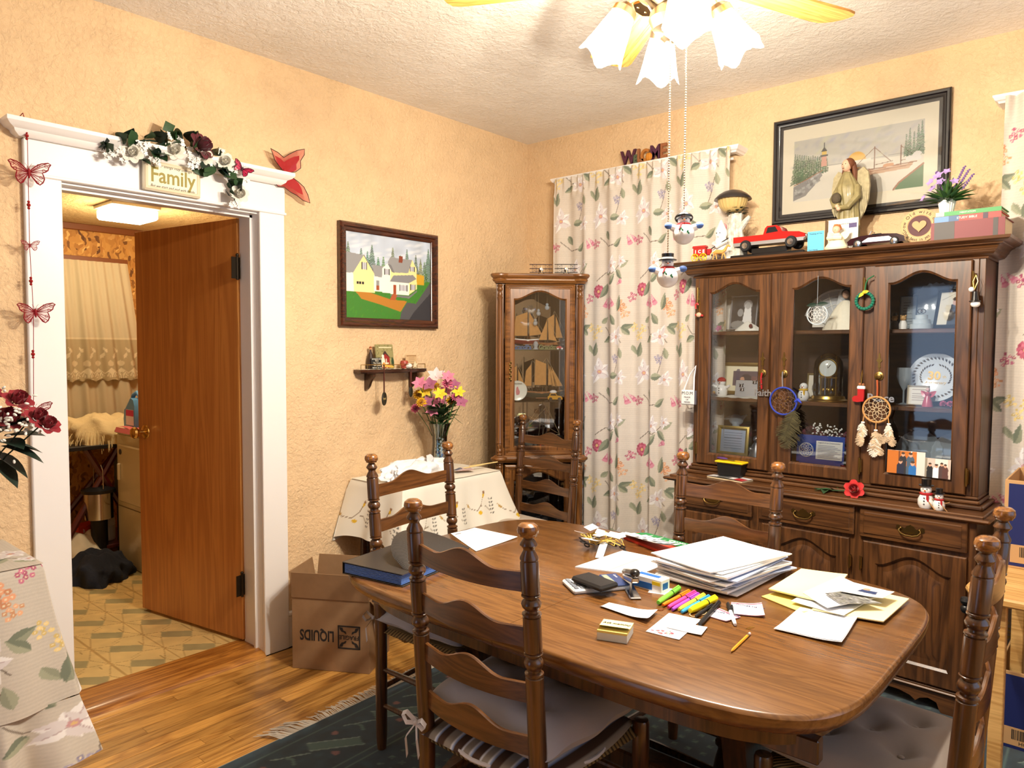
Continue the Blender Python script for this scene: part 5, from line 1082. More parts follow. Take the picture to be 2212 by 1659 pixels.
# little flags
def flag_art(c):
    for i in range(13): c.poly([(0,i*c.h/13),(c.w,i*c.h/13),(c.w,(i + 1)*c.h/13),(0,(i + 1)*c.h/13)],(150,30,40) if i % 2 == 0 else (236,230,224))
    c.poly([(0,c.h*.46),(c.w*.42,c.h*.46),(c.w*.42,c.h),(0,c.h)],(34,38,74))
    for i in range(6):
        for j in range(4): c.ell(c.w*(.04 + .065*i),c.h*(.53 + .13*j),.0016,.0016,(230,230,230))
fg = thing('stick_flag','small striped flag on a wooden stick lying on the cloth','flag',(.35,-.87,tz + .004),rad(68)); cv = Canvas(.10,.065,.0018,(236,230,224)); flag_art(cv)
cv.build('flag_cloth',vcol('flag_cotton',.9),fg,fn=lambda U,V: (U - .1,V*.9 - .03,.004 + .012*np.sin(U*40) ** 2*(V + .01)*10 + .006)); MB().cyl((-.1,.032,.006),(.16,.05,.03),.0032,n=8).build('stick',mat('pale_stick',(226,196,130),.6),fg)
fg2 = thing('flag_stick','second pale wooden flag stick crossing the first','stick',(.35,-.87,tz + .004),rad(64)); MB().cyl((.0,.05,.018),(.165,.05,.032),.0032,n=8).build('stick',mat('pale_stick',(226,196,130),.6),fg2)
# glass vase of silk flowers
VX,VY = .185,-.955; va = thing('glass_vase','clear flared glass vase filled with colored pebbles','vase',(VX,VY,tz + .002)); vz = lambda *p: p
vp = [(.046,0),(.052,.012),(.05,.05),(.044,.10),(.039,.15),(.041,.19),(.049,.225),(.058,.255)]
MB().lathe(vp + [(r - .003,h) for r,h in vp[::-1]][:-1] + [(0,.01)],32).build('glass',glass('vase_glass',(240,248,250),.7),va)
pm = [mat('pebble_white',(226,222,212),.25),mat('pebble_blue',(52,86,150),.15,coat=.5),mat('pebble_dark',(64,40,40),.2),mat('pebble_clear',(150,190,214),.1,coat=.6)]; pd = [mdata(MB().sph((0,0,0),(1,.85,.7),8,6),q) for q in pm]; R5 = random.Random(6)
for k in range(110):
    h = .016 + .165*(k/110); rm = np.interp(h,[q[1] for q in vp],[q[0] for q in vp]) - .011; a = k*2.4; rr = rm*(1 if k % 4 else .5)
    q = 0 if h > .13 and R5.random() < .8 else R5.choice((0,1,1,3,3,2)); o = link(bpy.data.objects.new('pebble',pd[q]),va); o.location = (rr*cos(a),rr*sin(a),h); o.scale = (.0085,)*3; o.rotation_euler = (R5.random()*3,R5.random()*3,0)
bq = thing('flower_bouquet','pink and yellow silk bouquet standing in the glass vase','flowers',(VX,VY,tz + .20)); FC = [(-.115,.235,D_YPOM,.055),(-.07,.255,D_YLIL,.055),(.01,.245,D_YLIL,.052),(.065,.2,D_YPOM,.06),(.105,.255,D_YLIL,.05),(-.1,.3,D_PLIL,.055),(-.02,.335,D_WLIL,.07),(.045,.3,D_CAR,.055),(-.05,.29,D_PKL,.06),(.0,.2,D_PLIL,.06),(-.03,.155,D_PLIL,.05),(.08,.29,D_PKL,.05),(-.13,.16,D_CAR,.05),(.12,.2,D_PKL,.05),(-.06,.2,D_PKL,.05),(.03,.25,D_PLIL,.05),(-.09,.2,D_YPOM,.05),(.05,.335,D_PLIL,.05),(-.02,.28,D_YPOM,.045),(.09,.23,D_CAR,.045)]
for k,(x,z,dd,s) in enumerate(FC):
    dpt = R5.uniform(.02,.07)*(1 if k % 3 else -.4); p = Vector((CR[0]*x - CF[0]*dpt*1.0,CR[1]*x - CF[1]*dpt,z - .03)); place(dd,'bloom',bq,p,(p.x*1.2 + .45,p.y*1.2 - .5,.55),s*1.3); MB().tube([(0,0,-.1),tuple(p*.5 + Vector((0,0,-.03))),tuple(p)],.002,5).build('stem',M_LEAF3,bq)
for k in range(34):
    a = R5.uniform(0,6.28); z = R5.uniform(.03,.16); s = R5.uniform(.05,.09) if k > 7 else R5.uniform(.10,.135); put_leaf(D_LEAF if k < 8 else R5.choice((D_SLEAF,D_SLEAF,D_LEAF)),bq,(.02*cos(a),.02*sin(a),z),(cos(a),sin(a),R5.uniform(.1,.9)),(0,0,1),s,1.3 if k < 8 else 1)
for a,L in ((-.55,.2),(-.75,.17),(2.6,.16),(-.5,.12)): MB().tube([(0,0,.06),(cos(a)*L*.5 + .02,sin(a)*L*.5 + .02,.12),(cos(a)*L + .05,sin(a)*L + .06,.07)],[.0016,.0014,.0006],4).build('grass_blade',M_LEAF,bq)
MB().tube([(0,0,.1),(-.01,.02,.3),(.01,.03,.37)],.0012,4).build('twig',M_INK,bq)
# ---------------------------------------------------------------- table with floral cloth at the left edge, crimson roses on it
lt = thing('hall_table','table hidden under the ruffled floral cloth by the wall','table',(.25,-3.3,0))
box('top',(-.22,-.4,.72),(.195,.37,.744),M_SHELF,lt)
for x in (-.18,.16):
    for y in (-.36,.33): MB().lathe([(.016,0),(.022,.2),(.026,.5),(.024,.72)],12,(x,y,0)).build('leg',M_SHELF,lt)
fc = thing('floral_tablecloth','ruffled floral tablecloth on the hall table beside the doorway','tablecloth',(0,0,0)); tx0,tx1,ty0,ty1 = .02,.455,-3.72,-2.92
M_FCL = vcol('printed_tablecloth_cotton',.9,bump=(160,.06),trans=.08); pw = 2*(tx1 - tx0 + ty1 - ty0)
cv = fabric(pw,.44,.003,1.25,(.12,.16),(206,197,184)); drape(fc,tx0,tx1,ty0,ty1,.749,.44,.07,cv,M_FCL,.012,.55,seed=5)
cv = fabric(pw,.19,.0035,1.1,(.05,.1),(206,197,184)); hh = .19
drape(fc,tx0,tx1,ty0,ty1,.749 - .425,hh,.045,cv,M_FCL,.014,.5,r=.001,base=.062,wf=(52,88),nm='ruffle')
cv = fabric(tx1 - tx0,ty1 - ty0,.004,1.25,(.1,.3),(206,197,184)); cv.build('cloth_top',M_FCL,fc,fn=lambda U,V: (tx0 + U,ty0 + V,.7492 + U*0))
vs_ = thing('rose_vase','dark vase holding the crimson roses on the hall table','vase',(.30,-3.08,.752)); MB().lathe([(.0,0),(.04,0),(.055,.06),(.05,.14),(.032,.2),(.036,.23)],20).build('body',mat('dark_glaze',(44,40,46),.2,coat=.5),vs_)
rb = thing('rose_bouquet','crimson silk roses with baby breath and dark leaves','flowers',(.30,-3.08,.98)); O = Vector((.30,-3.08,.98))
for p,s in (((.40,-2.965,1.275),.062),((.385,-2.985,1.215),.07),((.445,-2.925,1.225),.055),((.465,-2.905,1.20),.055),((.30,-3.06,1.29),.06),((.34,-3.1,1.23),.06),((.36,-3.03,1.3),.055)):
    q = Vector(p) - O; place(D_RROSE,'rose',rb,q - Vector((0,0,.02)),(q.x*1.5 + .3,q.y,.55),s*1.05); MB().tube([(0,0,-.05),tuple(q*.5),tuple(q)],.0025,5).build('stem',M_LEAF2,rb)
bd = mdata(MB().sph((0,0,0),(.0042,.0042,.007),7,5),mat('baby_breath',(240,238,230),.6))
for k in range(60): q = Vector((.40 + R5.gauss(0,.04),-2.955 + R5.gauss(0,.035),1.205 + R5.gauss(0,.035))) - O; o = link(bpy.data.objects.new('bud',bd),rb); o.location = q + Vector((.045,-.03,0)); o.rotation_euler = (R5.random()*3,R5.random()*3,0)
for k,(p,d,s) in enumerate([((.36,-2.99,1.15),(.6,.7,.1),.12),((.36,-3.0,1.12),(.5,.8,-.35),.13),((.35,-3.0,1.16),(.7,.6,.5),.11),((.34,-3.02,1.10),(.4,.6,-.5),.13),((.36,-3.0,1.14),(.9,.3,-.1),.11),((.34,-3.0,1.17),(.2,.9,.3),.1),((.33,-3.05,1.12),(.8,.0,-.3),.13),((.34,-3.02,1.08),(.5,.5,-.7),.12),((.38,-2.97,1.18),(.6,.7,.6),.08),((.35,-3.0,1.13),(.2,.8,-.2),.12)]): put_leaf(D_DLEAF,rb,Vector(p) - O,d,(0,0,1),s,1.35)
# ---------------------------------------------------------------- laundry room contents
ll = thing('ceiling_light','lit white box light on the laundry room ceiling','ceiling light',(-1.62,-1.83,LZ)); box('base',(-.14,-.14,-.02),(.14,.14,0),M_WHITE,ll); MB().box((-.13,-.13,-.085),(.13,.13,-.02),.012).build('diffuser',mat('lit_diffuser',(255,250,240),.5,emit=(255,236,196,9)),ll)
ld = bpy.data.lights.new('laundry_light','POINT'); ld.energy = LAUNDRY_W; ld.color = (1,.83,.56); ld.shadow_soft_size = .1; lo = link(bpy.data.objects.new('laundry_light',ld),ll); lo.location = (0,0,-.2)
M_DRY = mat('almond_enamel',(232,220,188),.25,coat=.4); dy = thing('clothes_dryer','almond white clothes dryer behind the open door','dryer',(-1.98,-1.79,.015))
MB().box((0,0,0),(.685,.68,.86),.01).build('cabinet',M_DRY,dy); MB().box((-.006,-.012,.858),(.691,.69,.885),.008).build('top_panel',M_DRY,dy); d = MB().box((.05,-.014,.42),(.62,.004,.79),.012).build('door',M_DRY,dy); MB().box((.075,-.03,.56),(.10,-.012,.67),.006).build('handle',M_DRY,d)
MB().lathe([(.0,0),(.018,0),(.018,.003),(0,.003)],20,(.1,-.0145,.745),(.1,-1,.745)).build('badge',mat('badge_grey',(70,70,74),.4),dy); box('seam',(.02,-.002,.385),(.67,.001,.39),mat('seam_shadow_gap',(120,108,84),.6),dy,0)
MB().box((0,.58,.885),(.685,.68,1.02),.01).build('console',M_DRY,dy)
M_BLUJ = mat('blue_jug_plastic',(84,140,186),.35)
jg = thing('detergent_jug','light blue detergent jug standing on the dryer','jug',(-1.89,-1.70,.902)); o = [(-.075,0),(.085,0),(.09,.05),(.09,.15),(.07,.19),(.03,.20),(-.02,.155),(-.05,.13),(-.07,.12),(-.082,.06)]; MB().prism(o,-.045,.045,'xz').build('body',M_BLUJ,jg); fix_normals(MB().tube([(-.07,0,.12),(-.06,0,.17),(-.03,0,.215),(.03,0,.235),(.06,0,.215),(.07,0,.18)],.013,10).build('handle',M_BLUJ,jg)); sheet('label',.12,.1,(236,232,232),lambda c: c.poly([(0,.06),(.12,.06),(.12,.1),(0,.1)],(206,40,92)),jg,frame((.02,-.0465,.075),(1,0,0),(0,-1,0)),.004)
pk = thing('pink_towel','folded pink towel lying on the dryer top','towel',(-1.75,-1.6,.902)); m = MB(); m.grid(12,12,lambda u,v: (-.2 + .4*u,-.2 + .4*v,.012 + .006*sin(6*u + 4*v))); m.grid(12,2,lambda u,v: (-.2 + .4*u,-.2 - .012*v,.012 - .03*v)); m.build('cloth',mat('pink_terry',(196,96,92),.95,bump=(200,.3)),pk,60)
# lace curtain on the far wall
lc = thing('lace_curtain','cream tiered lace curtain on the laundry room window','curtain',(LX + .05,-1.95,0)); M_LACE = vcol('ivory_voile',.9,trans=.25)
def lace_tier(z0,z1,off,border,nm):
    w = .78; cv = Canvas(w,z1 - z0,.006,(214,198,164))
    if border:
        cv.poly([(0,0),(w,0),(w,border),(0,border)],(190,170,132)); cv.line([(0,border),(w,border)],.012,(228,212,176))
        for x in np.arange(.03,w,.075):
            for a in np.linspace(.5,2.64,8): cv.line([(x,.09),(x + .042*cos(a + pi),.09 + .075*sin(a + pi))],.005,(238,224,190))
            cv.ell(x,.125,.02,.02,(226,208,170)); cv.leaf(x + .02,.16,.05,.02,1.0,(232,216,180)); cv.leaf(x - .01,.2,.045,.02,2.2,(232,216,180))
    cv.build(nm,M_LACE,lc,fn=lambda U,V: (off + .018*np.sin(U*48)*(1.1 - V/(z1 - z0)) + .006*np.sin(U*110),U*.88 - .25 - .0*V + .11*(U/w)*(1 - V/(z1 - z0)),z0 + V + (np.where(V < .01,.012*np.abs(np.sin(U*42)),0) if border else 0)))
lace_tier(1.19,2.02,.055,.30,'valance'); lace_tier(.80,1.98,.02,0,'lower_tier')
box('header_board',(-.045,-.27,2.02),(.0,.46,2.055),mat('brown_cove',(120,66,26),.5),lc)
def heap(name,label,cat,loc,r,col,seed,bump=(60,.4),fn=None):
    t = thing(name,label,cat,loc); q = random.Random(seed); p = [q.uniform(0,6) for _ in range(8)]
    def pt(u,v):
        a,b = 2*pi*u,pi/2*v; nz = 1 + .13*sin(3*a + p[0]) + .09*sin(7*a + 4*b + p[1]) + .06*sin(12*a - 6*b + p[2]); rr = cos(b) ** .6*nz
        return (r[0]*rr*cos(a),r[1]*rr*sin(a),r[2]*sin(b)*(1 + .22*sin(5*a + p[3])*cos(b) + .12*sin(9*rr + p[4])) )
    m = MB(); m.grid(56,20,pt,True); m.add([pt(i/56,0) for i in range(56)],[tuple(range(56))]); m.build('cloth',mat(name + '_cotton',col,.95,bump=bump),t,70); return t
heap('white_laundry','heap of white laundry on the laundry room floor','laundry',(-2.17,-1.98,.018),(.24,.2,.20),(226,214,190),3); heap('denim_heap','crumpled dark jeans on the floor before the dryer','jeans',(-1.78,-2.0,.018),(.26,.17,.14),(30,34,46),5,(90,.5))
t = heap('cream_blanket','fringed cream blanket bundled below the lace curtain','blanket',(-2.25,-1.80,.80),(.24,.26,.17),(226,204,156),8,(70,.8)); m = MB(); 
for k in range(120): a = R5.uniform(0,6.28); L = R5.uniform(.03,.06); z = R5.uniform(.0,.06); m.tube([(.23*cos(a),.25*sin(a),z + .03),(.26*cos(a),.28*sin(a),z),(.265*cos(a),.285*sin(a),z - L)],[.003,.003,.0015],4)
m.build('fringe',mat('blanket_fringe',(222,200,152),.95),t)['kind'] = 'stuff'
wb_ = thing('workbench','dark red steel utility bench holding the blanket','bench',(-2.27,-1.85,.015)); M_DRED = mat('dark_red_steel',(86,22,20),.35,coat=.4)
box('bench_top',(-.2,-.35,.76),(.28,.42,.785),mat('black_board',(30,28,28),.5),wb_)
for a,b in (((.22,-.33,0),(.22,.1,.76)),((.22,.3,0),(.22,-.1,.76)),((-.17,-.33,0),(-.17,.3,.76))): MB().tube([a,b],.022,8).build('leg',M_DRED,wb_)
MB().box((-.2,-.35,.1),(.26,.42,.125),.004).build('lower_shelf',M_DRED,wb_)
bl = thing('bleach_bottle','white bleach bottle with pink cap on the bench shelf','bottle',(-2.16,-1.80,.142)); MB().lathe([(0,0),(.05,0),(.055,.01),(.055,.12),(.05,.15),(.035,.19),(.02,.22),(.018,.235)],22).build('body',mat('white_hdpe',(238,236,230),.35),bl); MB().tube([(.03,-.03,.13),(.055,-.05,.15),(.04,-.035,.2),(.015,-.01,.215)],.01,8).build('handle',mat('white_hdpe',(238,236,230),.35),bl); MB().lathe([(0,.23),(.022,.23),(.022,.258),(0,.26)],18).build('cap',mat('magenta_cap',(200,36,104),.4),bl); MB().lathe([(.0556,.02),(.0556,.10)],22,ang=pi*1.2).build('label',mat('grey_label',(206,206,200),.6),bl)
rbx = thing('red_box','orange-red cardboard box on the bench shelf','box',(-2.2,-1.93,.142),rad(24)); box('carton',(-.04,-.085,0),(.06,.085,.12),mat('orange_red_card',(206,58,30),.6),rbx,.002); text('hoover',.03,M_WHITE,rbx,frame((.0605,-.045,.06),(0,0,1),(1,0,0)))
so = thing('round_stool','black and chrome pedal bin under the bench','bin',(-2.05,-1.88,.018)); MB().lathe([(0,.30),(.085,.30),(.085,.47),(.0,.47)],24).build('drum',mat('chrome',(200,200,204),.15,1),so); MB().lathe([(.0,.47),(.1,.47),(.1,.49),(.05,.505),(0,.51)],24).build('lid',mat('black_plastic',(22,22,24),.4),so); MB().tube([(-.08,0,.49),(-.07,0,.62),(-.04,0,.65),(.05,0,.65),(.08,0,.62),(.085,0,.5)],.003,6).build('wire_handle',mat('chrome',(200,200,204)),so); MB().lathe([(.05,0),(.05,.3)],12).build('stand',mat('black_plastic',(22,22,24)),so)
gc = thing('tool_case','grey-green plastic case standing beside the bench','case',(-2.02,-1.70,.018)); MB().box((-.1,-.06,.42),(.08,.08,.74),.012).build('shell',mat('grey_green_plastic',(70,82,74),.5),gc); MB().box((-.09,-.05,0),(.07,.07,.42),.006).build('base',mat('black_plastic',(22,22,24)),gc)
# ---------------------------------------------------------------- boxes by the right-hand window
M_BLUE = mat('navy_print',(22,34,92),.6); M_OAK2 = wood('pale_oak',(188,138,74),(228,184,116),'x',10,.45,.15,.06)
tt = thing('folding_table','pale oak folding table holding a blue box beside hutch','table',(2.70,-.95,0)); box('top',(-.03,.0,.622),(.85,.62,.65),M_OAK2,tt,.006); MB().tube([(-.03,.02,.636),(-.06,.1,.636),(-.05,.3,.636)],.014,10).build('edge_rail',M_OAK2,tt)
for x in (.03,.78):
    for y in (.06,.56): box('leg',(x - .02,y - .02,0),(x + .02,y + .02,.622),M_OAK2,tt,.003)
MB().lathe([(0,0),(.014,.002),(.018,.012),(.014,.022),(0,.026)],14,(-.06,.03,.60)).sph((-.06,.03,.585),.016,10,8).build('knob',mat('black_plastic',(22,22,24)),tt)
def banker_box(name,label,loc,w,d,h,code):
    t = thing(name,label,'box',loc); M_K = mat('kraft_board',(192,150,102),.8); th = .006
    for nm,a,b in (('front_wall',(0,0,0),(w,th,h)),('back_wall',(0,d - th,0),(w,d,h)),('side_wall',(0,th,0),(th,d - th,h)),('side_wall',(w - th,th,0),(w,d - th,h)),('bottom',(th,th,0),(w - th,d - th,th))): box(nm,a,b,M_K,t,.001)
    box('blue_print',(.012,-.0008,.008),(w - .01,.0,h - .012),M_BLUE,t,0); lb = box('kraft_patch',(.022,-.0016,.02),(.16,-.0008,.085),M_K,t,0); m = MB(); x = .05
    while x < .14: q = R5.choice((.0012,.002,.003)); m.box((x,-.0022,.042),(x + q,-.0016,.078)); x += q + R5.choice((.0014,.0024))
    m.build('barcode',M_BLACK,t); text(code,.018,M_BLACK,t,frame((.095,-.0018,.031),(1,0,0),(0,-1,0))); return t
banker_box('blue_storage_box','open blue storage box standing on the folding table',(2.69,-.538,.651),.5,.36,.315,'HCVY'); banker_box('blue_storage_box','open blue storage box on floor under the folding table',(2.69,-.572,.001),.5,.36,.285,'HCVY')
fr_ = thing('small_frame','brown picture frame leaning inside the lower blue box','frame',(2.80,-.53,.012),0,None,(rad(8),0,0)); MB().sweep([(0,0,0),(.16,0,0),(.16,0,.315),(0,0,.315)],[(0,0),(0,.012),(-.018,.012),(-.02,0)],(0,-1,0)).build('moulding',M_SHELF,fr_); box('backing',(.01,.0,.01),(.15,.004,.305),mat('dark_mat',(46,44,46)),fr_,0)
# ---------------------------------------------------------------- things on, in and hung from the hutch
HM = Matrix.Translation((1.946,-.463,0)) @ Matrix.Rotation(HTH,4,'Z')
HW = lambda X,Y,z: tuple(HM @ Vector((X,Y,z)))
def ht(name,label,cat,X,Y,z,rz=0,group=None,rot=None): return thing(name,label,cat,HW(X,Y,z),HTH + rz,group,(rot[0],rot[1],HTH + rot[2]) if rot else None)
ZTOP = 1.8605; FRONT_X = lambda X,z,Y: frame((X,Y,z),(1,0,0),(0,-1,0))
M_CW = mat('ceramic_white',(240,238,234),.3,coat=.3); M_BLK = mat('gloss_black',(18,18,20),.3,coat=.3); M_ORANGE = mat('carrot',(226,110,30),.6); M_SCARF = mat('red_scarf',(170,28,34),.8); M_GOLD = mat('gold_trim',(200,160,80),.3,1); M_SKIN = mat('doll_skin',(222,176,148),.6)
# solar lamp statue
t = ht('gnome_lamp','white gnome and tree stump statue carrying a solar lamp','lamp',-.475,.24,ZTOP)
def bark(u,v): a = 2*pi*u; r = (.04 - .008*v + .012*(1 - v) ** 3)*(1 + .12*sin(5*a + 4*v) + .06*sin(13*a)); return (.03 + r*cos(a) + .006*sin(6*v),r*sin(a)*.8,.235*v)
m = MB(); m.grid(40,16,bark,True); m.tube([(.05,0,.16),(.085,0,.2),(.10,0,.215)],[.018,.013,.009],8); m.build('stump',mat('birch_grey',(206,202,190),.7,var=(45,.4)),t)
m = MB(); m.lathe([(0,0),(.04,.0),(.048,.02),(.042,.06),(.03,.085),(.026,.1),(.032,.115),(.03,.135),(.02,.155),(.006,.185),(0,.19)],20,(-.035,-.03,.02),sy=.8); m.tube([(-.06,-.05,.09),(-.03,-.08,.075),(.02,-.07,.1)],[.014,.012,.009],8).sph((-.06,-.055,.045),(.022,.02,.014),10,6).sph((-.01,-.06,.04),(.022,.02,.014),10,6).sph((-.035,-.058,.128),.006,8,6); m.box((-.06,-.045,0),(.06,.03,.022),.008); m.build('gnome',M_CW,t)
m = MB()
for x in (-.045,-.027): m.sph((x,-.056,.142),.0028,6,4)
m.tube([(-.055,-.088,.062),(.03,-.078,.108)],.003,5); m.build('face_detail',mat('charcoal_paint',(60,56,52),.7),t)
m = MB()
for k in range(46): a = k*2.4; m.leaf((.03 + .03*cos(a),.025*sin(a),.232 + .012*(k % 3)),(cos(a),sin(a),.3),(0,0,1),.03,.014,.2,3)
m.build('leaf_collar',M_LEAF2,t); m = MB(); n = 48; pr = [(.03,.245),(.045,.25),(.06,.268),(.068,.29),(.071,.31)]; vs = [(.01 + r*(1 + .025*(-1) ** k)*cos(2*pi*k/n),r*(1 + .025*(-1) ** k)*sin(2*pi*k/n),z) for r,z in pr for k in range(n)]; m.add(vs,[(i*n + k,i*n + (k + 1) % n,(i + 1)*n + (k + 1) % n,(i + 1)*n + k) for i in range(4) for k in range(n)]); m.build('ribbed_bowl',mat('amber_plastic',(226,196,128),.25,alpha=.8,coat=.3),t)
MB().lathe([(.0,.31),(.072,.308),(.09,.305),(.088,.312),(.07,.33),(.045,.345),(.02,.352),(0,.353)],32,(.01,0,0)).build('solar_cap',mat('dark_steel',(74,70,70),.3,.7),t)
# circus wagon and horses
t = ht('toy_wagon','red toy circus wagon with yellow wheels on the hutch top','toy',-.575,.13,ZTOP,rad(4)); MB().box((-.035,-.012,.026),(.03,.012,.07),.002).build('wagon_body',mat('toy_red',(176,36,30),.5),t); MB().prism([(-.04,.068),(.034,.068),(.03,.078),(-.036,.078)],-.014,.014,'xz').build('roof',mat('toy_red',(176,36,30)),t)
for i,b in enumerate('ICE'): text(b,.022,M_CW,t,FRONT_X(-.022 + .021*i,.049,-.0126),off=.0008)
m = MB().box((.034,-.01,.03),(.055,.01,.06),.003); m.build('driver_seat',M_SCARF,t)
for x in (-.024,.02): 
    m = MB(); m.torus((x,-.016,.02),.018,.0022,(0,1,0),18,6)
    for k in range(8): a = k*pi/4; m.tube([(x,-.016,.02),(x + .018*cos(a),-.016,.02 + .018*sin(a))],.0014,4)
    m.build('wheel',mat('toy_yellow',(240,196,20),.4),t)
t = ht('toy_horse','tan toy horse pulling the circus wagon','toy',-.475,.13,ZTOP,rad(4)); m = MB(); m.tube([(-.03,0,.036),(-.015,0,.042),(.015,0,.04),(.028,0,.048),(.038,0,.066)],[.008,.011,.010,.008,.005],8).tube([(.036,0,.066),(.046,0,.068),(.054,0,.062)],[.0055,.005,.0035],8)
for x,dx in ((-.026,-.008),(-.02,.008),(.018,-.006),(.022,.012)): m.tube([(x,0,.034),(x + dx*.6,0,.018),(x + dx,0,.001)],[.004,.003,.0025],6)
m.build('body',mat('horse_tan',(222,160,84),.6),t); MB().tube([(-.035,0,.042),(-.045,0,.03),(-.046,0,.016)],[.003,.003,.001],6).tube([(.03,0,.062),(.022,0,.05)],.003,5).build('mane_tail',mat('horse_mane',(240,214,150),.7),t)
# red pickup on its stand
t = ht('display_stand','black display stand under the red toy pickup','stand',-.25,.22,ZTOP); MB().box((-.19,-.05,0),(.17,.05,.022),.004).build('base',M_BLK,t); MB().box((-.09,-.03,.022),(.08,.03,.05),.003).build('riser',M_BLK,t)
t = ht('toy_pickup','red and silver toy pickup truck on the black stand','toy truck',-.25,.22,ZTOP + .052); M_TR = mat('truck_red',(180,26,26),.2,coat=.8); M_SIL = mat('truck_silver',(182,182,186),.3,.6)
fix_normals(MB().prism([(-.18,.03),(-.18,.058),(-.03,.058),(-.022,.085),(-.012,.096),(.032,.096),(.05,.086),(.062,.064),(.14,.056),(.165,.046),(.168,.03)],-.038,.038,'xz').build('body',M_TR,t)); fix_normals(MB().prism([(-.18,.014),(-.18,.031),(.168,.031),(.168,.014)],-.037,.037,'xz').build('lower_body',M_SIL,t))
m = MB()
for y in (-.0385,.0385): m.prism([(-.016,.062),(-.008,.088),(.028,.09),(.042,.066)],y - .0005,y + .0005,'xz')
m.add([(.034,-.034,.094),(.06,-.034,.065),(.06,.034,.065),(.034,.034,.094)],[(0,1,2,3)]); m.build('windows',mat('toy_window',(30,34,40),.1,coat=.5),t)
MB().box((-.17,-.031,.0585),(-.036,.031,.059)).build('bed',M_BLK,t); MB().box((.16,-.04,.012),(.176,.04,.026),.003).build('bumper',mat('chrome',(200,200,204)),t); MB().box((.164,-.024,.03),(.170,.024,.044),.002).build('grille',mat('chrome',(200,200,204)),t)
for x in (-.115,.105):
    for y in (-.04,.04):
        w = MB().lathe([(0,-.011),(.024,-.011),(.027,-.006),(.027,.006),(.024,.011),(0,.011)],20,(x,y,.012),(x,y + 1,.012)).build('tyre',mat('rubber',(26,26,28),.7),t); MB().lathe([(0,0),(.014,0),(.014,.001),(0,.002)],16,(x,y*1.29,.012),(x,y*9,.012)).build('hub',mat('chrome',(200,200,204)),w)
# cards, little angel
t = ht('blue_card','pale blue greeting card standing on the hutch top','card',-.026,.16,ZTOP); box('paper',(-.036,0,0),(.036,.001,.096),mat('sky_card',(96,186,226),.7),t,0); text('Thinking of You',.009,M_INK,t,FRONT_X(0,.085,-.0006)); text('from friends',.008,M_INK,t,FRONT_X(-.01,.014,-.0006))
t = ht('white_card','tall white greeting card standing behind the little angel','card',.08,.19,ZTOP,rad(-6)); box('paper',(-.066,0,0),(.066,.001,.142),mat('card_white',(236,232,224),.7),t,0); MB().box((-.066,-.03,0),(-.0655,.001,.14)).build('fold',mat('card_brown',(120,92,60),.7),t); text('with love to you',.009,M_INK,t,FRONT_X(0,.12,-.0006)); MB().box((.026,-.0008,.1),(.06,-.0002,.12)).build('stamp',mat('stamp_violet',(90,80,120),.7),t)
t = ht('cherub_figurine','small cream cherub figurine before the white card','figurine',.075,.13,ZTOP); m = MB(); m.lathe([(0,0),(.046,0),(.05,.01),(.036,.03),(.026,.055),(.016,.068),(.012,.074)],20,sy=.8); m.tube([(-.03,-.02,.052),(0,-.034,.05),(.026,-.02,.05)],.009,8); m.build('robe',mat('cherub_cream',(236,224,190),.6),t); MB().sph((0,-.004,.088),.017,12,10).sph((0,-.021,.086),.003,6,4).build('head',M_SKIN,t); m = MB()
for k in range(26): a,z = k*2.4,.09 + .016*(k/26); m.sph((.015*cos(a)*(1 - k/60),.004 + .013*sin(a),z + .002),.006,6,4)
m.build('hair',mat('auburn_curls',(176,110,62),.7),t)
for s in (-1,1): MB().leaf((s*.012,.012,.045),(s*.8,.2,.9),(0,-1,0),.055,.034,.1,5).build('wing',mat('cherub_cream',(236,224,190)),t)
# tall angel
t = ht('angel_statue','tall bronze-robed angel statue with feathered wings on the hutch','statue',.055,.31,ZTOP,rad(-12)); M_ROBE = mat('bronze_green_robe',(146,134,92),.45,var=(35,.25),coat=.2)
def robe(u,v):
    a = 2*pi*u; r = np.interp(v,[0,.06,.3,.55,.7,.8,.9,1],[.05,.05,.046,.04,.047,.05,.034,.014]); f = 1 + .09*sin(9*a + 3*v)*(1 - v) ** .6 + .04*sin(15*a); return (r*f*cos(a)*1.05 + .008*sin(4*v),r*f*sin(a)*.8,.372*v)
m = MB(); m.grid(56,30,robe,True); m.build('robe',M_ROBE,t)
m = MB(); m.tube([(-.042,0,.30),(-.056,-.02,.25),(-.03,-.05,.215),(-.005,-.052,.22)],[.016,.017,.013,.009],10); m.build('sleeve',M_ROBE,t); m = MB(); m.tube([(.042,0,.30),(.056,-.018,.25),(.03,-.048,.205),(-.01,-.055,.205)],[.016,.017,.013,.009],10); m.build('sleeve',M_ROBE,t); m = MB(); m.tube([(-.05,-.02,.12),(-.02,-.05,.08),(.03,-.05,.03)],[.012,.011,.008],8); m.build('sash',M_ROBE,t)
MB().sph((-.014,-.058,.212),.01,8,6).sph((-.006,-.06,.2),.01,8,6).build('hands',M_SKIN,t); m = MB(); m.sph((-.024,-.05,.25),(.022,.018,.026),12,8); m.build('bouquet',mat('dark_posy',(84,74,58),.8,bump=(200,.8)),t)
m = MB(); m.lathe([(.011,.355),(.010,.375)],10).sph((-.003,-.008,.398),(.021,.023,.028),14,12).sph((-.006,-.031,.394),(.004,.005,.005),8,6); m.build('head',M_SKIN,t); m = MB(); m.sph((.003,.002,.406),(.025,.025,.026),12,10); 
for a in np.linspace(-.4,3.4,14): m.tube([(.018*cos(a),.012 + .014*sin(a),.41),(.027*cos(a),.014 + .02*sin(a),.37),(.03*cos(a),.016 + .024*sin(a),.325)],[.008,.008,.003],6)
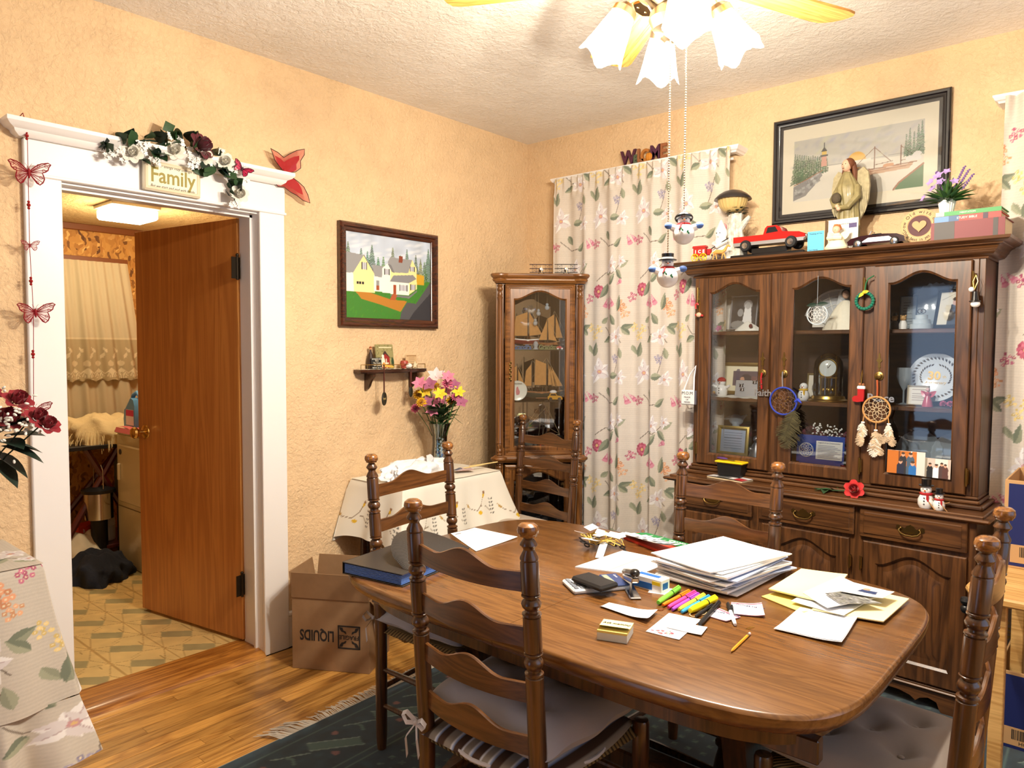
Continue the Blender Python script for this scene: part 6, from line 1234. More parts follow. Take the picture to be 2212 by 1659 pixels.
m.build('hair',mat('auburn_paint',(110,62,36),.6),t); m = MB()
for x in (-.011,.004): m.sph((x,-.0295,.402),.0022,6,4)
m.tube([(-.010,-.030,.384),(-.002,-.030,.384)],.0012,4); m.build('face_paint',mat('charcoal_paint',(60,56,52)),t)
for s in (-1,1):
    W = [(0.01,.31),(.03,.37),(.06,.385),(.082,.36),(.09,.30),(.085,.24),(.07,.19),(.045,.15),(.035,.2),(.02,.25)]; m = MB().prism([(s*x,z) for x,z in W],.02,.03,'xz')
    for k in range(6): m.tube([(s*(.02 + .01*k),.018,.33 - .01*k),(s*(.034 + .009*k),.016,.27 - .012*k),(s*(.04 + .006*k),.018,.2 - .004*k)],[.004,.006,.002],5)
    fix_normals(m.build('wing',mat('antique_feather',(176,164,130),.5,var=(60,.2)),t))
# maroon convertible
t = ht('toy_convertible','black and maroon toy convertible on the hutch top','toy car',.235,.16,ZTOP); M_MAR = mat('maroon_enamel',(44,16,22),.12,coat=.9)
fix_normals(MB().prism([(-.112,.014),(-.115,.03),(-.1,.042),(-.06,.05),(-.02,.052),(0,.048),(.03,.052),(.08,.048),(.108,.036),(.112,.014)],-.034,.034,'xz').build('body',M_MAR,t)); fix_normals(MB().prism([(-.06,.022),(-.03,.04),(.05,.04),(.075,.022)],-.0352,-.034,'xz').build('side_panel',M_SIL,t)); MB().box((-.02,-.028,.05),(.02,.028,.056),.003).build('seat',M_BLK,t); MB().tube([(-.03,-.026,.05),(-.022,-.024,.068),(-.022,.024,.068),(-.03,.026,.05)],.0016,6).build('windscreen_frame',mat('chrome',(200,200,204)),t)
for x in (-.07,.072):
    for y in (-.033,.033): w = MB().lathe([(0,-.008),(.016,-.008),(.018,0),(.016,.008),(0,.008)],16,(x,y,.0185),(x,y + 1,.0185)).build('tyre',mat('rubber',(26,26,28)),t); MB().lathe([(0,0),(.011,0),(0,.002)],14,(x,y*1.25,.0185),(x,y*9,.0185)).build('hub',mat('chrome',(200,200,204)),w)
# round plaque
t = ht('round_plaque','round tan plaque with a heart and words round its rim','plaque',.385,.17,ZTOP,0,None,(rad(-6),0,0)); m = MB(); R = .071; c = (0,0,R + .006); m.lathe([(0,0),(R,0),(R,.008),(R - .004,.01),(.046,.01),(.044,.008),(0,.008)],40,(0,.01,c[2]),(0,-1,c[2])); fix_normals(m.build('disc',mat('plaque_tan',(196,162,116),.6,var=(30,.08)),t)); MB().lathe([(0,.0),(.043,0),(.043,.0006),(0,.0006)],32,(0,.0018,c[2]),(0,-1,c[2])).build('maroon_field',mat('plaque_maroon',(84,42,44),.6),t)
hp = [(.0265*sin(q) ** 3,.0265/16*(13*cos(q) - 5*cos(2*q) - 2*cos(3*q) - cos(4*q))) for q in np.linspace(0,2*pi,40)[:-1]]; fix_normals(MB().prism([(x,z + c[2]) for x,z in hp],-.004,.001,'xz').build('heart',mat('plaque_heart',(186,150,104),.6),t)); MB().box((-.03,-.02,0),(.03,.03,.008),.003).build('foot',mat('plaque_maroon',(84,42,44)),t)
for body,a0,a1,flip in (('Grow Old with me',rad(205),rad(10),0),('the best is yet to be',rad(215),rad(350),1)):
    for k,ch in enumerate(body):
        if ch == ' ': continue
        a = a0 + (a1 - a0)*k/(len(body) - 1) if not flip else a0 + (a1 - a0)*k/(len(body) - 1); rot = a - pi/2 if not flip else a + pi/2
        text(ch,.019 if not flip else .017,mat('brown_script',(56,38,30),.7),t,FRONT_X(0,c[2],-.0006) @ Matrix.Translation((.0575*cos(a),.0575*sin(a),0)) @ Matrix.Rotation(rot,4,'Z'))
# books and lilac pot
def book(label,X0,X1,z0,z1,Y0,Y1,cover,title=None,band=None,tc=(240,236,226),ts=.012):
    t = ht('book',label,'book',X0,Y0,z0,0,'books on the hutch top'); w,h,d = X1 - X0,z1 - z0,Y1 - Y0; mc = mat('book_cover_%d_%d' % (cover[0],cover[1]),cover,.5); m = MB().box((0,0,0),(w,.004,h)).box((0,.004,0),(w,d,.003)).box((0,.004,h - .003),(w,d,h)); m.build('cover',mc,t); box('page_block',(.004,.004,.003),(w - .005,d - .004,h - .003),mat('book_pages',(226,206,168),.8),t,0)
    for a,b,col in band or (): box('spine_band',(a,-.0006,.0004),(b,0,h - .0004),mat('band_%d_%d' % (col[0],col[2]),col,.5),t,0)
    if title: text(title,ts,mat('title_%d' % tc[0],tc,.5),t,FRONT_X(w*.5,h/2,-.0009))
    return t
book('thick dark red hardback at the bottom of the pile',.442,.690,ZTOP,ZTOP + .072,.12,.30,(116,34,38),band=((.012,.082,(66,58,54)),(.21,.226,(58,52,48)))); book('red and blue Bible paperback, middle of the pile',.452,.676,ZTOP + .0725,ZTOP + .095,.125,.29,(196,60,52),'STUDY BIBLE',((0,.05,(96,136,186)),(.05,.085,(60,92,130)),(.165,.182,(60,40,60)))); book('thin green book on top of the pile',.456,.676,ZTOP + .0955,ZTOP + .112,.125,.28,(66,146,78),'MEDITATION',((0,.03,(180,214,170)),),ts=.009)
t = ht('white_pot','ribbed white pot on top of the books','pot',.475,.21,ZTOP + .1125); n = 36; m = MB(); pr = [(.02,0),(.024,.006),(.027,.03),(.032,.058),(.03,.058)]; m.add([(r*(1 + .04*(-1) ** k)*cos(2*pi*k/n),r*(1 + .04*(-1) ** k)*sin(2*pi*k/n),z) for r,z in pr for k in range(n)],[(i*n + k,i*n + (k + 1) % n,(i + 1)*n + (k + 1) % n,(i + 1)*n + k) for i in range(4) for k in range(n)] + [tuple(range(n))[::-1]]); m.build('body',M_CW,t)
t = ht('lilac_bouquet','lilac silk flowers with ferny leaves in the white pot','flowers',.475,.21,ZTOP + .165); R6 = random.Random(3)
for k in range(70): a = R6.uniform(0,6.28); el = R6.uniform(.05,1.35); put_leaf(R6.choice((D_SLEAF,D_SLEAF,D_LEAF)),t,(0,0,-.005),(cos(a)*cos(el),sin(a)*cos(el),sin(el)),(0,0,1),R6.uniform(.06,.115),.38)
for x,y,z,s in ((-.05,-.03,.08,.036),(-.025,-.03,.10,.038),(-.045,-.02,.055,.034),(-.015,-.035,.075,.034),(-.075,-.03,.02,.03),(.03,-.03,.07,.03),(.0,-.02,.115,.03)): place(D_VLIL,'bloom',t,(x,y,z),(x,y - .04,.05),s)
for x,z in ((.075,.115),(.06,.13),(.09,.095),(-.04,.125)):
    m = MB()
    for k in range(14): m.sph((x*(1 - .03*k) + .002*(-1) ** k,-.01,z - .004*k),.004,5,4)
    m.tube([(0,0,0),(x*.6,-.01,z*.6),(x,-.01,z)],.0012,4); m.build('spike',mat('lavender_spike',(120,92,150),.8),t)
# ---- inside: top shelf
def photo_people(c,people,bg,bands=()):
    for a,b,col in bands: c.poly([(a*c.w,0),(b*c.w,0),(b*c.w,c.h),(a*c.w,c.h)],col)
    for u,v,s,sh in people: x,y = u*c.w,v*c.h; c.ell(x,y - s*1.9,s*1.25,s*1.6,sh); c.poly([(x - s*1.25,0),(x + s*1.25,0),(x + s*1.2,y - s*2),(x - s*1.2,y - s*2)],sh); c.ell(x,y,s*.62,s*.8,(214,160,134)); c.ell(x,y + s*.45,s*.62,s*.42,(70,54,44))
def framed(name,label,X,Y,z,w,h,fcol,draw,bg,rz=0,fw=.012,cat='photo',tilt=-8,fm=None,inner=None):
    t = ht(name,label,cat,X,Y,z,0,None,(rad(tilt),0,rz)); s = MB(); s.sweep([(-w/2,0,0),(w/2,0,0),(w/2,0,h),(-w/2,0,h)],[(0,-.004),(0,.006),(-fw*.5,.009),(-fw,.004),(-fw,-.004)],(0,-1,0)); fix_normals(s.build('moulding',fm or mat(name + '_moulding',fcol,.35,.6),t)); cv = Canvas(w - 2*fw + .002,h - 2*fw + .002,.0025,bg); draw(cv); cv.build('print',PRINT(),t,fn=lambda U,V: (U - cv.w/2,U*0 - .001,V + fw - .001)); return t
z1,z2,z0 = 1.5175,1.1915,.8855
framed('wedding_photo','black and white bride photo in silver wire frame',-.44,.32,z1 + .012,.15,.172,(190,190,194),lambda c: [c.noise(.2,(8,8)),c.poly([(.06,0),(.12,0),(.105,.12),(.075,.12)],(226,224,222)),c.ell(.09,.115,.014,.018,(120,116,112)),c.ell(.09,.12,.024,.024,(210,208,206),0,.6),c.ell(.05,.08,.016,.02,(150,150,150)),c.ell(.04,.02,.04,.02,(130,130,128))],(52,52,54),rad(-5),.006)
def doily(label,X,Y,z,w,d,drop): t = ht('doily',label,'doily',X,Y,z + .0008); m = MB(); m.grid(24,8,lambda u,v: ((u - .5)*w,(v - .5)*d - (.002 if v < .05 else 0),.0015 + (-drop*abs(sin(12*u)) if v < .05 else .006*sin(7*u) ** 2*v))); m.build('lace',mat('white_crochet',(236,232,222),.9,bump=(400,.8)),t); return t
doily('white crocheted doily under the bride photo',-.42,.29,z1,.19,.12,.0)
t = ht('crochet_angel','white crocheted cloth mound with dark button beside bride photo','ornament',-.39,.27,z1 + .002); m = MB(); m.grid(24,10,lambda u,v: (.07*cos(2*pi*u)*(1 - v)*(1 + .1*sin(10*pi*u)),.03*sin(2*pi*u)*(1 - v),.05*v ** .8),True); m.build('cloth',mat('white_crochet',(236,232,222)),t); MB().lathe([(0,0),(.01,0),(.008,.003),(0,.004)],14,(.03,-.03,.024),(.03,-1,.024)).build('button',mat('maroon_button',(86,24,34),.4),t)
framed('slim_photo','slim silver photo frame at the hutch corner',-.545,.36,z1 + .004,.07,.17,(150,146,140),lambda c: c.noise(.1,(4,4)),(206,200,190),rad(24),.01)
t = ht('glass_flower','pink glass flower at the shelf corner','ornament',-.53,.25,z1 + .0015); place(D_PKL,'flower',t,(0,0,.012),(0,-1,.5),.035)
t = ht('bridal_doll','bride doll in a cream lace gown on the top shelf','doll',.06,.31,z1 + .001,rad(10)); m = MB(); m.grid(48,14,lambda u,v: ((.085*(1 - v) ** .7 + .012)*cos(2*pi*u)*(1 + .06*sin(18*pi*u)),(.06*(1 - v) ** .7 + .01)*sin(2*pi*u),.135*v),True); m.build('gown',mat('cream_satin',(240,230,206),.5,bump=(70,.5)),t); m = MB().sph((0,-.004,.162),(.016,.016,.02),12,10); m.build('head',M_SKIN,t); MB().sph((0,.003,.166),(.02,.019,.021),12,10).build('hair',mat('black_hair',(26,20,18),.6),t); m = MB(); m.grid(16,12,lambda u,v: (.06*(u - .5)*(1 + v),.03 + .01*sin(9*u),.19 - .15*v)); m.build('veil',mat('veil_tulle',(240,240,240),.8,alpha=.55),t,60)
t = ht('lace_fan','white openwork lace fan standing behind the bride doll','fan',.0,.385,z1 + .002); m = MB()
for k in range(9): a = rad(20 + 17.5*k); m.tube([(0,0,.01),(.15*cos(a),0,.01 + .17*sin(a))],.0025,5)
for r in (.06,.1,.135,.16): m.tube([(r*cos(a),0,.01 + r*1.12*sin(a)) for a in np.linspace(rad(20),rad(160),40)],.0022 if r < .15 else .005,5)
m.build('ribs',mat('white_crochet',(236,232,222)),t); m = MB(); m.add([(0,.002,.01)] + [(.16*cos(a),.002,.01 + .178*sin(a)) for a in np.linspace(rad(20),rad(160),24)],[(0,i + 1,i + 2) for i in range(23)]); m.build('tulle',mat('veil_tulle',(240,240,240)),t,0)
framed('dark_album','dark framed album page behind the crystal ornament',-.085,.385,z1 + .004,.09,.16,(50,40,36),lambda c: c.noise(.05,(4,4)),(196,190,180),rad(14),.014)
t = ht('bride_groom_bears','bride and groom bear figurines on the top shelf','figurine',.293,.27,z1 + .001)
for x,cb_,hat in ((-.016,(40,38,42),1),(.018,(236,232,226),0)):
    m = MB().lathe([(0,0),(.016,0),(.017,.02),(.011,.036)],14,(x,0,0)); m.build('outfit',mat('bear_%d' % cb_[0],cb_,.6),t); MB().sph((x,-.002,.046),.0125,10,8).sph((x - .009,0,.057),.004,6,4).sph((x + .009,0,.057),.004,6,4).sph((x,-.014,.044),.004,6,4).build('head',mat('bear_fur',(190,150,100),.9),t)
    if hat: MB().lathe([(.012,.057),(.012,.059),(.008,.059),(.008,.07),(0,.07)],12,(x,0,0)).build('hat',M_BLK,t)
t = ht('glass_cake','three-tier frosted glass wedding cake ornament','ornament',.378,.28,z1 + .001); MB().lathe([(0,0),(.044,0),(.044,.02),(.034,.022),(.034,.04),(.024,.042),(.024,.058),(0,.06)],28).build('tiers',mat('frosted_glass',(206,216,220),.35,alpha=.8,coat=.3),t); MB().torus((-.006,0,.074),.009,.0018,(0,1,0),14,5).torus((.006,.002,.074),.009,.0018,(0,1,0),14,5).build('rings',mat('chrome',(200,200,204)),t)
framed('couple_photo','leaning wedding couple photo in black and gold frame',.47,.31,z1 + .006,.12,.165,(40,36,30),lambda c: [c.poly([(.04,0),(.09,0),(.085,.09),(.05,.09)],(50,52,60)),c.ell(.066,.1,.013,.016,(206,160,134)),c.ell(.066,.112,.014,.009,(60,44,34)),c.line([(.01,.11),(.06,.135)],.002,(160,150,130))],(222,214,196),rad(-16),.012,tilt=-14)
t = ht('crystal_plate','scalloped crystal plate standing behind the couple','plate',.40,.395,z1 + .004,0,None,(rad(-8),0,0)); m = MB(); n = 48
m.add([(r*(1 + (.035*(-1) ** k if r > .07 else 0))*cos(2*pi*k/n),-h,.1 + r*(1 + (.035*(-1) ** k if r > .07 else 0))*sin(2*pi*k/n)) for r,h in ((.001,0),(.055,0),(.075,.006),(.098,.014)) for k in range(n)],[(i*n + k,i*n + (k + 1) % n,(i + 1)*n + (k + 1) % n,(i + 1)*n + k) for i in range(3) for k in range(n)]); m.build('dish',mat('cut_crystal',(206,220,230),.08,alpha=.5,coat=.8),t,25); M_CRY = mat('cut_crystal',(206,220,230))
t = framed('verse_card','grey-blue printed verse card on the top shelf',.295,.39,z1 + .002,.07,.15,(90,110,130),lambda c: [c.line([(.012,.02 + .012*i),(.05,.02 + .012*i)],.002,(110,116,122)) for i in range(9)],(186,196,204),0,.004)
# ---- middle shelf
framed('family_photo','large gold-framed snapshot on the middle shelf',-.44,.355,z2 + .006,.27,.165,(150,124,70),lambda c: [c.poly([(.05,.03),(.185,.03),(.185,.105),(.05,.105)],(92,78,88)),c.ell(.12,.06,.03,.03,(60,52,56)),c.ell(.10,.06,.012,.015,(200,150,120)),c.poly([(.14,.03),(.185,.03),(.185,.08),(.15,.08)],(120,84,84)),c.line([(.075,.03),(.075,.105)],.02,(74,66,92),.7)],(232,222,190),0,.018)
def snowman(label,X,Y,z,s,parts,group=None,rz=0):
    t = ht('snowman_figurine',label,'snowman',X,Y,z,rz,group); MB().lathe([(0,0),(.02*s,0),(.026*s,.012*s),(.026*s,.03*s),(.018*s,.047*s),(.012*s,.052*s)],18).build('body',M_CW,t); MB().sph((0,0,.064*s),.0185*s,14,10).build('head',M_CW,t)
    m = MB()
    for x in (-.006,.006): m.sph((x*s,-.0172*s,.068*s),.0022*s,6,4)
    for k in range(3): m.sph((0,-.0262*s,(.016 + .011*k)*s),.0028*s,6,4)
    m.build('coal',M_BLK,t); MB().tube([(0,-.018*s,.063*s),(0,-.028*s,.061*s)],[.003*s,.0006*s],6).build('nose',M_ORANGE,t)
    if 'red' in parts: MB().lathe([(.0195*s,.068*s),(.0195*s,.076*s),(.012*s,.084*s),(0,.087*s)],16).build('cap',M_SCARF,t)
    if 'top' in parts: MB().lathe([(0,.078*s),(.024*s,.078*s),(.024*s,.081*s),(.015*s,.081*s),(.016*s,.103*s),(0,.103*s)],18).build('top_hat',M_BLK,t)
    if 'scarf' in parts or 'yellow' in parts: sm = M_SCARF if 'scarf' in parts else mat('yellow_plaid',(222,176,50),.8); MB().torus((0,0,.05*s),.0165*s,.0048*s,n=18).box((.006*s,-.024*s,.026*s),(.014*s,-.020*s,.048*s)).build('scarf',sm,t)
    if 'arms' in parts: 
        for q in (-1,1): MB().tube([(q*.02*s,0,.04*s),(q*.032*s,-.004*s,.044*s),(q*.042*s,-.006*s,.05*s)],[.008*s,.007*s,.006*s],8).build('arm',M_CW,t)
    if 'twig' in parts: MB().tube([(.02*s,-.01*s,.032*s),(.045*s,-.02*s,.045*s)],.0016*s,5).tube([(.01*s,-.02*s,.03*s),(.035*s,-.024*s,.0*s)],.0022*s,5).build('twig',mat('straw',(176,130,80),.8),t)
    return t
snowman('white snowman with red beret beside the silver card',-.515,.255,z2,1.12,('red','arms')); snowman('snowman wearing a yellow scarf beside the domed clock',-.105,.265,z2,1.0,('yellow',))
t = ht('silver_guest_book','silver card embossed with bells on the middle shelf','card',-.385,.26,z2 + .002,0,None,(rad(-14),0,rad(6))); MB().box((-.06,0,0),(.06,.006,.085),.001).build('cover',mat('brushed_silver',(170,172,176),.35,.8),t); m = MB(); 
for x,z in ((-.03,.05),(-.024,.03),(.035,.068)): m.lathe([(0,0),(.011,0),(.007,.012),(0,.014)],10,(x,-.003,z),sy=.4).tube([(x - .012,-.002,z + .014),(x,-.003,z + .01),(x + .012,-.002,z + .016)],.0022,5)
m.build('embossing',mat('chrome',(200,200,204)),t); doily('thin white lace strip along the middle shelf',-.40,.24,z2,.24,.08,.004)
t = ht('dried_flower','small orange dried flower at the shelf corner','ornament',-.56,.26,z2 + .001); place(D_YPOM,'flower',t,(0,0,.006),(0,0,1),.036)
t = ht('anniversary_clock','gold anniversary clock under a tall glass dome','clock',-.002,.29,z2 + .001); MB().lathe([(0,0),(.085,0),(.085,.006),(.074,.012),(.07,.024),(.062,.027),(0,.027)],36).build('base',M_GOLD,t); MB().lathe([(.064,.027),(.064,.15),(.06,.18),(.045,.205),(.02,.22),(0,.223)],36).build('dome',glass('dome_glass',(240,246,250),.8),t)
for x in (-.034,.034): MB().lathe([(.005,.027),(.003,.035),(.003,.12),(.005,.125),(.002,.2),(.004,.205),(0,.21)],10,(x,0,0)).build('column',M_GOLD,t)
MB().lathe([(0,0),(.04,0),(.042,.004),(.038,.007),(.0,.007)],32,(0,-.004,.152),(0,-1,.152)).build('dial',mat('clock_dial',(232,228,216),.3),t); m = MB().torus((0,-.012,.152),.041,.003,(0,1,0),28,6); m.build('bezel',M_GOLD,t); m = MB().tube([(0,-.0125,.152),(.012,-.0125,.168)],.0012,4).tube([(0,-.0125,.152),(-.004,-.0125,.18)],.001,4); m.build('hands',M_BLK,t); m = MB().box((-.04,-.006,.105),(.04,.006,.11),.001)
for k in range(4): m.sph((.02*cos(k*pi/2 + .5),.02*sin(k*pi/2 + .5),.052),.009,10,8)
m.cyl((0,0,.05),(0,0,.105),.001,n=5); m.build('pendulum',M_GOLD,t)
for i,(x,w,h) in enumerate(((-.095,.09,.12),(.12,.05,.11))): framed('shelf_photo',('cream mounted photo behind the snowman','small gold framed photo beside the clock')[i],x,.385,z2 + .004,w,h,(170,150,100),lambda c: c.ell(c.w*.5,c.h*.4,c.w*.25,c.h*.3,(90,84,80)),(214,206,190),0,.008)
t = ht('anniversary_plate','white 30th anniversary plate with silver leaf border','plate',.412,.375,z2 + .012,0,None,(rad(-10),0,0)); MB().lathe([(0,0),(.06,0),(.07,.004),(.105,.014),(.106,.012),(.07,0),(0,-.003)],48,(0,0,.108),(0,-1,.108)).build('dish',mat('pearl_china',(226,232,238),.2,coat=.5),t)
text('30',.05,M_OLDBRASS,t,FRONT_X(-.006,.115,-.0012),off=.0016); text('th',.018,M_OLDBRASS,t,FRONT_X(.034,.112,-.0012)); text('Anniversary',.017,M_OLDBRASS,t,FRONT_X(0,.086,-.0012),shear=.3); m = MB()
for s in (-1,1):
    for k in range(10): a = pi/2 + s*(.35 + .2*k); q = Vector((.056*cos(a),-.0012,.112 + .05*sin(a))); m.leaf(q,(-s*sin(a)*-1 + .4*cos(a),0,s*cos(a)*-1 + .4*sin(a)),(0,-1,0),.014,.006,0,3)
for k in range(36): a = 2*pi*k/36; m.leaf((.078*cos(a),-.0075,.108 + .078*sin(a)),(cos(a + .6),-.12,sin(a + .6)),(0,-1,0),.022,.008,0,3)
m.build('gilding',M_OLDBRASS,t)
t = ht('pink_angel','rose glass angel beside a heart-shaped verse plaque','figurine',.405,.255,z2 + .001); MB().lathe([(0,0),(.022,0),(.018,.02),(.009,.045),(.012,.055),(.005,.062)],16,(.012,0,0)).build('gown',mat('rose_glass',(206,92,108),.2,coat=.6),t); MB().sph((.012,0,.071),.0085,10,8).build('head',mat('rose_pale',(236,196,190),.4),t)
for s in (-1,1): MB().leaf((.012,.004,.04),(s*.9,.1,.8),(0,-1,0),.04,.022,.1,5).build('wing',mat('rose_glass',(206,92,108)),t)
pq = framed('arched_verse','cream arched verse plaque behind the pink angel',.372,.285,z2 + .002,.085,.085,(226,216,196),lambda c: [c.line([(.015,.018 + .009*i),(.065,.018 + .009*i)],.002,(150,130,110)) for i in range(6)],(238,230,214),0,.006,'plaque')
t = ht('pink_posy','pink carnation posy lying on the middle shelf','flowers',.50,.26,z2 + .001); [place(D_CAR,'bloom',t,(x,0,.012 + .006*(x > 0)),(x*6,-.5,.7),.034) for x in (-.025,0,.025)]
t = ht('glass_goblet','tall blue-tinted glass goblet on the middle shelf','glass',.305,.33,z2 + .001); MB().lathe([(0,0),(.03,0),(.004,.008),(.004,.06),(.02,.09),(.03,.12),(.028,.16)],20).build('bowl',M_CRY,t)
# ---- bottom shelf
framed('gold_certificate','letter in an ornate wavy gold frame, bottom shelf',-.475,.30,z0 + .004,.165,.15,(206,178,96),lambda c: [c.line([(.02,.02 + .013*i),(.11,.02 + .013*i)],.003,(120,130,150)) for i in range(7)],(186,200,224),rad(4),.018)
t = ht('glass_bird','clear crystal bird perched behind the gold frame','ornament',-.49,.37,z0 + .15); MB().sph((0,0,.03),(.04,.02,.03),12,8).tube([(.03,0,.04),(.06,0,.06)],[.014,.004],8).tube([(-.03,0,.04),(-.07,0,.03)],[.014,.006],8).cyl((0,0,-.149),(0,0,.02),.012,.02,10).build('bird',M_CRY,t)
t = ht('silver_cherub','silver cherub ornament at the bottom shelf edge','ornament',-.335,.28,z0 + .001); m = MB(); m.lathe([(0,0),(.04,0),(.034,.03),(.022,.07),(.012,.085)],16); m.sph((0,0,.1),.018,10,8).sph((-.02,-.02,.05),.014,8,6); m.build('figure',mat('brushed_silver',(170,172,176)),t)
t = ht('dream_catcher_card','blue card telling the legend of the dreamcatcher','card',0,.195,z0 + .002,0,None,(rad(-6),0,rad(3))); box('card',(-.104,0,.028),(.104,.001,.152),mat('royal_card',(24,62,150),.6),t,0); box('backing',(-.09,.001,0),(.09,.004,.06),mat('royal_card',(24,62,150)),t,0); box('text_panel',(-.018,-.0007,.045),(.096,0,.128),mat('card_white',(236,232,224)),t,0); text('Legend of the Dreamcatcher',.0082,M_BLUE,t,FRONT_X(.039,.12,-.001))
for i in range(9): box('text_line',(-.01,-.001,.052 + .0068*i),(.088 - .012*(i % 3),-.0006,.0538 + .0068*i),mat('small_print',(110,110,140),.7),t,0)
def web(mb,c,R,n=10,y=0,r=.0009):
    P = lambda rr,a: (c[0] + rr*cos(a),c[1] + y,c[2] + rr*sin(a))
    for lv in range(4):
        for k in range(n): a0 = 2*pi*(k + .5*(lv % 2))/n; a1 = 2*pi*(k + .5*((lv + 1) % 2) + (0 if lv % 2 == 0 else 1)*0)/n; r0,r1 = R*(1 - .22*lv),R*(1 - .22*(lv + 1)); mb.tube([P(r0,a0),P(r1,a0 + pi/n)],r,4); mb.tube([P(r0,a0),P(r1,a0 - pi/n)],r,4)
    return mb
m = MB().torus((-.061,-.002,.083),.031,.0016,(0,1,0),28,5); web(m,(-.061,-.002,.083),.031,8); m.build('printed_hoop',M_CW,t)
t = ht('rose_arrangement','dark red silk roses with baby breath on the bottom shelf','flowers',0,.33,z0 + .001); [place(D_DROSE,'rose',t,(x,-.02,z),(x,-.6,.6),.05) for x,z in ((-.085,.15),(-.05,.13),(.06,.13),(.095,.14),(.1,.09),(0,.12))]
for k in range(70): o = link(bpy.data.objects.new('bud',bd),t); o.location = (R6.uniform(-.07,.07),-.04 + R6.uniform(-.02,.02),.15 + R6.uniform(-.03,.05)); o.rotation_euler = (R6.random()*3,R6.random()*3,0)
MB().lathe([(0,0),(.06,0),(.07,.05),(.05,.09)],20).build('bowl',mat('dark_glaze',(44,40,46)),t)
for X,lb in ((.36,'crystal dish leaning behind the family snapshots'),(.50,'ribbed crystal dish at the bottom shelf end')):
    q = ht('crystal_dish',lb,'plate',X,.37,z0 + .004,0,None,(rad(-10),0,0)); m = MB(); n = 44; m.add([(r*(1 + (.02*(-1) ** k if r > .07 else 0))*cos(2*pi*k/n),-h,.095 + r*sin(2*pi*k/n)) for r,h in ((.001,0),(.05,0),(.07,.005),(.093,.012)) for k in range(n)],[(i*n + k,i*n + (k + 1) % n,(i + 1)*n + (k + 1) % n,(i + 1)*n + k) for i in range(3) for k in range(n)]); m.build('dish',M_CRY,q,25)
def snapshot(label,X,z,w,h,bands,people,bg,rz): t = ht('snapshot',label,'photo',X,.135,z,0,'snapshots tucked in the hutch door',(rad(-3),0,rz)); cv = Canvas(w,h,.0016,bg); photo_people(cv,people,bg,bands); cv.build('print',PRINT(),t,fn=lambda U,V: (U - w/2,U*0,V)); box('paper',(-w/2,.0003,0),(w/2,.001,h),mat('card_white',(236,232,224)),t,0)
snapshot('snapshot of four men against an orange wall',.372,.917,.142,.096,((.0,.78,(196,110,36)),(.3,.34,(120,66,26)),(.62,.66,(236,230,220))),[(.42,.84,.011,(40,40,46)),(.62,.84,.012,(70,90,110)),(.36,.52,.011,(30,36,60)),(.68,.48,.012,(40,110,180))],(222,214,206),0); snapshot('snapshot of four people indoors tucked beside the other',.482,.915,.106,.078,((0,.2,(150,140,124)),(.48,.9,(236,226,214))),[(.3,.66,.009,(30,30,34)),(.52,.62,.010,(240,240,244)),(.7,.72,.009,(80,60,60)),(.82,.66,.009,(90,56,52))],(206,190,178),rad(-2))
# ---- hung on the doors and knobs
KY = .135
def ribbon(t,pts,m,r=.0022): MB().tube(pts,r,5).build('ribbon',m,t)
t = ht('candy_cane_ornament','elf ornament with candy canes at the hutch edge','ornament',-.58,KY,1.60); m = MB(); m.tube([(-.02,0,.03),(-.022,0,.05),(-.012,0,.058),(-.006,0,.048)],.0045,6).tube([(-.02,-.004,.0),(.022,-.004,-.004)],.005,6); m.build('canes',mat('candy_stripe',(220,60,60),.4,var=(220,.9)),t); MB().sph((0,-.006,.0),(.014,.008,.012),10,8).build('elf',M_SKIN,t); ribbon(t,[(0,0,.01),(.004,0,.06),(.002,0,.10),(-.004,0,.06),(0,0,.01)],M_GOLD,.001)
t = ht('mom_ornament','white quilted MOM ornament hung from the hinge','ornament',-.615,.11,1.15); MB().box((-.045,-.006,0),(.03,.006,.075),.006).build('pillow',mat('mom_linen',(232,230,232),.9),t); MB().box((.03,-.006,.002),(.04,.005,.073),.003).build('check_edge',mat('check_grey',(90,88,100),.8),t); text('M.O.M',.022,M_BLACK,t,FRONT_X(-.008,.058,-.0064)); [text(b,.011,M_BLACK,t,FRONT_X(-.008,z,-.0064)) for b,z in (('MAKER',.038),('OF',.026),('MESSES',.013))]; MB().tube([(-.03,0,.074),(-.005,.012,.15),(.018,.03,.195),(.02,.01,.14),(.025,0,.074)],.004,6).build('strap',mat('white_ribbon',(236,234,240),.8),t)
t = ht('faith_charm','silver Faith word charm hung by a red ribbon','ornament',-.245,KY,1.225); text('Faith',.044,mat('brushed_silver',(170,172,176)),t,FRONT_X(0,0,0),ext=.0015,off=.0008); ribbon(t,[(-.006,0,.02),(-.007,-.006,.075),(-.004,-.004,.095)],M_SCARF,.004); m = MB(); [m.sph((-.012 + .008*(k % 2),-.006,.03 + .012*k),.003,6,4) for k in range(4)]; m.build('bead',mat('chrome',(200,200,204)),t)
def catcher(label,X,z,R,hoop,webm,y=KY - .006):
    t = ht('dream_catcher',label,'dreamcatcher',X,y,z); MB().torus((0,0,0),R,.0042,(0,1,0),36,8).build('hoop',hoop,t); web(MB(),(0,0,0),R,9,0,.0008).build('web',webm,t); return t
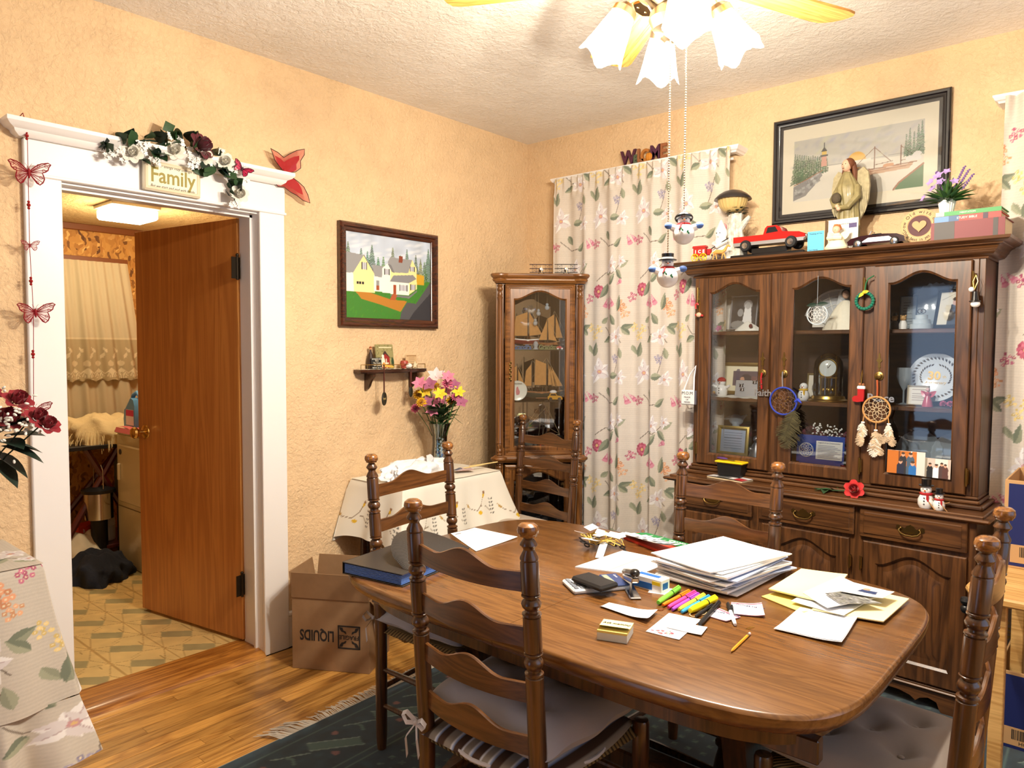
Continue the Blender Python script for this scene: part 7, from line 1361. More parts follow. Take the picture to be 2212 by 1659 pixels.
def feather(t,p,L,m,tilt=0,n=34):
    f = MB(); q = random.Random(int(p[0]*9999) + int(L*999)); P = Vector(p); d = Vector((sin(tilt),0,-cos(tilt))); f.tube([P,P + d*L],[.0012,.0005],4)
    for k in range(n):
        u = k/n; c = P + d*(L*u); w = L*.32*sin(pi*min(1,u*.85 + .15)) ** .7
        for s in (-1,1): e = c + d*(w*.55) + Vector((s*w,q.uniform(-.006,.004),0))*q.uniform(.7,1.1); f.add([c,c + d*.004,e + d*.003,e],[(0,1,2,3)])
    f.build('feather',m,t,0)
t = catcher('blue hoop dreamcatcher with peacock feather on the hutch',-.144,1.193,.062,mat('blue_hoop',(40,60,160),.7),mat('brown_web',(110,84,70),.7)); m = MB()
for k in range(9): a = k*2.2; m.sph((.035*cos(a)*sqrt(k/9 + .1),-.002,.035*sin(a)*sqrt(k/9 + .1)),.0032,6,5)
m.build('beads',M_GOLD,t); ribbon(t,[(-.006,.004,.062),(-.007,0,.11),(-.006,0,.135)],mat('grey_suede',(130,126,130),.9),.003); M_PEA = mat('peacock_feather',(72,66,40),.7,var=(40,.4)); feather(t,(.05,-.004,-.05),.17,M_PEA,-.18); feather(t,(.055,-.006,-.04),.15,M_PEA,-.35); MB().tube([(.055,0,.0),(.07,-.004,.01),(.085,-.004,-.005)],[.006,.008,.002],6).build('blue_tuft',mat('blue_feather',(50,70,190),.8),t)
t = catcher('tan hoop dreamcatcher with fluffy feathers on the hutch',.256,1.178,.0535,mat('tan_suede',(190,140,84),.8),mat('cream_web',(226,206,168),.7)); M_FEA = mat('fluffy_feather',(206,180,148),.9,var=(30,.3)); M_FEW = mat('white_feather',(232,224,210),.9); ribbon(t,[(0,.004,.054),(.002,-.002,.095),(0,-.002,.125)],mat('rust_ribbon',(176,84,44),.8),.004)
for x,z,L in ((-.052,-.02,.05),(.0,-.05,.05),(.05,-.02,.05)): ribbon(t,[(x*.9,0,z),(x,-.003,z - .035)],mat('tan_suede',(190,140,84)),.0022); m = MB().sph((x - .003,-.003,z - .038),.0045,8,6).sph((x + .004,-.003,z - .038),.0045,8,6); m.build('bead',M_CW,t)
for x,z,L,mm,tl in ((-.055,-.06,.06,M_FEW,.1),(-.06,-.10,.06,M_FEA,0),(-.045,-.07,.055,M_FEA,-.3),(0,-.09,.07,M_FEA,.1),(.0,-.12,.08,M_FEW,-.05),(.02,-.1,.08,M_FEA,-.4),(.05,-.06,.05,M_FEW,0),(.055,-.09,.06,M_FEA,.2),(.06,-.08,.07,M_FEA,-.5),(-.01,-.13,.07,M_FEA,.5)): feather(t,(x,-.006,z),L,mm,tl,26)
t = ht('peace_charm','silver Peace word charm behind the tan dreamcatcher','ornament',.268,KY + .002,1.226); text('Peace',.046,mat('brushed_silver',(170,172,176)),t,FRONT_X(0,0,0),ext=.0015,off=.0008)
t = ht('bead_wreath','green beaded wreath ornament with yellow bow','ornament',.195,KY,1.637); m = MB(); [m.sph((.034*cos(2*pi*k/20),0,.034*sin(2*pi*k/20)),.0078,8,6) for k in range(20)]; m.build('beads',mat('green_glass_bead',(14,104,84),.12,coat=.8),t); MB().sph((0,-.008,.036),.008,8,6).leaf((0,-.008,.036),(-.7,-.2,-.7),(0,-1,0),.03,.014,.1,3).leaf((0,-.008,.036),(.9,-.2,.2),(0,-1,0),.02,.014,.1,3).build('bow',mat('yellow_ribbon',(226,190,50),.7),t); ribbon(t,[(0,0,.04),(.004,0,.075),(.012,0,.092),(.036,-.004,.104)],mat('green_ribbon',(24,96,56),.7),.003)
t = ht('stocking_ornament','red felt stocking ornament with toys on the hutch','ornament',.192,KY - .004,1.21); fix_normals(MB().prism([(-.012,.055),(.014,.055),(.014,.02),(.012,.0),(-.012,-.004),(-.03,-.002),(-.034,.012),(-.026,.022),(-.012,.024)],-.008,.006,'xz').build('sock',mat('red_felt',(168,26,28),.9),t)); MB().box((-.015,-.01,.05),(.017,.008,.066),.004).build('cuff',M_CW,t); MB().sph((-.004,-.004,.072),.007,8,6).sph((.009,-.004,.071),.006,8,6).build('toys',mat('toy_brown',(150,96,60),.7),t); ribbon(t,[(0,0,.07),(.004,0,.12),(.002,.004,.135),(-.002,0,.1),(0,0,.07)],M_GOLD,.0012)
t = ht('hinge_snowman','snowman bell ornament hung on the right-hand hinge','ornament',.6,.125,1.60); MB().sph((.002,0,.008),(.017,.015,.014),12,8).build('face',M_CW,t); MB().lathe([(.02,.016),(.019,.02),(.013,.022),(.009,.055),(0,.06)],14).build('hat',M_BLK,t); MB().sph((-.012,-.004,.064),.01,10,8).build('pompom',M_CW,t); ribbon(t,[(-.004,0,.06),(-.008,0,.095),(0,.006,.12),(.008,0,.095),(-.004,0,.06)],M_GOLD,.0014)
t = ht('crystal_drop','holly and clear disc ornament hung in the middle door','ornament',.0,.128,1.60); MB().torus((0,0,-.015),.044,.003,(0,1,0),28,6).build('rim',M_CRY,t); MB().leaf((0,-.003,.03),(-1,0,-.1),(0,-1,0),.05,.018,.1,4).leaf((0,-.003,.03),(1,0,.05),(0,-1,0),.05,.018,.1,4).build('holly',M_LEAF2,t); m = MB(); web(m,(0,0,-.015),.042,6,0,.0007); m.build('etching',M_CW,t); ribbon(t,[(0,0,.03),(0,.002,.155)],M_CRY,.0008)
# ---- on the worktop
ZW = .8055
t = ht('magazine','folded glossy magazine under the black tool box','magazine',-.38,.12,ZW,rad(-8)); cv = Canvas(.20,.14,.004,(206,204,206)); [cv.poly([(x,y),(x + .05,y),(x + .05,y + .03),(x,y + .03)],(60 + 90*R6.random(),)*3) for x,y in [(R6.random()*.15,R6.random()*.11) for _ in range(9)]]; cv.poly([(.15,.0),(.2,.0),(.2,.05),(.15,.05)],(170,40,44)); cv.build('cover',PRINT(),t,fn=lambda U,V: (U - .1,V - .07,.009 + .004*np.sin(U*16))); box('page_block',(-.098,-.068,.001),(.098,.068,.006),mat('book_pages',(226,206,168)),t,0)
t = ht('black_tub','small black tub with yellow lid on the magazine','box',-.385,.125,ZW + .014); fix_normals(MB().prism([(-.055,0),(.055,0),(.064,.062),(-.064,.062)],-.035,.035,'xz').build('tub',mat('black_plastic',(22,22,24)),t)); MB().box((-.072,-.046,.062),(.072,.046,.072),.004).build('lid',mat('yellow_lid',(240,204,20),.4),t)
t = ht('box_cutter','purple-handled knife lying on the yellow lid','knife',-.41,.115,ZW + .0865,rad(-6)); MB().sph((-.025,0,.007),(.032,.01,.007),12,6).build('grip',mat('purple_plastic',(84,52,120),.4),t); MB().box((0,-.006,.003),(.045,.006,.005)).build('blade',mat('chrome',(200,200,204)),t)
t = ht('paper_rose','red ribbon rose with green stem lying on the worktop','flower',.19,.085,ZW); place(mdata(rose_mb(),fm('red_ribbon_rose',(196,40,40))),'bloom',t,(0,0,.028),(.2,-.9,.35),.06); MB().tube([(-.01,.01,.02),(-.1,.03,.008),(-.2,.045,.005),(-.27,.05,.004)],.0028,6).build('stem',M_LEAF,t); [put_leaf(D_LEAF,t,p,d,(0,0,1),.075,.8) for p,d in (((-.1,.03,.008),(-1,-.35,.02)),((-.08,.03,.008),(-.5,.5,.1)),((-.13,.035,.006),(.2,-.9,.05)))]
snowman('tall white snowman with holly top hat on the worktop',.47,.055,ZW,1.12,('top','scarf','twig'),'snowmen on the worktop'); snowman('short snowman with black top hat on the worktop',.518,.045,ZW,.82,('top','scarf','twig'),'snowmen on the worktop',.2)
# ---- fan-pull snowmen
def pull_snowman(label,x,y,z,hat):
    t = thing('snowman_pull',label,'ornament',(FX + x,FY + y,z),rad(33),'snowmen on the fan chains'); M_G = mat('pull_belly',(214,212,214),.4); MB().sph((0,0,-.058),(.029,.027,.03),16,12).build('belly',M_CW,t); MB().sph((0,0,-.022),(.0165,.016,.015),14,10).build('head',M_CW,t)
    for s in (-1,1): MB().tube([(s*.018,0,-.046),(s*.034,-.004,-.04)],[.011,.009],8).build('arm',M_CW,t); MB().sph((s*.041,-.005,-.037),(.011,.009,.009),10,8).build('mitten',mat('blue_mitten',(80,110,170),.6),t)
    if hat == 'top': MB().lathe([(0,-.014),(.024,-.014),(.024,-.011),(.016,-.01),(.0165,.005),(0,.006)],18).build('hat',M_BLK,t); MB().lathe([(.0168,-.01),(.0168,-.005)],18).build('band',M_CW,t)
    else: MB().torus((0,.002,-.016),.019,.006,(0,.35,1),18,8).sph((0,.003,-.01),(.018,.017,.011),12,8).build('hat',M_BLK,t)
    MB().torus((0,0,-.034),.015,.004,n=16).tube([(-.008,-.016,-.035),(-.013,-.024,-.05)],.0035,5).build('scarf',M_SCARF,t); m = MB(); [m.sph((q,-.0155,-.02),.0018,6,4) for q in (-.005,.005)]; m.build('eyes',M_BLK,t); MB().tube([(0,-.016,-.023),(0,-.024,-.024)],[.0022,.0006],5).build('nose',M_ORANGE,t); m = MB(); [m.leaf((q,-.0275 - .0*q,-.052 - .004*k),(.4*(-1) ** k,0,.8),(0,-1,0),.009,.005,0,3) for k,q in enumerate((-.012,-.004,.006,.012))]; m.build('holly_paint',mat('green_ribbon',(24,96,56)),t)
pull_snowman('lower snowman fan pull wearing a black top hat',CH[0][0],CH[0][1],CH[0][2] - .004,'top'); pull_snowman('upper snowman fan pull wearing a dark bonnet',CH[1][0],CH[1][1],CH[1][2] - .006,'bonnet')
# ---- welcome sign on the window head
ws = thing('welcome_sign','wooden WELCOME letters with a pumpkin above the curtain','sign',(.90,-.06,2.4605)); box('base',(-.135,-.02,0),(.135,.02,.01),mat('sign_base',(96,84,62),.7),ws)
for ch,x,c,s in (('W',-.10,(84,38,58),.105),('E',-.052,(84,96,72),.06),('L',-.022,(150,96,58),.10),('C',.008,(176,112,50),.09),('M',.075,(80,36,62),.105),('E',.122,(150,92,56),.105)): text(ch,s,mat('letter_%d_%d' % (c[0],c[1]),c,.7),ws,frame((x,-.006,.012 + s*.36),(1,0,0),(0,-1,0)),ext=.007,off=.0035,sx=.86)
m = MB(); [m.sph((.036 + .011*cos(k*pi/3),-.006 + .008*sin(k*pi/3),.034),(.013,.012,.023),10,8) for k in range(6)]; m.build('pumpkin',mat('pumpkin_orange',(206,132,40),.7),ws); MB().tube([(.036,-.006,.056),(.034,-.006,.07),(.02,-.006,.08),(.012,-.006,.072)],.0016,5).tube([(.04,-.006,.056),(.05,-.006,.085),(.06,-.006,.075),(.056,-.006,.07)],.0014,5).build('vine',M_INK,ws); put_leaf(D_IVY,ws,(.058,-.008,.06),(.3,0,1),(0,-1,0),.024)
# ---------------------------------------------------------------- collection in and on the corner cabinet
KM = Matrix.Translation((KOx,KOy,0)) @ Matrix.Rotation(rad(45),4,'Z')
def kt(name,label,cat,X,Y,z,rz=0,group=None): return thing(name,label,cat,tuple(KM @ Vector((X,Y,z))),rad(45) + rz,group)
M_SAIL = mat('tan_sailcloth',(196,140,72),.7,var=(60,.1)); M_HULLW = wood('ship_hull_wood',(120,70,30),(170,110,56),'x',30,.4,.2,.1); M_CLEAR = mat('clear_ornament',(220,226,228),.1,alpha=.45,coat=.8)
def sailboat(label,X,Y,z,L,H,hull,top,masts,sails,rz=0,jib=None):
    t = kt('model_ship',label,'model ship',X,Y,z,rz,'model ships in the corner cabinet'); m = MB(); h = L*.13; n = 14
    sec = [(0,-1,1.0),(.5,-.9,1),(.8,-.5,1),(1,0,1),(1,.35,1)]
    vs = []; 
    for i in range(n + 1):
        u = -1 + 2*i/n; w = L*.11*(1 - abs(u) ** 2.6) + .0008; sh = h*.35*u*u
        for s in (-1,1):
            for k,(a,b,_) in enumerate(sec if s < 0 else sec[::-1]): vs.append((u*L/2,s*a*w,h*(b + 1)*.74 + sh*(1 if b > 0 else .6) + (.25*h*abs(u) ** 3 if b < -.6 else 0)))
    q = 10; m.add(vs,[(i*q + k,i*q + k + 1,(i + 1)*q + k + 1,(i + 1)*q + k) for i in range(n) for k in range(q - 1)] + [(i*q,(i + 1)*q,(i + 1)*q + q - 1,i*q + q - 1) for i in range(n)]); fix_normals(m.build('hull',hull,t))
    if top: MB().sweep([(-L*.49,0,h*1.3),(0,-L*.112,h*1.02),(L*.49,0,h*1.3),(0,L*.112,h*1.02)],[(-.002,-.004),(.002,-.004),(.002,.005),(-.002,.005)],(0,0,1)).build('gunwale',top,t)
    MB().box((-L*.14,-.018,-.0005),(L*.14,.018,.004)).box((-L*.1,-.002,.003),(-L*.08,.002,h*.4)).box((L*.08,-.002,.003),(L*.1,.002,h*.4)).build('cradle',M_HULLW,t)
    for x,mh in masts: MB().cyl((x,0,h),(x,0,mh),.0028,.0018,8).build('mast',mat('dark_spar',(70,56,42),.6),t)
    for P in sails:
        fix_normals(MB().prism(P,-.0008,.0008,'xz').build('sail',M_SAIL,t)); MB().tube([(a,0,b) for a,b in P[:2]],.0018,5).build('boom',mat('dark_spar',(70,56,42)),t)
    g = MB(); g.tube([(L*.6,0,h*1.6),(L*.42,0,h*1.4)],.0016,5)
    for x,mh in masts: g.tube([(x,0,mh),(L*.6,0,h*1.6)],.0006,4).tube([(x,0,mh),(x - L*.1,.01,h*1.2)],.0006,4).tube([(x,0,mh),(-L*.48,0,h*1.4)],.0006,4)
    g.build('rigging',mat('rigging_thread',(190,170,130),.8),t); return t
s1,s2,s3 = 1.4235,1.1285,.8605
sailboat('white and red hulled model ship on the upper shelf',-.06,.10,s1 + .028,.19,.2,mat('ship_red',(120,30,26),.4),mat('ship_white',(236,230,216),.4),((.0,.225),),([(-.085,.05),(.0,.05),(.0,.19),(-.07,.165)],[(.01,.05),(.085,.06),(.008,.19)]),0)
sailboat('small varnished sloop at the front of the upper shelf',.05,.05,s1 + .024,.115,.17,M_HULLW,None,((.0,.15),),([(-.05,.03),(-.004,.03),(-.004,.145)],[(.006,.032),(.055,.024),(.006,.13)]))
sailboat('dark model ship at the back of the upper shelf',.10,.13,s1 + .028,.14,.2,wood('dark_hull',(60,34,18),(96,58,30),'x',20,.4,.2,.1),None,((.0,.2),),([(-.06,.04),(.0,.04),(.0,.18),(-.045,.15)],[(.008,.04),(.05,.04),(.008,.17)]))
for nm,b,x0,c in (('blue GrandPa word block on the upper shelf','GrandPa',-.1,(70,100,140)),('green Grandma word block on the upper shelf','Grandma',.055,(120,124,74))): t = kt('word_block',nm,'ornament',x0,.018,s1 + .0006); box('base',(-.055,0,0),(.055,.014,.004),mat('wb_%d' % c[0],c,.6),t,0); text(b,.034,mat('wb_%d' % c[0],c),t,frame((0,.007,.014),(1,0,0),(0,-1,0)),ext=.004,off=.001,sx=.9)
t = kt('trinket_car','tiny red toy car at the upper shelf end','toy car',.118,.025,s1 + .0006); fix_normals(MB().prism([(-.02,.005),(-.02,.012),(-.01,.02),(.006,.02),(.012,.012),(.02,.01),(.02,.005)],-.008,.008,'xz').build('body',mat('toy_red',(176,36,30)),t)); [MB().lathe([(0,-.002),(.005,-.002),(.005,.002),(0,.002)],10,(x,y,.0055),(x,y + 1,.0055)).build('wheel',M_CW,t) for x in (-.012,.012) for y in (-.008,.008)]
t = kt('crystal_figure','clear glass figurine between the two word blocks','ornament',-.02,.03,s1 + .0006); MB().lathe([(0,0),(.018,0),(.01,.012),(.016,.03),(.01,.045),(0,.05)],14).build('glass',M_CLEAR,t)
for i,(x,y,z) in enumerate(((-.002,.06,1.645),(-.018,.08,1.59),(.05,.08,1.68))): t = kt('hanging_snowman',('clear snowman bauble hanging highest in the cabinet arch','clear bauble hanging behind the sails','dark glass bauble hanging near the cabinet arch')[i],'ornament',x,y,z,0,'baubles hung in the cabinet'); MB().sph((0,0,-.014),.014,12,8).sph((0,0,.004),.009,10,8).build('glass',M_CLEAR if i < 2 else M_CRY,t); MB().cyl((0,0,.01),(0,0,1.79 - z),.0006,n=4).build('thread',mat('rigging_thread',(190,170,130)),t)
sailboat('large two-masted model schooner on the middle shelf',.02,.09,s2 + .012,.23,.24,mat('ship_green',(36,50,40),.4),M_HULLW,((-.055,.22),(.03,.235)),([(-.04,.075),(.028,.075),(.028,.2),(-.035,.225)],[(-.10,.07),(-.058,.07),(-.058,.2),(-.09,.16)],[(.04,.075),(.07,.075),(.042,.2)],[(.06,.07),(.095,.07),(.05,.19)],[(.08,.066),(.125,.07),(.06,.18)]))
sailboat('second model schooner at the back of the middle shelf',-.12,.11,s2 + .012,.14,.2,M_HULLW,None,((0,.2),),([(-.05,.05),(.0,.05),(0,.19),(-.04,.16)],[(.006,.05),(.055,.05),(.006,.17)]))
t = kt('souvenir_plate','white oval souvenir plate with a pink map on the shelf','plate',-.125,.045,s2 + .002,rad(4)); MB().lathe([(0,0),(.04,0),(.058,.006),(.056,.009),(.04,.003),(0,.003)],36,(0,0,.056),(0,-1,.056),sy=1.0).build('dish',mat('plate_cream',(244,240,222),.25,coat=.4),t); fix_normals(MB().prism([(-.004,.03),(.012,.034),(.016,.05),(.008,.066),(.004,.08),(-.004,.076),(-.008,.05)],-.0042,-.0034,'xz').build('map',mat('map_pink',(214,130,130),.5),t)); text('SOUVENIR',.010,M_INK,t,frame((.004,-.008,.096),(1,0,0),(0,-1,0)))
t = kt('yellow_car','yellow toy taxi on the middle shelf','toy car',.093,.035,s2 + .0006,rad(-8)); fix_normals(MB().prism([(-.04,.008),(-.042,.024),(-.034,.028),(-.028,.042),(.004,.044),(.014,.03),(.038,.026),(.044,.016),(.044,.008)],-.018,.018,'xz').build('body',mat('taxi_yellow',(216,156,40),.3,coat=.5),t)); fix_normals(MB().prism([(-.026,.03),(-.022,.04),(.002,.041),(.009,.03)],-.0186,-.018,'xz').build('window',M_BLK,t)); MB().sph((-.01,0,.05),(.022,.016,.012),10,6).build('load',M_CW,t); [MB().lathe([(0,-.004),(.01,-.004),(.01,.004),(0,.004)],14,(x,y,.0105),(x,y + 1,.0105)).build('tyre',mat('rubber',(26,26,28)),t) for x in (-.024,.026) for y in (-.018,.018)]
sailboat('red-hulled bare-masted model ship on the cabinet floor',.0,.10,s3 + .02,.22,.2,mat('ship_red',(120,30,26)),M_HULLW,((.03,.24),(.055,.21),(-.06,.16)),())
for nm,lb,X,c in (('toy_roadster','bright red toy roadster at the cabinet bottom',.05,(180,30,36)),('chrome_car','grey toy car at the cabinet bottom',-.06,(120,112,100))): t = kt(nm,lb,'toy car',X,.03,s3 + .0006); fix_normals(MB().prism([(-.045,.006),(-.046,.016),(-.03,.022),(-.02,.03),(.006,.03),(.016,.022),(.044,.018),(.046,.006)],-.016,.016,'xz').build('body',mat('car_%d' % c[0],c,.2,coat=.7),t)); [MB().lathe([(0,-.003),(.009,-.003),(.009,.003),(0,.003)],12,(x,y,.0095),(x,y + 1,.0095)).build('tyre',mat('rubber',(26,26,28)),t) for x in (-.028,.028) for y in (-.016,.016)]
for lb,X,Y in (('black vintage toy car on the lower shelf, at the left',-.045,.08),('black vintage toy car on the lower shelf, at the right',.08,.06)): t = kt('vintage_car',lb,'toy car',X,Y,.4206,0,'vintage cars in the lower cabinet'); fix_normals(MB().prism([(-.07,.012),(-.072,.035),(-.055,.045),(-.045,.075),(-.035,.08),(.01,.08),(.022,.05),(.06,.044),(.07,.03),(.07,.012)],-.028,.028,'xz').build('body',M_BLK,t)); fix_normals(MB().prism([(-.04,.05),(-.034,.072),(.006,.073),(.014,.052)],-.0286,-.028,'xz').build('window',mat('toy_window',(90,96,104)),t)); [MB().lathe([(0,-.006),(.017,-.006),(.017,.006),(0,.006)],16,(x,y,.0175),(x,y + 1,.0175)).build('tyre',mat('chrome',(200,200,204)),t) for x in (-.042,.042) for y in (-.028,.028)]
def triplane(label,X,Y,rz,col):
    t = kt('model_triplane',label,'model plane',X,Y,1.8515,rz,'model planes on the cabinet top'); mc = mat('plane_%d' % col[0],col,.4)
    for z in (.014,.036,.060): MB().box((-.066,-.009,z),(.066,.009,z + .0028),.001).build('wing',mc,t)
    g = MB()
    for x in (-.05,-.025,.025,.05):
        g.cyl((x,-.004,.014),(x,-.004,.062),.0009,n=5)
    for s in (-1,1): g.tube([(s*.05,-.004,.016),(s*.025,-.004,.036),(s*.05,-.004,.06)],.0006,4).tube([(s*.025,-.004,.016),(s*.05,-.004,.036),(s*.025,-.004,.06)],.0006,4)
    g.build('strut',mc,t); MB().tube([(0,-.022,.032),(0,0,.034),(0,.05,.03),(0,.075,.03)],[.009,.011,.007,.003],10).build('fuselage',mc,t); MB().lathe([(0,0),(.01,0),(.009,.004),(0,.005)],14,(0,-.022,.032),(0,-1,.032)).build('engine',mat('chrome',(200,200,204)),t); MB().box((-.0022,-.03,.012),(.0022,-.0285,.052)).build('propeller',mat('prop_tan',(206,190,150),.5),t)
    MB().box((-.022,.066,.03),(.022,.08,.032)).box((-.001,.068,.03),(.001,.08,.048)).build('tail',mc,t)
    for x in (-.014,.014): MB().torus((x,-.014,.007),.0055,.0016,(1,0,0),12,5).build('wheel',M_BLK,t)
triplane('maroon model triplane on the cabinet top',.012,.07,rad(2),(62,20,28)); triplane('black model triplane on the cabinet top',.155,.05,rad(-3),(24,24,28))
# ---------------------------------------------------------------- things on the dining table
ZD = .7453; R7 = random.Random(12)
M_PAPER = mat('white_paper',(240,240,242),.8); M_MAN = mat('manila',(244,228,172),.8); M_YEL = mat('yellow_paper',(246,222,120),.8); M_BLUP = mat('pale_blue_paper',(186,200,234),.8)
def paper(name,label,cat,quad,z,m,th=.0008,curl=.003,draw=None,group=None,res=10):
    """a sheet given by its four corners on the table"""
    cx,cy = sum(p[0] for p in quad)/4,sum(p[1] for p in quad)/4; t = thing(name,label,cat,(cx,cy,z),0,group); Q = [(x - cx,y - cy) for x,y in quad]
    f = lambda u,v: tuple((1 - u)*(1 - v)*Q[0][k] + u*(1 - v)*Q[1][k] + u*v*Q[2][k] + (1 - u)*v*Q[3][k] for k in (0,1))
    def pt(u,v,top): x,y = f(u,v); return (x,y,(th if top else 0) + curl*(max(0,u - .55) ** 2 + max(0,.35 - v) ** 2*.8)*4)
    mb = MB(); mb.grid(res,res,lambda u,v: pt(u,v,True)); mb.grid(res,res,lambda u,v: pt(1 - u,v,False))
    n = res + 1; ring = [pt(i/res,0,q) for q in (0,1) for i in range(n)]; mb.add(ring,[(i,i + 1,i + 1 + n,i + n) for i in range(res)]); ring = [pt(i/res,1,q) for q in (0,1) for i in range(n)]; mb.add(ring,[(i + 1,i,i + n,i + 1 + n) for i in range(res)]); ring = [pt(0,i/res,q) for q in (0,1) for i in range(n)]; mb.add(ring,[(i + 1,i,i + n,i + 1 + n) for i in range(res)]); ring = [pt(1,i/res,q) for q in (0,1) for i in range(n)]; mb.add(ring,[(i,i + 1,i + 1 + n,i + n) for i in range(res)]); mb.build('sheet',m,t)
    if draw:
        L,W = hypot(Q[1][0] - Q[0][0],Q[1][1] - Q[0][1]),hypot(Q[3][0] - Q[0][0],Q[3][1] - Q[0][1]); cv = Canvas(L,W,.0022,draw[0]); draw[1](cv)
        def fn(U,V): u,v = U/L,V/W; X = (1 - u)*(1 - v)*Q[0][0] + u*(1 - v)*Q[1][0] + u*v*Q[2][0] + (1 - u)*v*Q[3][0]; Y = (1 - u)*(1 - v)*Q[0][1] + u*(1 - v)*Q[1][1] + u*v*Q[2][1] + (1 - u)*v*Q[3][1]; return X,Y,th + .0004 + curl*(np.maximum(0,u - .55) ** 2 + np.maximum(0,.35 - v) ** 2*.8)*4
        cv.build('print',PRINT(),t,fn=fn)
    return t
lines = lambda n,c=(150,150,160),w=.0018: (lambda cv: [cv.line([(cv.w*.1,cv.h*(.12 + .76*i/n)),(cv.w*(.6 + .3*((i*7) % 5)/5),cv.h*(.12 + .76*i/n))],w,c) for i in range(n)])
WP = (240,240,242)
# expanding file
bf = thing('expanding_file','black woven expanding file with blue dividers on the table','folder',(1.238,-2.352,ZD),rad(9)); M_CAR = None
def carbon():
    m,nt,b,nd,lk = _nodes('woven_black_plastic'); tc = N(nt,'ShaderNodeTexCoord').outputs['Object']; ck = N(nt,'ShaderNodeTexChecker',i_Scale=330.0); ck.inputs[1].default_value = srgb(10,10,11); ck.inputs[2].default_value = srgb(66,62,60); lk.new(tc,ck.inputs['Vector']); lk.new(ck.outputs[0],b.inputs['Base Color']); b.inputs['Roughness'].default_value = .35; return m
M_CAR = carbon(); box('back_cover',(0,0,0),(.235,.33,.003),M_CAR,bf,.001); box('front_cover',(.0,0,.034),(.235,.33,.037),M_CAR,bf,.001); box('spine',(-.003,0,0),(0,.33,.037),mat('black_plastic',(22,22,24)),bf,.001)
for k in range(7): box('divider',(.004,.003,.005 + .004*k),(.228,.322,.0072 + .004*k),mat('blue_divider',(100,138,212),.4),bf,0)
m = MB(); P = [(.235,.05),(.235,.33),(.17,.36),(.11,.33),(.075,.26),(.07,.2),(.10,.12),(.16,.06)]; n = len(P)
m.grid(16,18,lambda u,v: (lambda a,r: (.235 - r*(.03 + .13*sin(pi*a) ** .5),.04 + .30*a,.038 + .07*sin(pi*a) ** .6*r*(1 - .35*r)*1.4))(u,v)); m.build('flap',M_CAR,bf,60)
paper('calendar_page','white calendar page lying beside the black file','paper',[(1.373,-1.91),(1.361,-1.68),(1.15,-1.685),(1.138,-1.80)],ZD,M_PAPER,draw=(WP,lambda c: [c.line([(c.w*.1,c.h*.9),(c.w*.3,c.h*.9)],.008,(90,90,96)),c.line([(c.w*.5,c.h*.92),(c.w*.9,c.h*.92)],.003,(150,150,156))] + [c.ell(c.w*(.15 + .2*(i % 4)),c.h*(.15 + .2*(i // 4)),.004,.003,(170,170,176)) for i in range(12)]))
# key pile
kp = thing('key_pile','tangle of keys, tags and yellow cords on the table','keys',(1.655,-1.575,ZD)); M_KEY = mat('worn_steel',(150,146,140),.35,.9)
for k in range(16):
    a = R7.uniform(0,6.28); x,y,z = R7.gauss(0,.04),R7.gauss(0,.035),.004 + R7.random()*.03; m = MB(); m.xf = Matrix.Translation((x,y,z)) @ Matrix.Rotation(a,4,'Z') @ Matrix.Rotation(R7.uniform(-.5,.5),4,'Y'); m.torus((0,0,0),.009,.0025,n=14,m=5).box((.009,-.0035,-.001),(.042,.003,.001)); m.build('key',M_KEY if k % 3 else mat('black_plastic',(22,22,24)),kp)
for k in range(8):
    m = MB(); m.xf = Matrix.Translation((R7.gauss(0,.035),R7.gauss(0,.03),.03 + .004*k)) @ Matrix.Rotation(R7.uniform(0,6.28),4,'Z') @ Matrix.Rotation(R7.uniform(-.4,.4),4,'X'); m.box((-.03,-.014,0),(.03,.014,.0012)); m.build('tag',M_PAPER,kp)
for k in range(8):
    a0 = R7.uniform(0,6.28); P = [(.05*cos(a0 + .8*j)*(1 + .3*sin(j)) + .02*(k % 3 - 1),.05*sin(a0 + .8*j),.012 + .03*abs(sin(j*1.3 + k))) for j in range(9)]; MB().tube(P,.0016,5).build('cord',mat('yellow_cord',(220,186,92),.8),kp)
MB().add([(.01,-.02,.03),(.035,-.01,.03),(.085,-.12,.002),(.062,-.13,.002)],[(0,1,2,3)]).build('strap',M_PAPER,kp)
# green and red folders, receipts
paper('red_folder','red folder under the green book on the table','folder',[(1.655,-1.435),(1.925,-1.545),(1.93,-1.40),(1.66,-1.345)],ZD,mat('red_card',(206,54,36),.5),.008,0); gb = paper('green_book','green booklet lying on the red folder','book',[(1.66,-1.395),(1.90,-1.44),(1.925,-1.395),(1.70,-1.352)],ZD + .0085,mat('green_card',(34,122,66),.5),.006,0); text('GRAND BOOK',.02,M_PAPER,gb,frame((.085,-.01,.0065),(.98,-.18,0),(0,0,1)))
for k in range(7): a = R7.uniform(-.5,.1); x,y = 1.70 + .025*k,-1.425 - .012*k + R7.uniform(-.008,.008); c,s = cos(a),sin(a); paper('receipt',('%s receipt slip on the green booklet' % ('bottom','second','third','fourth','fifth','sixth','topmost')[k]),'receipt',[(x + u*c - v*s,y + u*s + v*c) for u,v in ((-.06,-.025),(.06,-.025),(.06,.025),(-.06,.025))],ZD + .0155 + .0022*k,M_PAPER,.0006,.012,group='receipts on the green booklet',res=5)
nb = paper('open_notebook','open notebook with written pages in the table centre','notebook',[(1.73,-1.835),(1.924,-1.775),(1.93,-1.575),(1.743,-1.581)],ZD,M_PAPER,.004,0,draw=((238,236,232),lambda c: (lines(14)(c),c.line([(c.w*.52,0),(c.w*.52,c.h)],.004,(196,180,150)),c.poly([(c.w*.54,0),(c.w,0),(c.w,c.h),(c.w*.54,c.h)],(240,234,216),.6))))
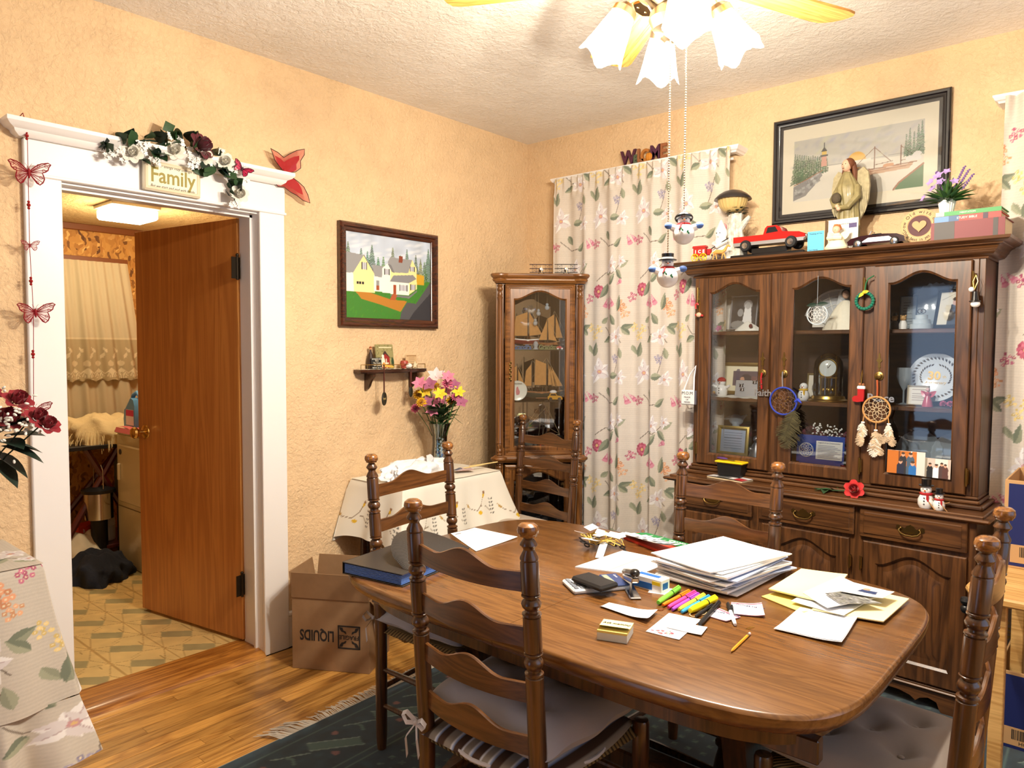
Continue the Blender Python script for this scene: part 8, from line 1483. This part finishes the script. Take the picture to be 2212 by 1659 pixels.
# tall stack of papers
base = [(1.95,-1.745),(2.185,-1.79),(2.245,-1.45),(1.99,-1.405)]; bx,by = 2.095,-1.60
for k in range(13):
    r = R7.uniform(-.16,.16); ox,oy = R7.uniform(-.015,.02) + .0015*k,R7.uniform(-.02,.02); q = [((x - bx)*cos(r) - (y - by)*sin(r) + bx + ox,(x - bx)*sin(r) + (y - by)*cos(r) + by + oy) for x,y in base]; th = (.0035,.002,.006,.003)[k % 4] if k < 12 else .003
    paper('document',('%s document in the tall paper stack' % ('lowest','second','third','fourth','fifth','sixth','seventh','eighth','ninth','tenth','eleventh','twelfth','topmost typed')[k]),'paper',q,ZD + sum(((.0035,.002,.006,.003)[j % 4] + .0016) for j in range(k)),M_BLUP if k in (4,5,8) else M_PAPER,th,.0035,group='documents in the tall stack',res=6,draw=((241,241,243),lines(20,(190,190,198))) if k == 12 else None)
# calculator, case, stapler, staple box
cl_ = thing('calculator','silver and blue desk calculator under the black case','calculator',(1.881,-1.942,ZD),rad(-34)); MB().box((-.052,-.085,0),(.052,.085,.013),.004).build('shell',mat('calc_silver',(206,210,214),.35),cl_); MB().box((-.052,.03,.0125),(.052,.085,.018),.003).build('head',mat('calc_blue',(44,62,110),.35),cl_); box('display',(-.042,.034,.0175),(.042,.05,.0186),mat('lcd',(150,160,140),.3),cl_,0); text('Canon',.01,M_PAPER,cl_,Matrix.Translation((-.025,.072,.0182)))
for i in range(5):
    for j in range(5): MB().box((-.044 + .018*i,-.078 + .018*j,.013),(-.03 + .018*i,-.066 + .018*j,.0165),.0015).build('key',mat('calc_key',(120,126,136),.5),cl_)
cs = thing('black_case','slim black case resting on the calculator','case',(1.90,-1.975,ZD + .0187),rad(-12)); MB().box((-.062,-.036,0),(.062,.036,.016),.006).build('shell',mat('case_black',(30,30,32),.4),cs)
sp = thing('stapler','black and chrome stapler beside the staple box','stapler',(1.975,-1.905,ZD),rad(-47)); MB().box((-.075,-.016,0),(.075,.016,.006),.003).build('foot',mat('chrome',(200,200,204)),sp); m = MB(); m.xf = Matrix.Translation((-.07,0,.012)) @ Matrix.Rotation(rad(-13),4,'Y'); m.box((0,-.011,0),(.14,.011,.014),.003); m.build('magazine',mat('chrome',(200,200,204)),sp); m = MB(); m.xf = Matrix.Translation((-.07,0,.026)) @ Matrix.Rotation(rad(-15),4,'Y'); m.box((0,-.013,0),(.145,.013,.016),.006); m.sph((.13,0,.008),(.022,.015,.012),12,8); m.build('arm',M_BLK,sp)
sb = thing('staple_box','white and blue staple box behind the stapler','box',(2.005,-1.847,ZD),rad(-3)); MB().box((-.05,-.022,0),(.05,.022,.036),.001).build('carton',M_PAPER,sb); box('blue_side',(-.046,-.0226,.004),(.02,-.0218,.022),mat('label_blue',(30,96,176),.5),sb,0); box('yellow_band',(.02,-.0228,.02),(.046,-.0218,.03),mat('label_yellow',(236,206,40),.5),sb,0); box('blue_lid',(-.04,-.005,.0358),(.03,.014,.0366),mat('label_blue',(30,96,176)),sb,0); box('end_label',(.0496,-.014,.008),(.0506,.012,.026),mat('label_blue',(30,96,176)),sb,0)
paper('index_card','white index card under the staple box','card',[(2.02,-1.885),(2.085,-1.865),(2.06,-1.81),(2.0,-1.83)],ZD - .0001,M_PAPER,.0004,0,res=2)
# highlighters, markers, pens
def marker(name,label,cat,p,q,r,body,cap,capL=.38,clip=True,group=None):
    P,Q = Vector((*p,0)),Vector((*q,0)); L = (Q - P).length; t = thing(name,label,cat,(p[0],p[1],ZD + r + .0004),atan2(q[1] - p[1],q[0] - p[0]),group); mb = mat(name + '_body_%d_%d' % (body[0],body[1]),body,.4); mc = mat(name + '_cap_%d_%d' % (cap[0],cap[1]),cap,.4)
    MB().lathe([(0,0),(r*.7,.0),(r*.78,.004),(r,.02),(r,L*(1 - capL))],14,(0,0,0),(1,0,0)).build('barrel',mb,t); c = MB().lathe([(r,L*(1 - capL)),(r*1.06,L*(1 - capL) + .001),(r*1.04,L - .004),(r*.8,L),(0,L)],14,(0,0,0),(1,0,0)); c.build('cap',mc,t)
    if clip: MB().box((L*(1 - capL) + .003,-.0025,r),(L - .004,.0025,r + .002),.0008).build('clip',mc,t)
    MB().lathe([(r*1.07,L*(1 - capL) - .002),(r*1.07,L*(1 - capL) + .002)],14,(0,0,0),(1,0,0)).build('band',M_BLK,t)
HG = 'highlighters on the table'
for lb,p,q,r,c in (('green highlighter',(2.094,-1.958),(2.078,-1.812),.0075,(120,214,70)),('orange highlighter',(2.110,-1.962),(2.112,-1.815),.0055,(246,130,24)),('pink highlighter',(2.130,-1.969),(2.128,-1.812),.006,(230,70,150)),('purple highlighter',(2.145,-1.975),(2.142,-1.82),.0055,(160,74,196)),('slim yellow highlighter',(2.159,-1.965),(2.157,-1.816),.006,(240,226,70)),('light blue highlighter',(2.172,-1.974),(2.173,-1.818),.0055,(60,160,216)),('fat yellow highlighter',(2.188,-1.960),(2.196,-1.827),.009,(250,234,20))): marker('highlighter',lb + ' in the row on the table','highlighter',p,q,r,c,c,group=HG)
marker('black_marker','large black marker pen lying across the note pads','pen',(2.246,-2.022),(2.214,-1.845),.0062,(26,26,28),(26,26,28)); marker('slim_marker','short black marker beside the yellow highlighter','pen',(2.212,-1.975),(2.21,-1.875),.005,(30,30,32),(30,30,32)); marker('white_pen','white barreled pen with black cap on the table','pen',(2.312,-1.964),(2.235,-1.838),.005,(236,236,238),(26,26,28)); marker('slim_pen','thin black ballpoint beside the white pen','pen',(2.284,-1.915),(2.248,-1.842),.0038,(30,30,32),(30,30,32))
for i,(lb,q) in enumerate((('THINGS TO DO pad under the pens',[(2.223,-1.945),(2.283,-1.953),(2.298,-1.90),(2.228,-1.875)]),('curled THINGS TO DO pad beside the white pen',[(2.27,-1.895),(2.345,-1.86),(2.30,-1.77),(2.232,-1.81)]))): t = paper('todo_pad',lb,'notepad',q,ZD - .0002*i,mat('pad_pink',(206,150,170),.7),.002,.006 if i else .002,draw=((240,236,238),lambda c: [c.line([(0,c.h - .006),(c.w,c.h - .006)],.007,(176,60,90)),c.line([(.006,.012),(c.w*.8,.012)],.001,(150,150,170))])); text('THINGS TO DO',.0105,M_BLUE,t,frame((.0,.012 if i == 0 else .02,.0048),(.97,.22 if i else .15,0),(0,0,1)))
t = thing('coin','copper coin beside the green highlighter','coin',(2.112,-1.982,ZD)); MB().lathe([(0,0),(.0095,0),(.0098,.0008),(.0095,.0016),(0,.0014)],20).build('disc',mat('copper',(190,120,80),.35,1),t)
t = thing('paper_clip','small paper clip near the white pen','paper clip',(2.343,-1.95,ZD + .001),rad(70)); MB().tube([(-.012,-.003,0),(.012,-.003,0),(.015,0,0),(.012,.003,0),(-.01,.003,0),(-.012,.001,0),(-.01,-.001,0),(.009,-.001,0)],.0006,5).build('wire',M_GOLD,t)
t = thing('safety_band','loop of tan elastic beside the fat highlighter','band',(2.203,-1.945,ZD + .0015)); MB().tube([(.014*cos(a)*(1 + .3*sin(2*a)),.03*sin(a),.0) for a in np.linspace(0,2*pi,24)[:-1]],.0014,5,closed=True).build('loop',mat('tan_elastic',(196,172,130),.8),t)
paper('blank_note','curled blank white note below the calculator','paper',[(1.983,-2.074),(2.138,-2.093),(2.122,-2.01),(1.983,-2.027)],ZD,M_PAPER,.0006,.012)
st2 = thing('sticky_notes','thick pad of yellow sticky notes near the table edge','notepad',(2.122,-2.211,ZD),rad(20)); MB().box((-.036,-.036,0),(.036,.036,.018),.0006).build('white_block',mat('pad_white',(222,226,214),.8),st2); MB().box((-.036,-.036,.018),(.036,.036,.024),.0006).build('yellow_block',M_YEL,st2); m = MB(); m.grid(6,6,lambda u,v: (-.037 + .074*u,-.03 + .066*v,.0245 + .010*max(0,.5 - v) ** 2*4)); m.build('top_note',mat('pale_yellow_paper',(246,236,170),.8),st2,60); text('Ask mommy',.013,M_INK,st2,Matrix.Translation((0,.014,.0252)),shear=.2)
paper('floral_card','white note card printed with red blossoms','card',[(2.163,-2.139),(2.249,-2.133),(2.229,-1.979),(2.144,-1.991)],ZD,M_PAPER,.0008,.001,draw=((240,238,240),lambda c: [c.ell(R7.uniform(.01,.08),R7.uniform(.008,.03),.005,.004,(206,80,100)) for _ in range(9)] + [c.leaf(R7.uniform(.01,.07),R7.uniform(.005,.03),.012,.004,R7.uniform(0,3),(110,130,110)) for _ in range(8)])); paper('address_slip','white slip lying across the floral card','paper',[(2.19,-2.087),(2.278,-2.078),(2.266,-2.021),(2.179,-2.032)],ZD + .0016,M_PAPER,.0006,.002,draw=(WP,lines(3)))
pc = thing('pencil','short yellow pencil near the table edge','pencil',(2.371,-2.12,ZD + .0034),atan2(.132,-.011)); MB().lathe([(0,0),(.0012,.002),(.0034,.016),(.0034,.112)],6,(0,0,0),(1,0,0)).build('shaft',mat('pencil_yellow',(232,160,40),.4),pc); MB().lathe([(.0035,.112),(.0035,.122)],12,(0,0,0),(1,0,0)).build('ferrule',M_NICKEL,pc); MB().lathe([(.0033,.122),(.0033,.131),(0,.132)],12,(0,0,0),(1,0,0)).build('eraser',mat('eraser_pink',(230,190,180),.8),pc); MB().lathe([(0,-.0004),(.0008,.001),(0.0016,.0045)],8,(0,0,0),(1,0,0)).build('lead',M_BLK,pc)
# envelope pile on the right
ep = [('yellow folder at the bottom of the envelope pile',M_YEL,[(2.275,-1.71),(2.41,-1.765),(2.47,-1.52),(2.33,-1.48)],.002),('manila folder at the end of the envelope pile',M_MAN,[(2.42,-1.735),(2.585,-1.71),(2.592,-1.48),(2.45,-1.46)],.003),('white letter under the manila envelope',M_PAPER,[(2.36,-1.72),(2.50,-1.74),(2.53,-1.46),(2.38,-1.43)],.002),('cream manila envelope on the pile',M_MAN,[(2.284,-1.682),(2.435,-1.69),(2.41,-1.40),(2.285,-1.43)],.004),('white envelope slanting over the manila envelope',M_PAPER,[(2.37,-1.66),(2.46,-1.74),(2.545,-1.545),(2.40,-1.44)],.002)]
for i,(lb,mm,q,th) in enumerate(ep): paper('envelope',lb,'envelope',q,ZD + .0048*i,mm,th,.002,group='envelopes at the table end',res=6,draw=(WP,lines(3)) if i == 4 else None)
paper('stone_photo','glossy photo of a rocky shore on the pile','photo',[(2.422,-1.64),(2.48,-1.70),(2.56,-1.625),(2.46,-1.575)],ZD + .025,M_PAPER,.0006,.002,draw=((120,120,112),lambda c: [c.ell(R7.random()*c.w,R7.random()*c.h,.006,.003,(60 + 120*R7.random(),)*3) for _ in range(90)])); paper('portrait_card','white card with a man in a blue jacket','card',[(2.45,-1.61),(2.555,-1.60),(2.565,-1.52),(2.46,-1.515)],ZD + .029,M_PAPER,.0006,.003,draw=((240,238,236),lambda c: [c.poly([(.03,.035),(.08,.03),(.075,.06),(.035,.062)],(40,56,100)),c.ell(.045,.068,.010,.010,(206,150,120)),c.line([(.02,.016),(.085,.016)],.002,(170,170,176))]))
for k in range(3): o = R7.uniform(-.006,.006); paper('loose_paper',('%s of the loose blank sheets near the table end' % ('lowest','middle','topmost')[k]),'paper',[(2.396 + o,-1.921 + o),(2.544 - o,-1.912 + o),(2.527,-1.718 - o),(2.389 + o,-1.728)],ZD + .0016*k,M_PAPER,.0008,.007,group='loose sheets at the table end',res=8)
settle_texts()
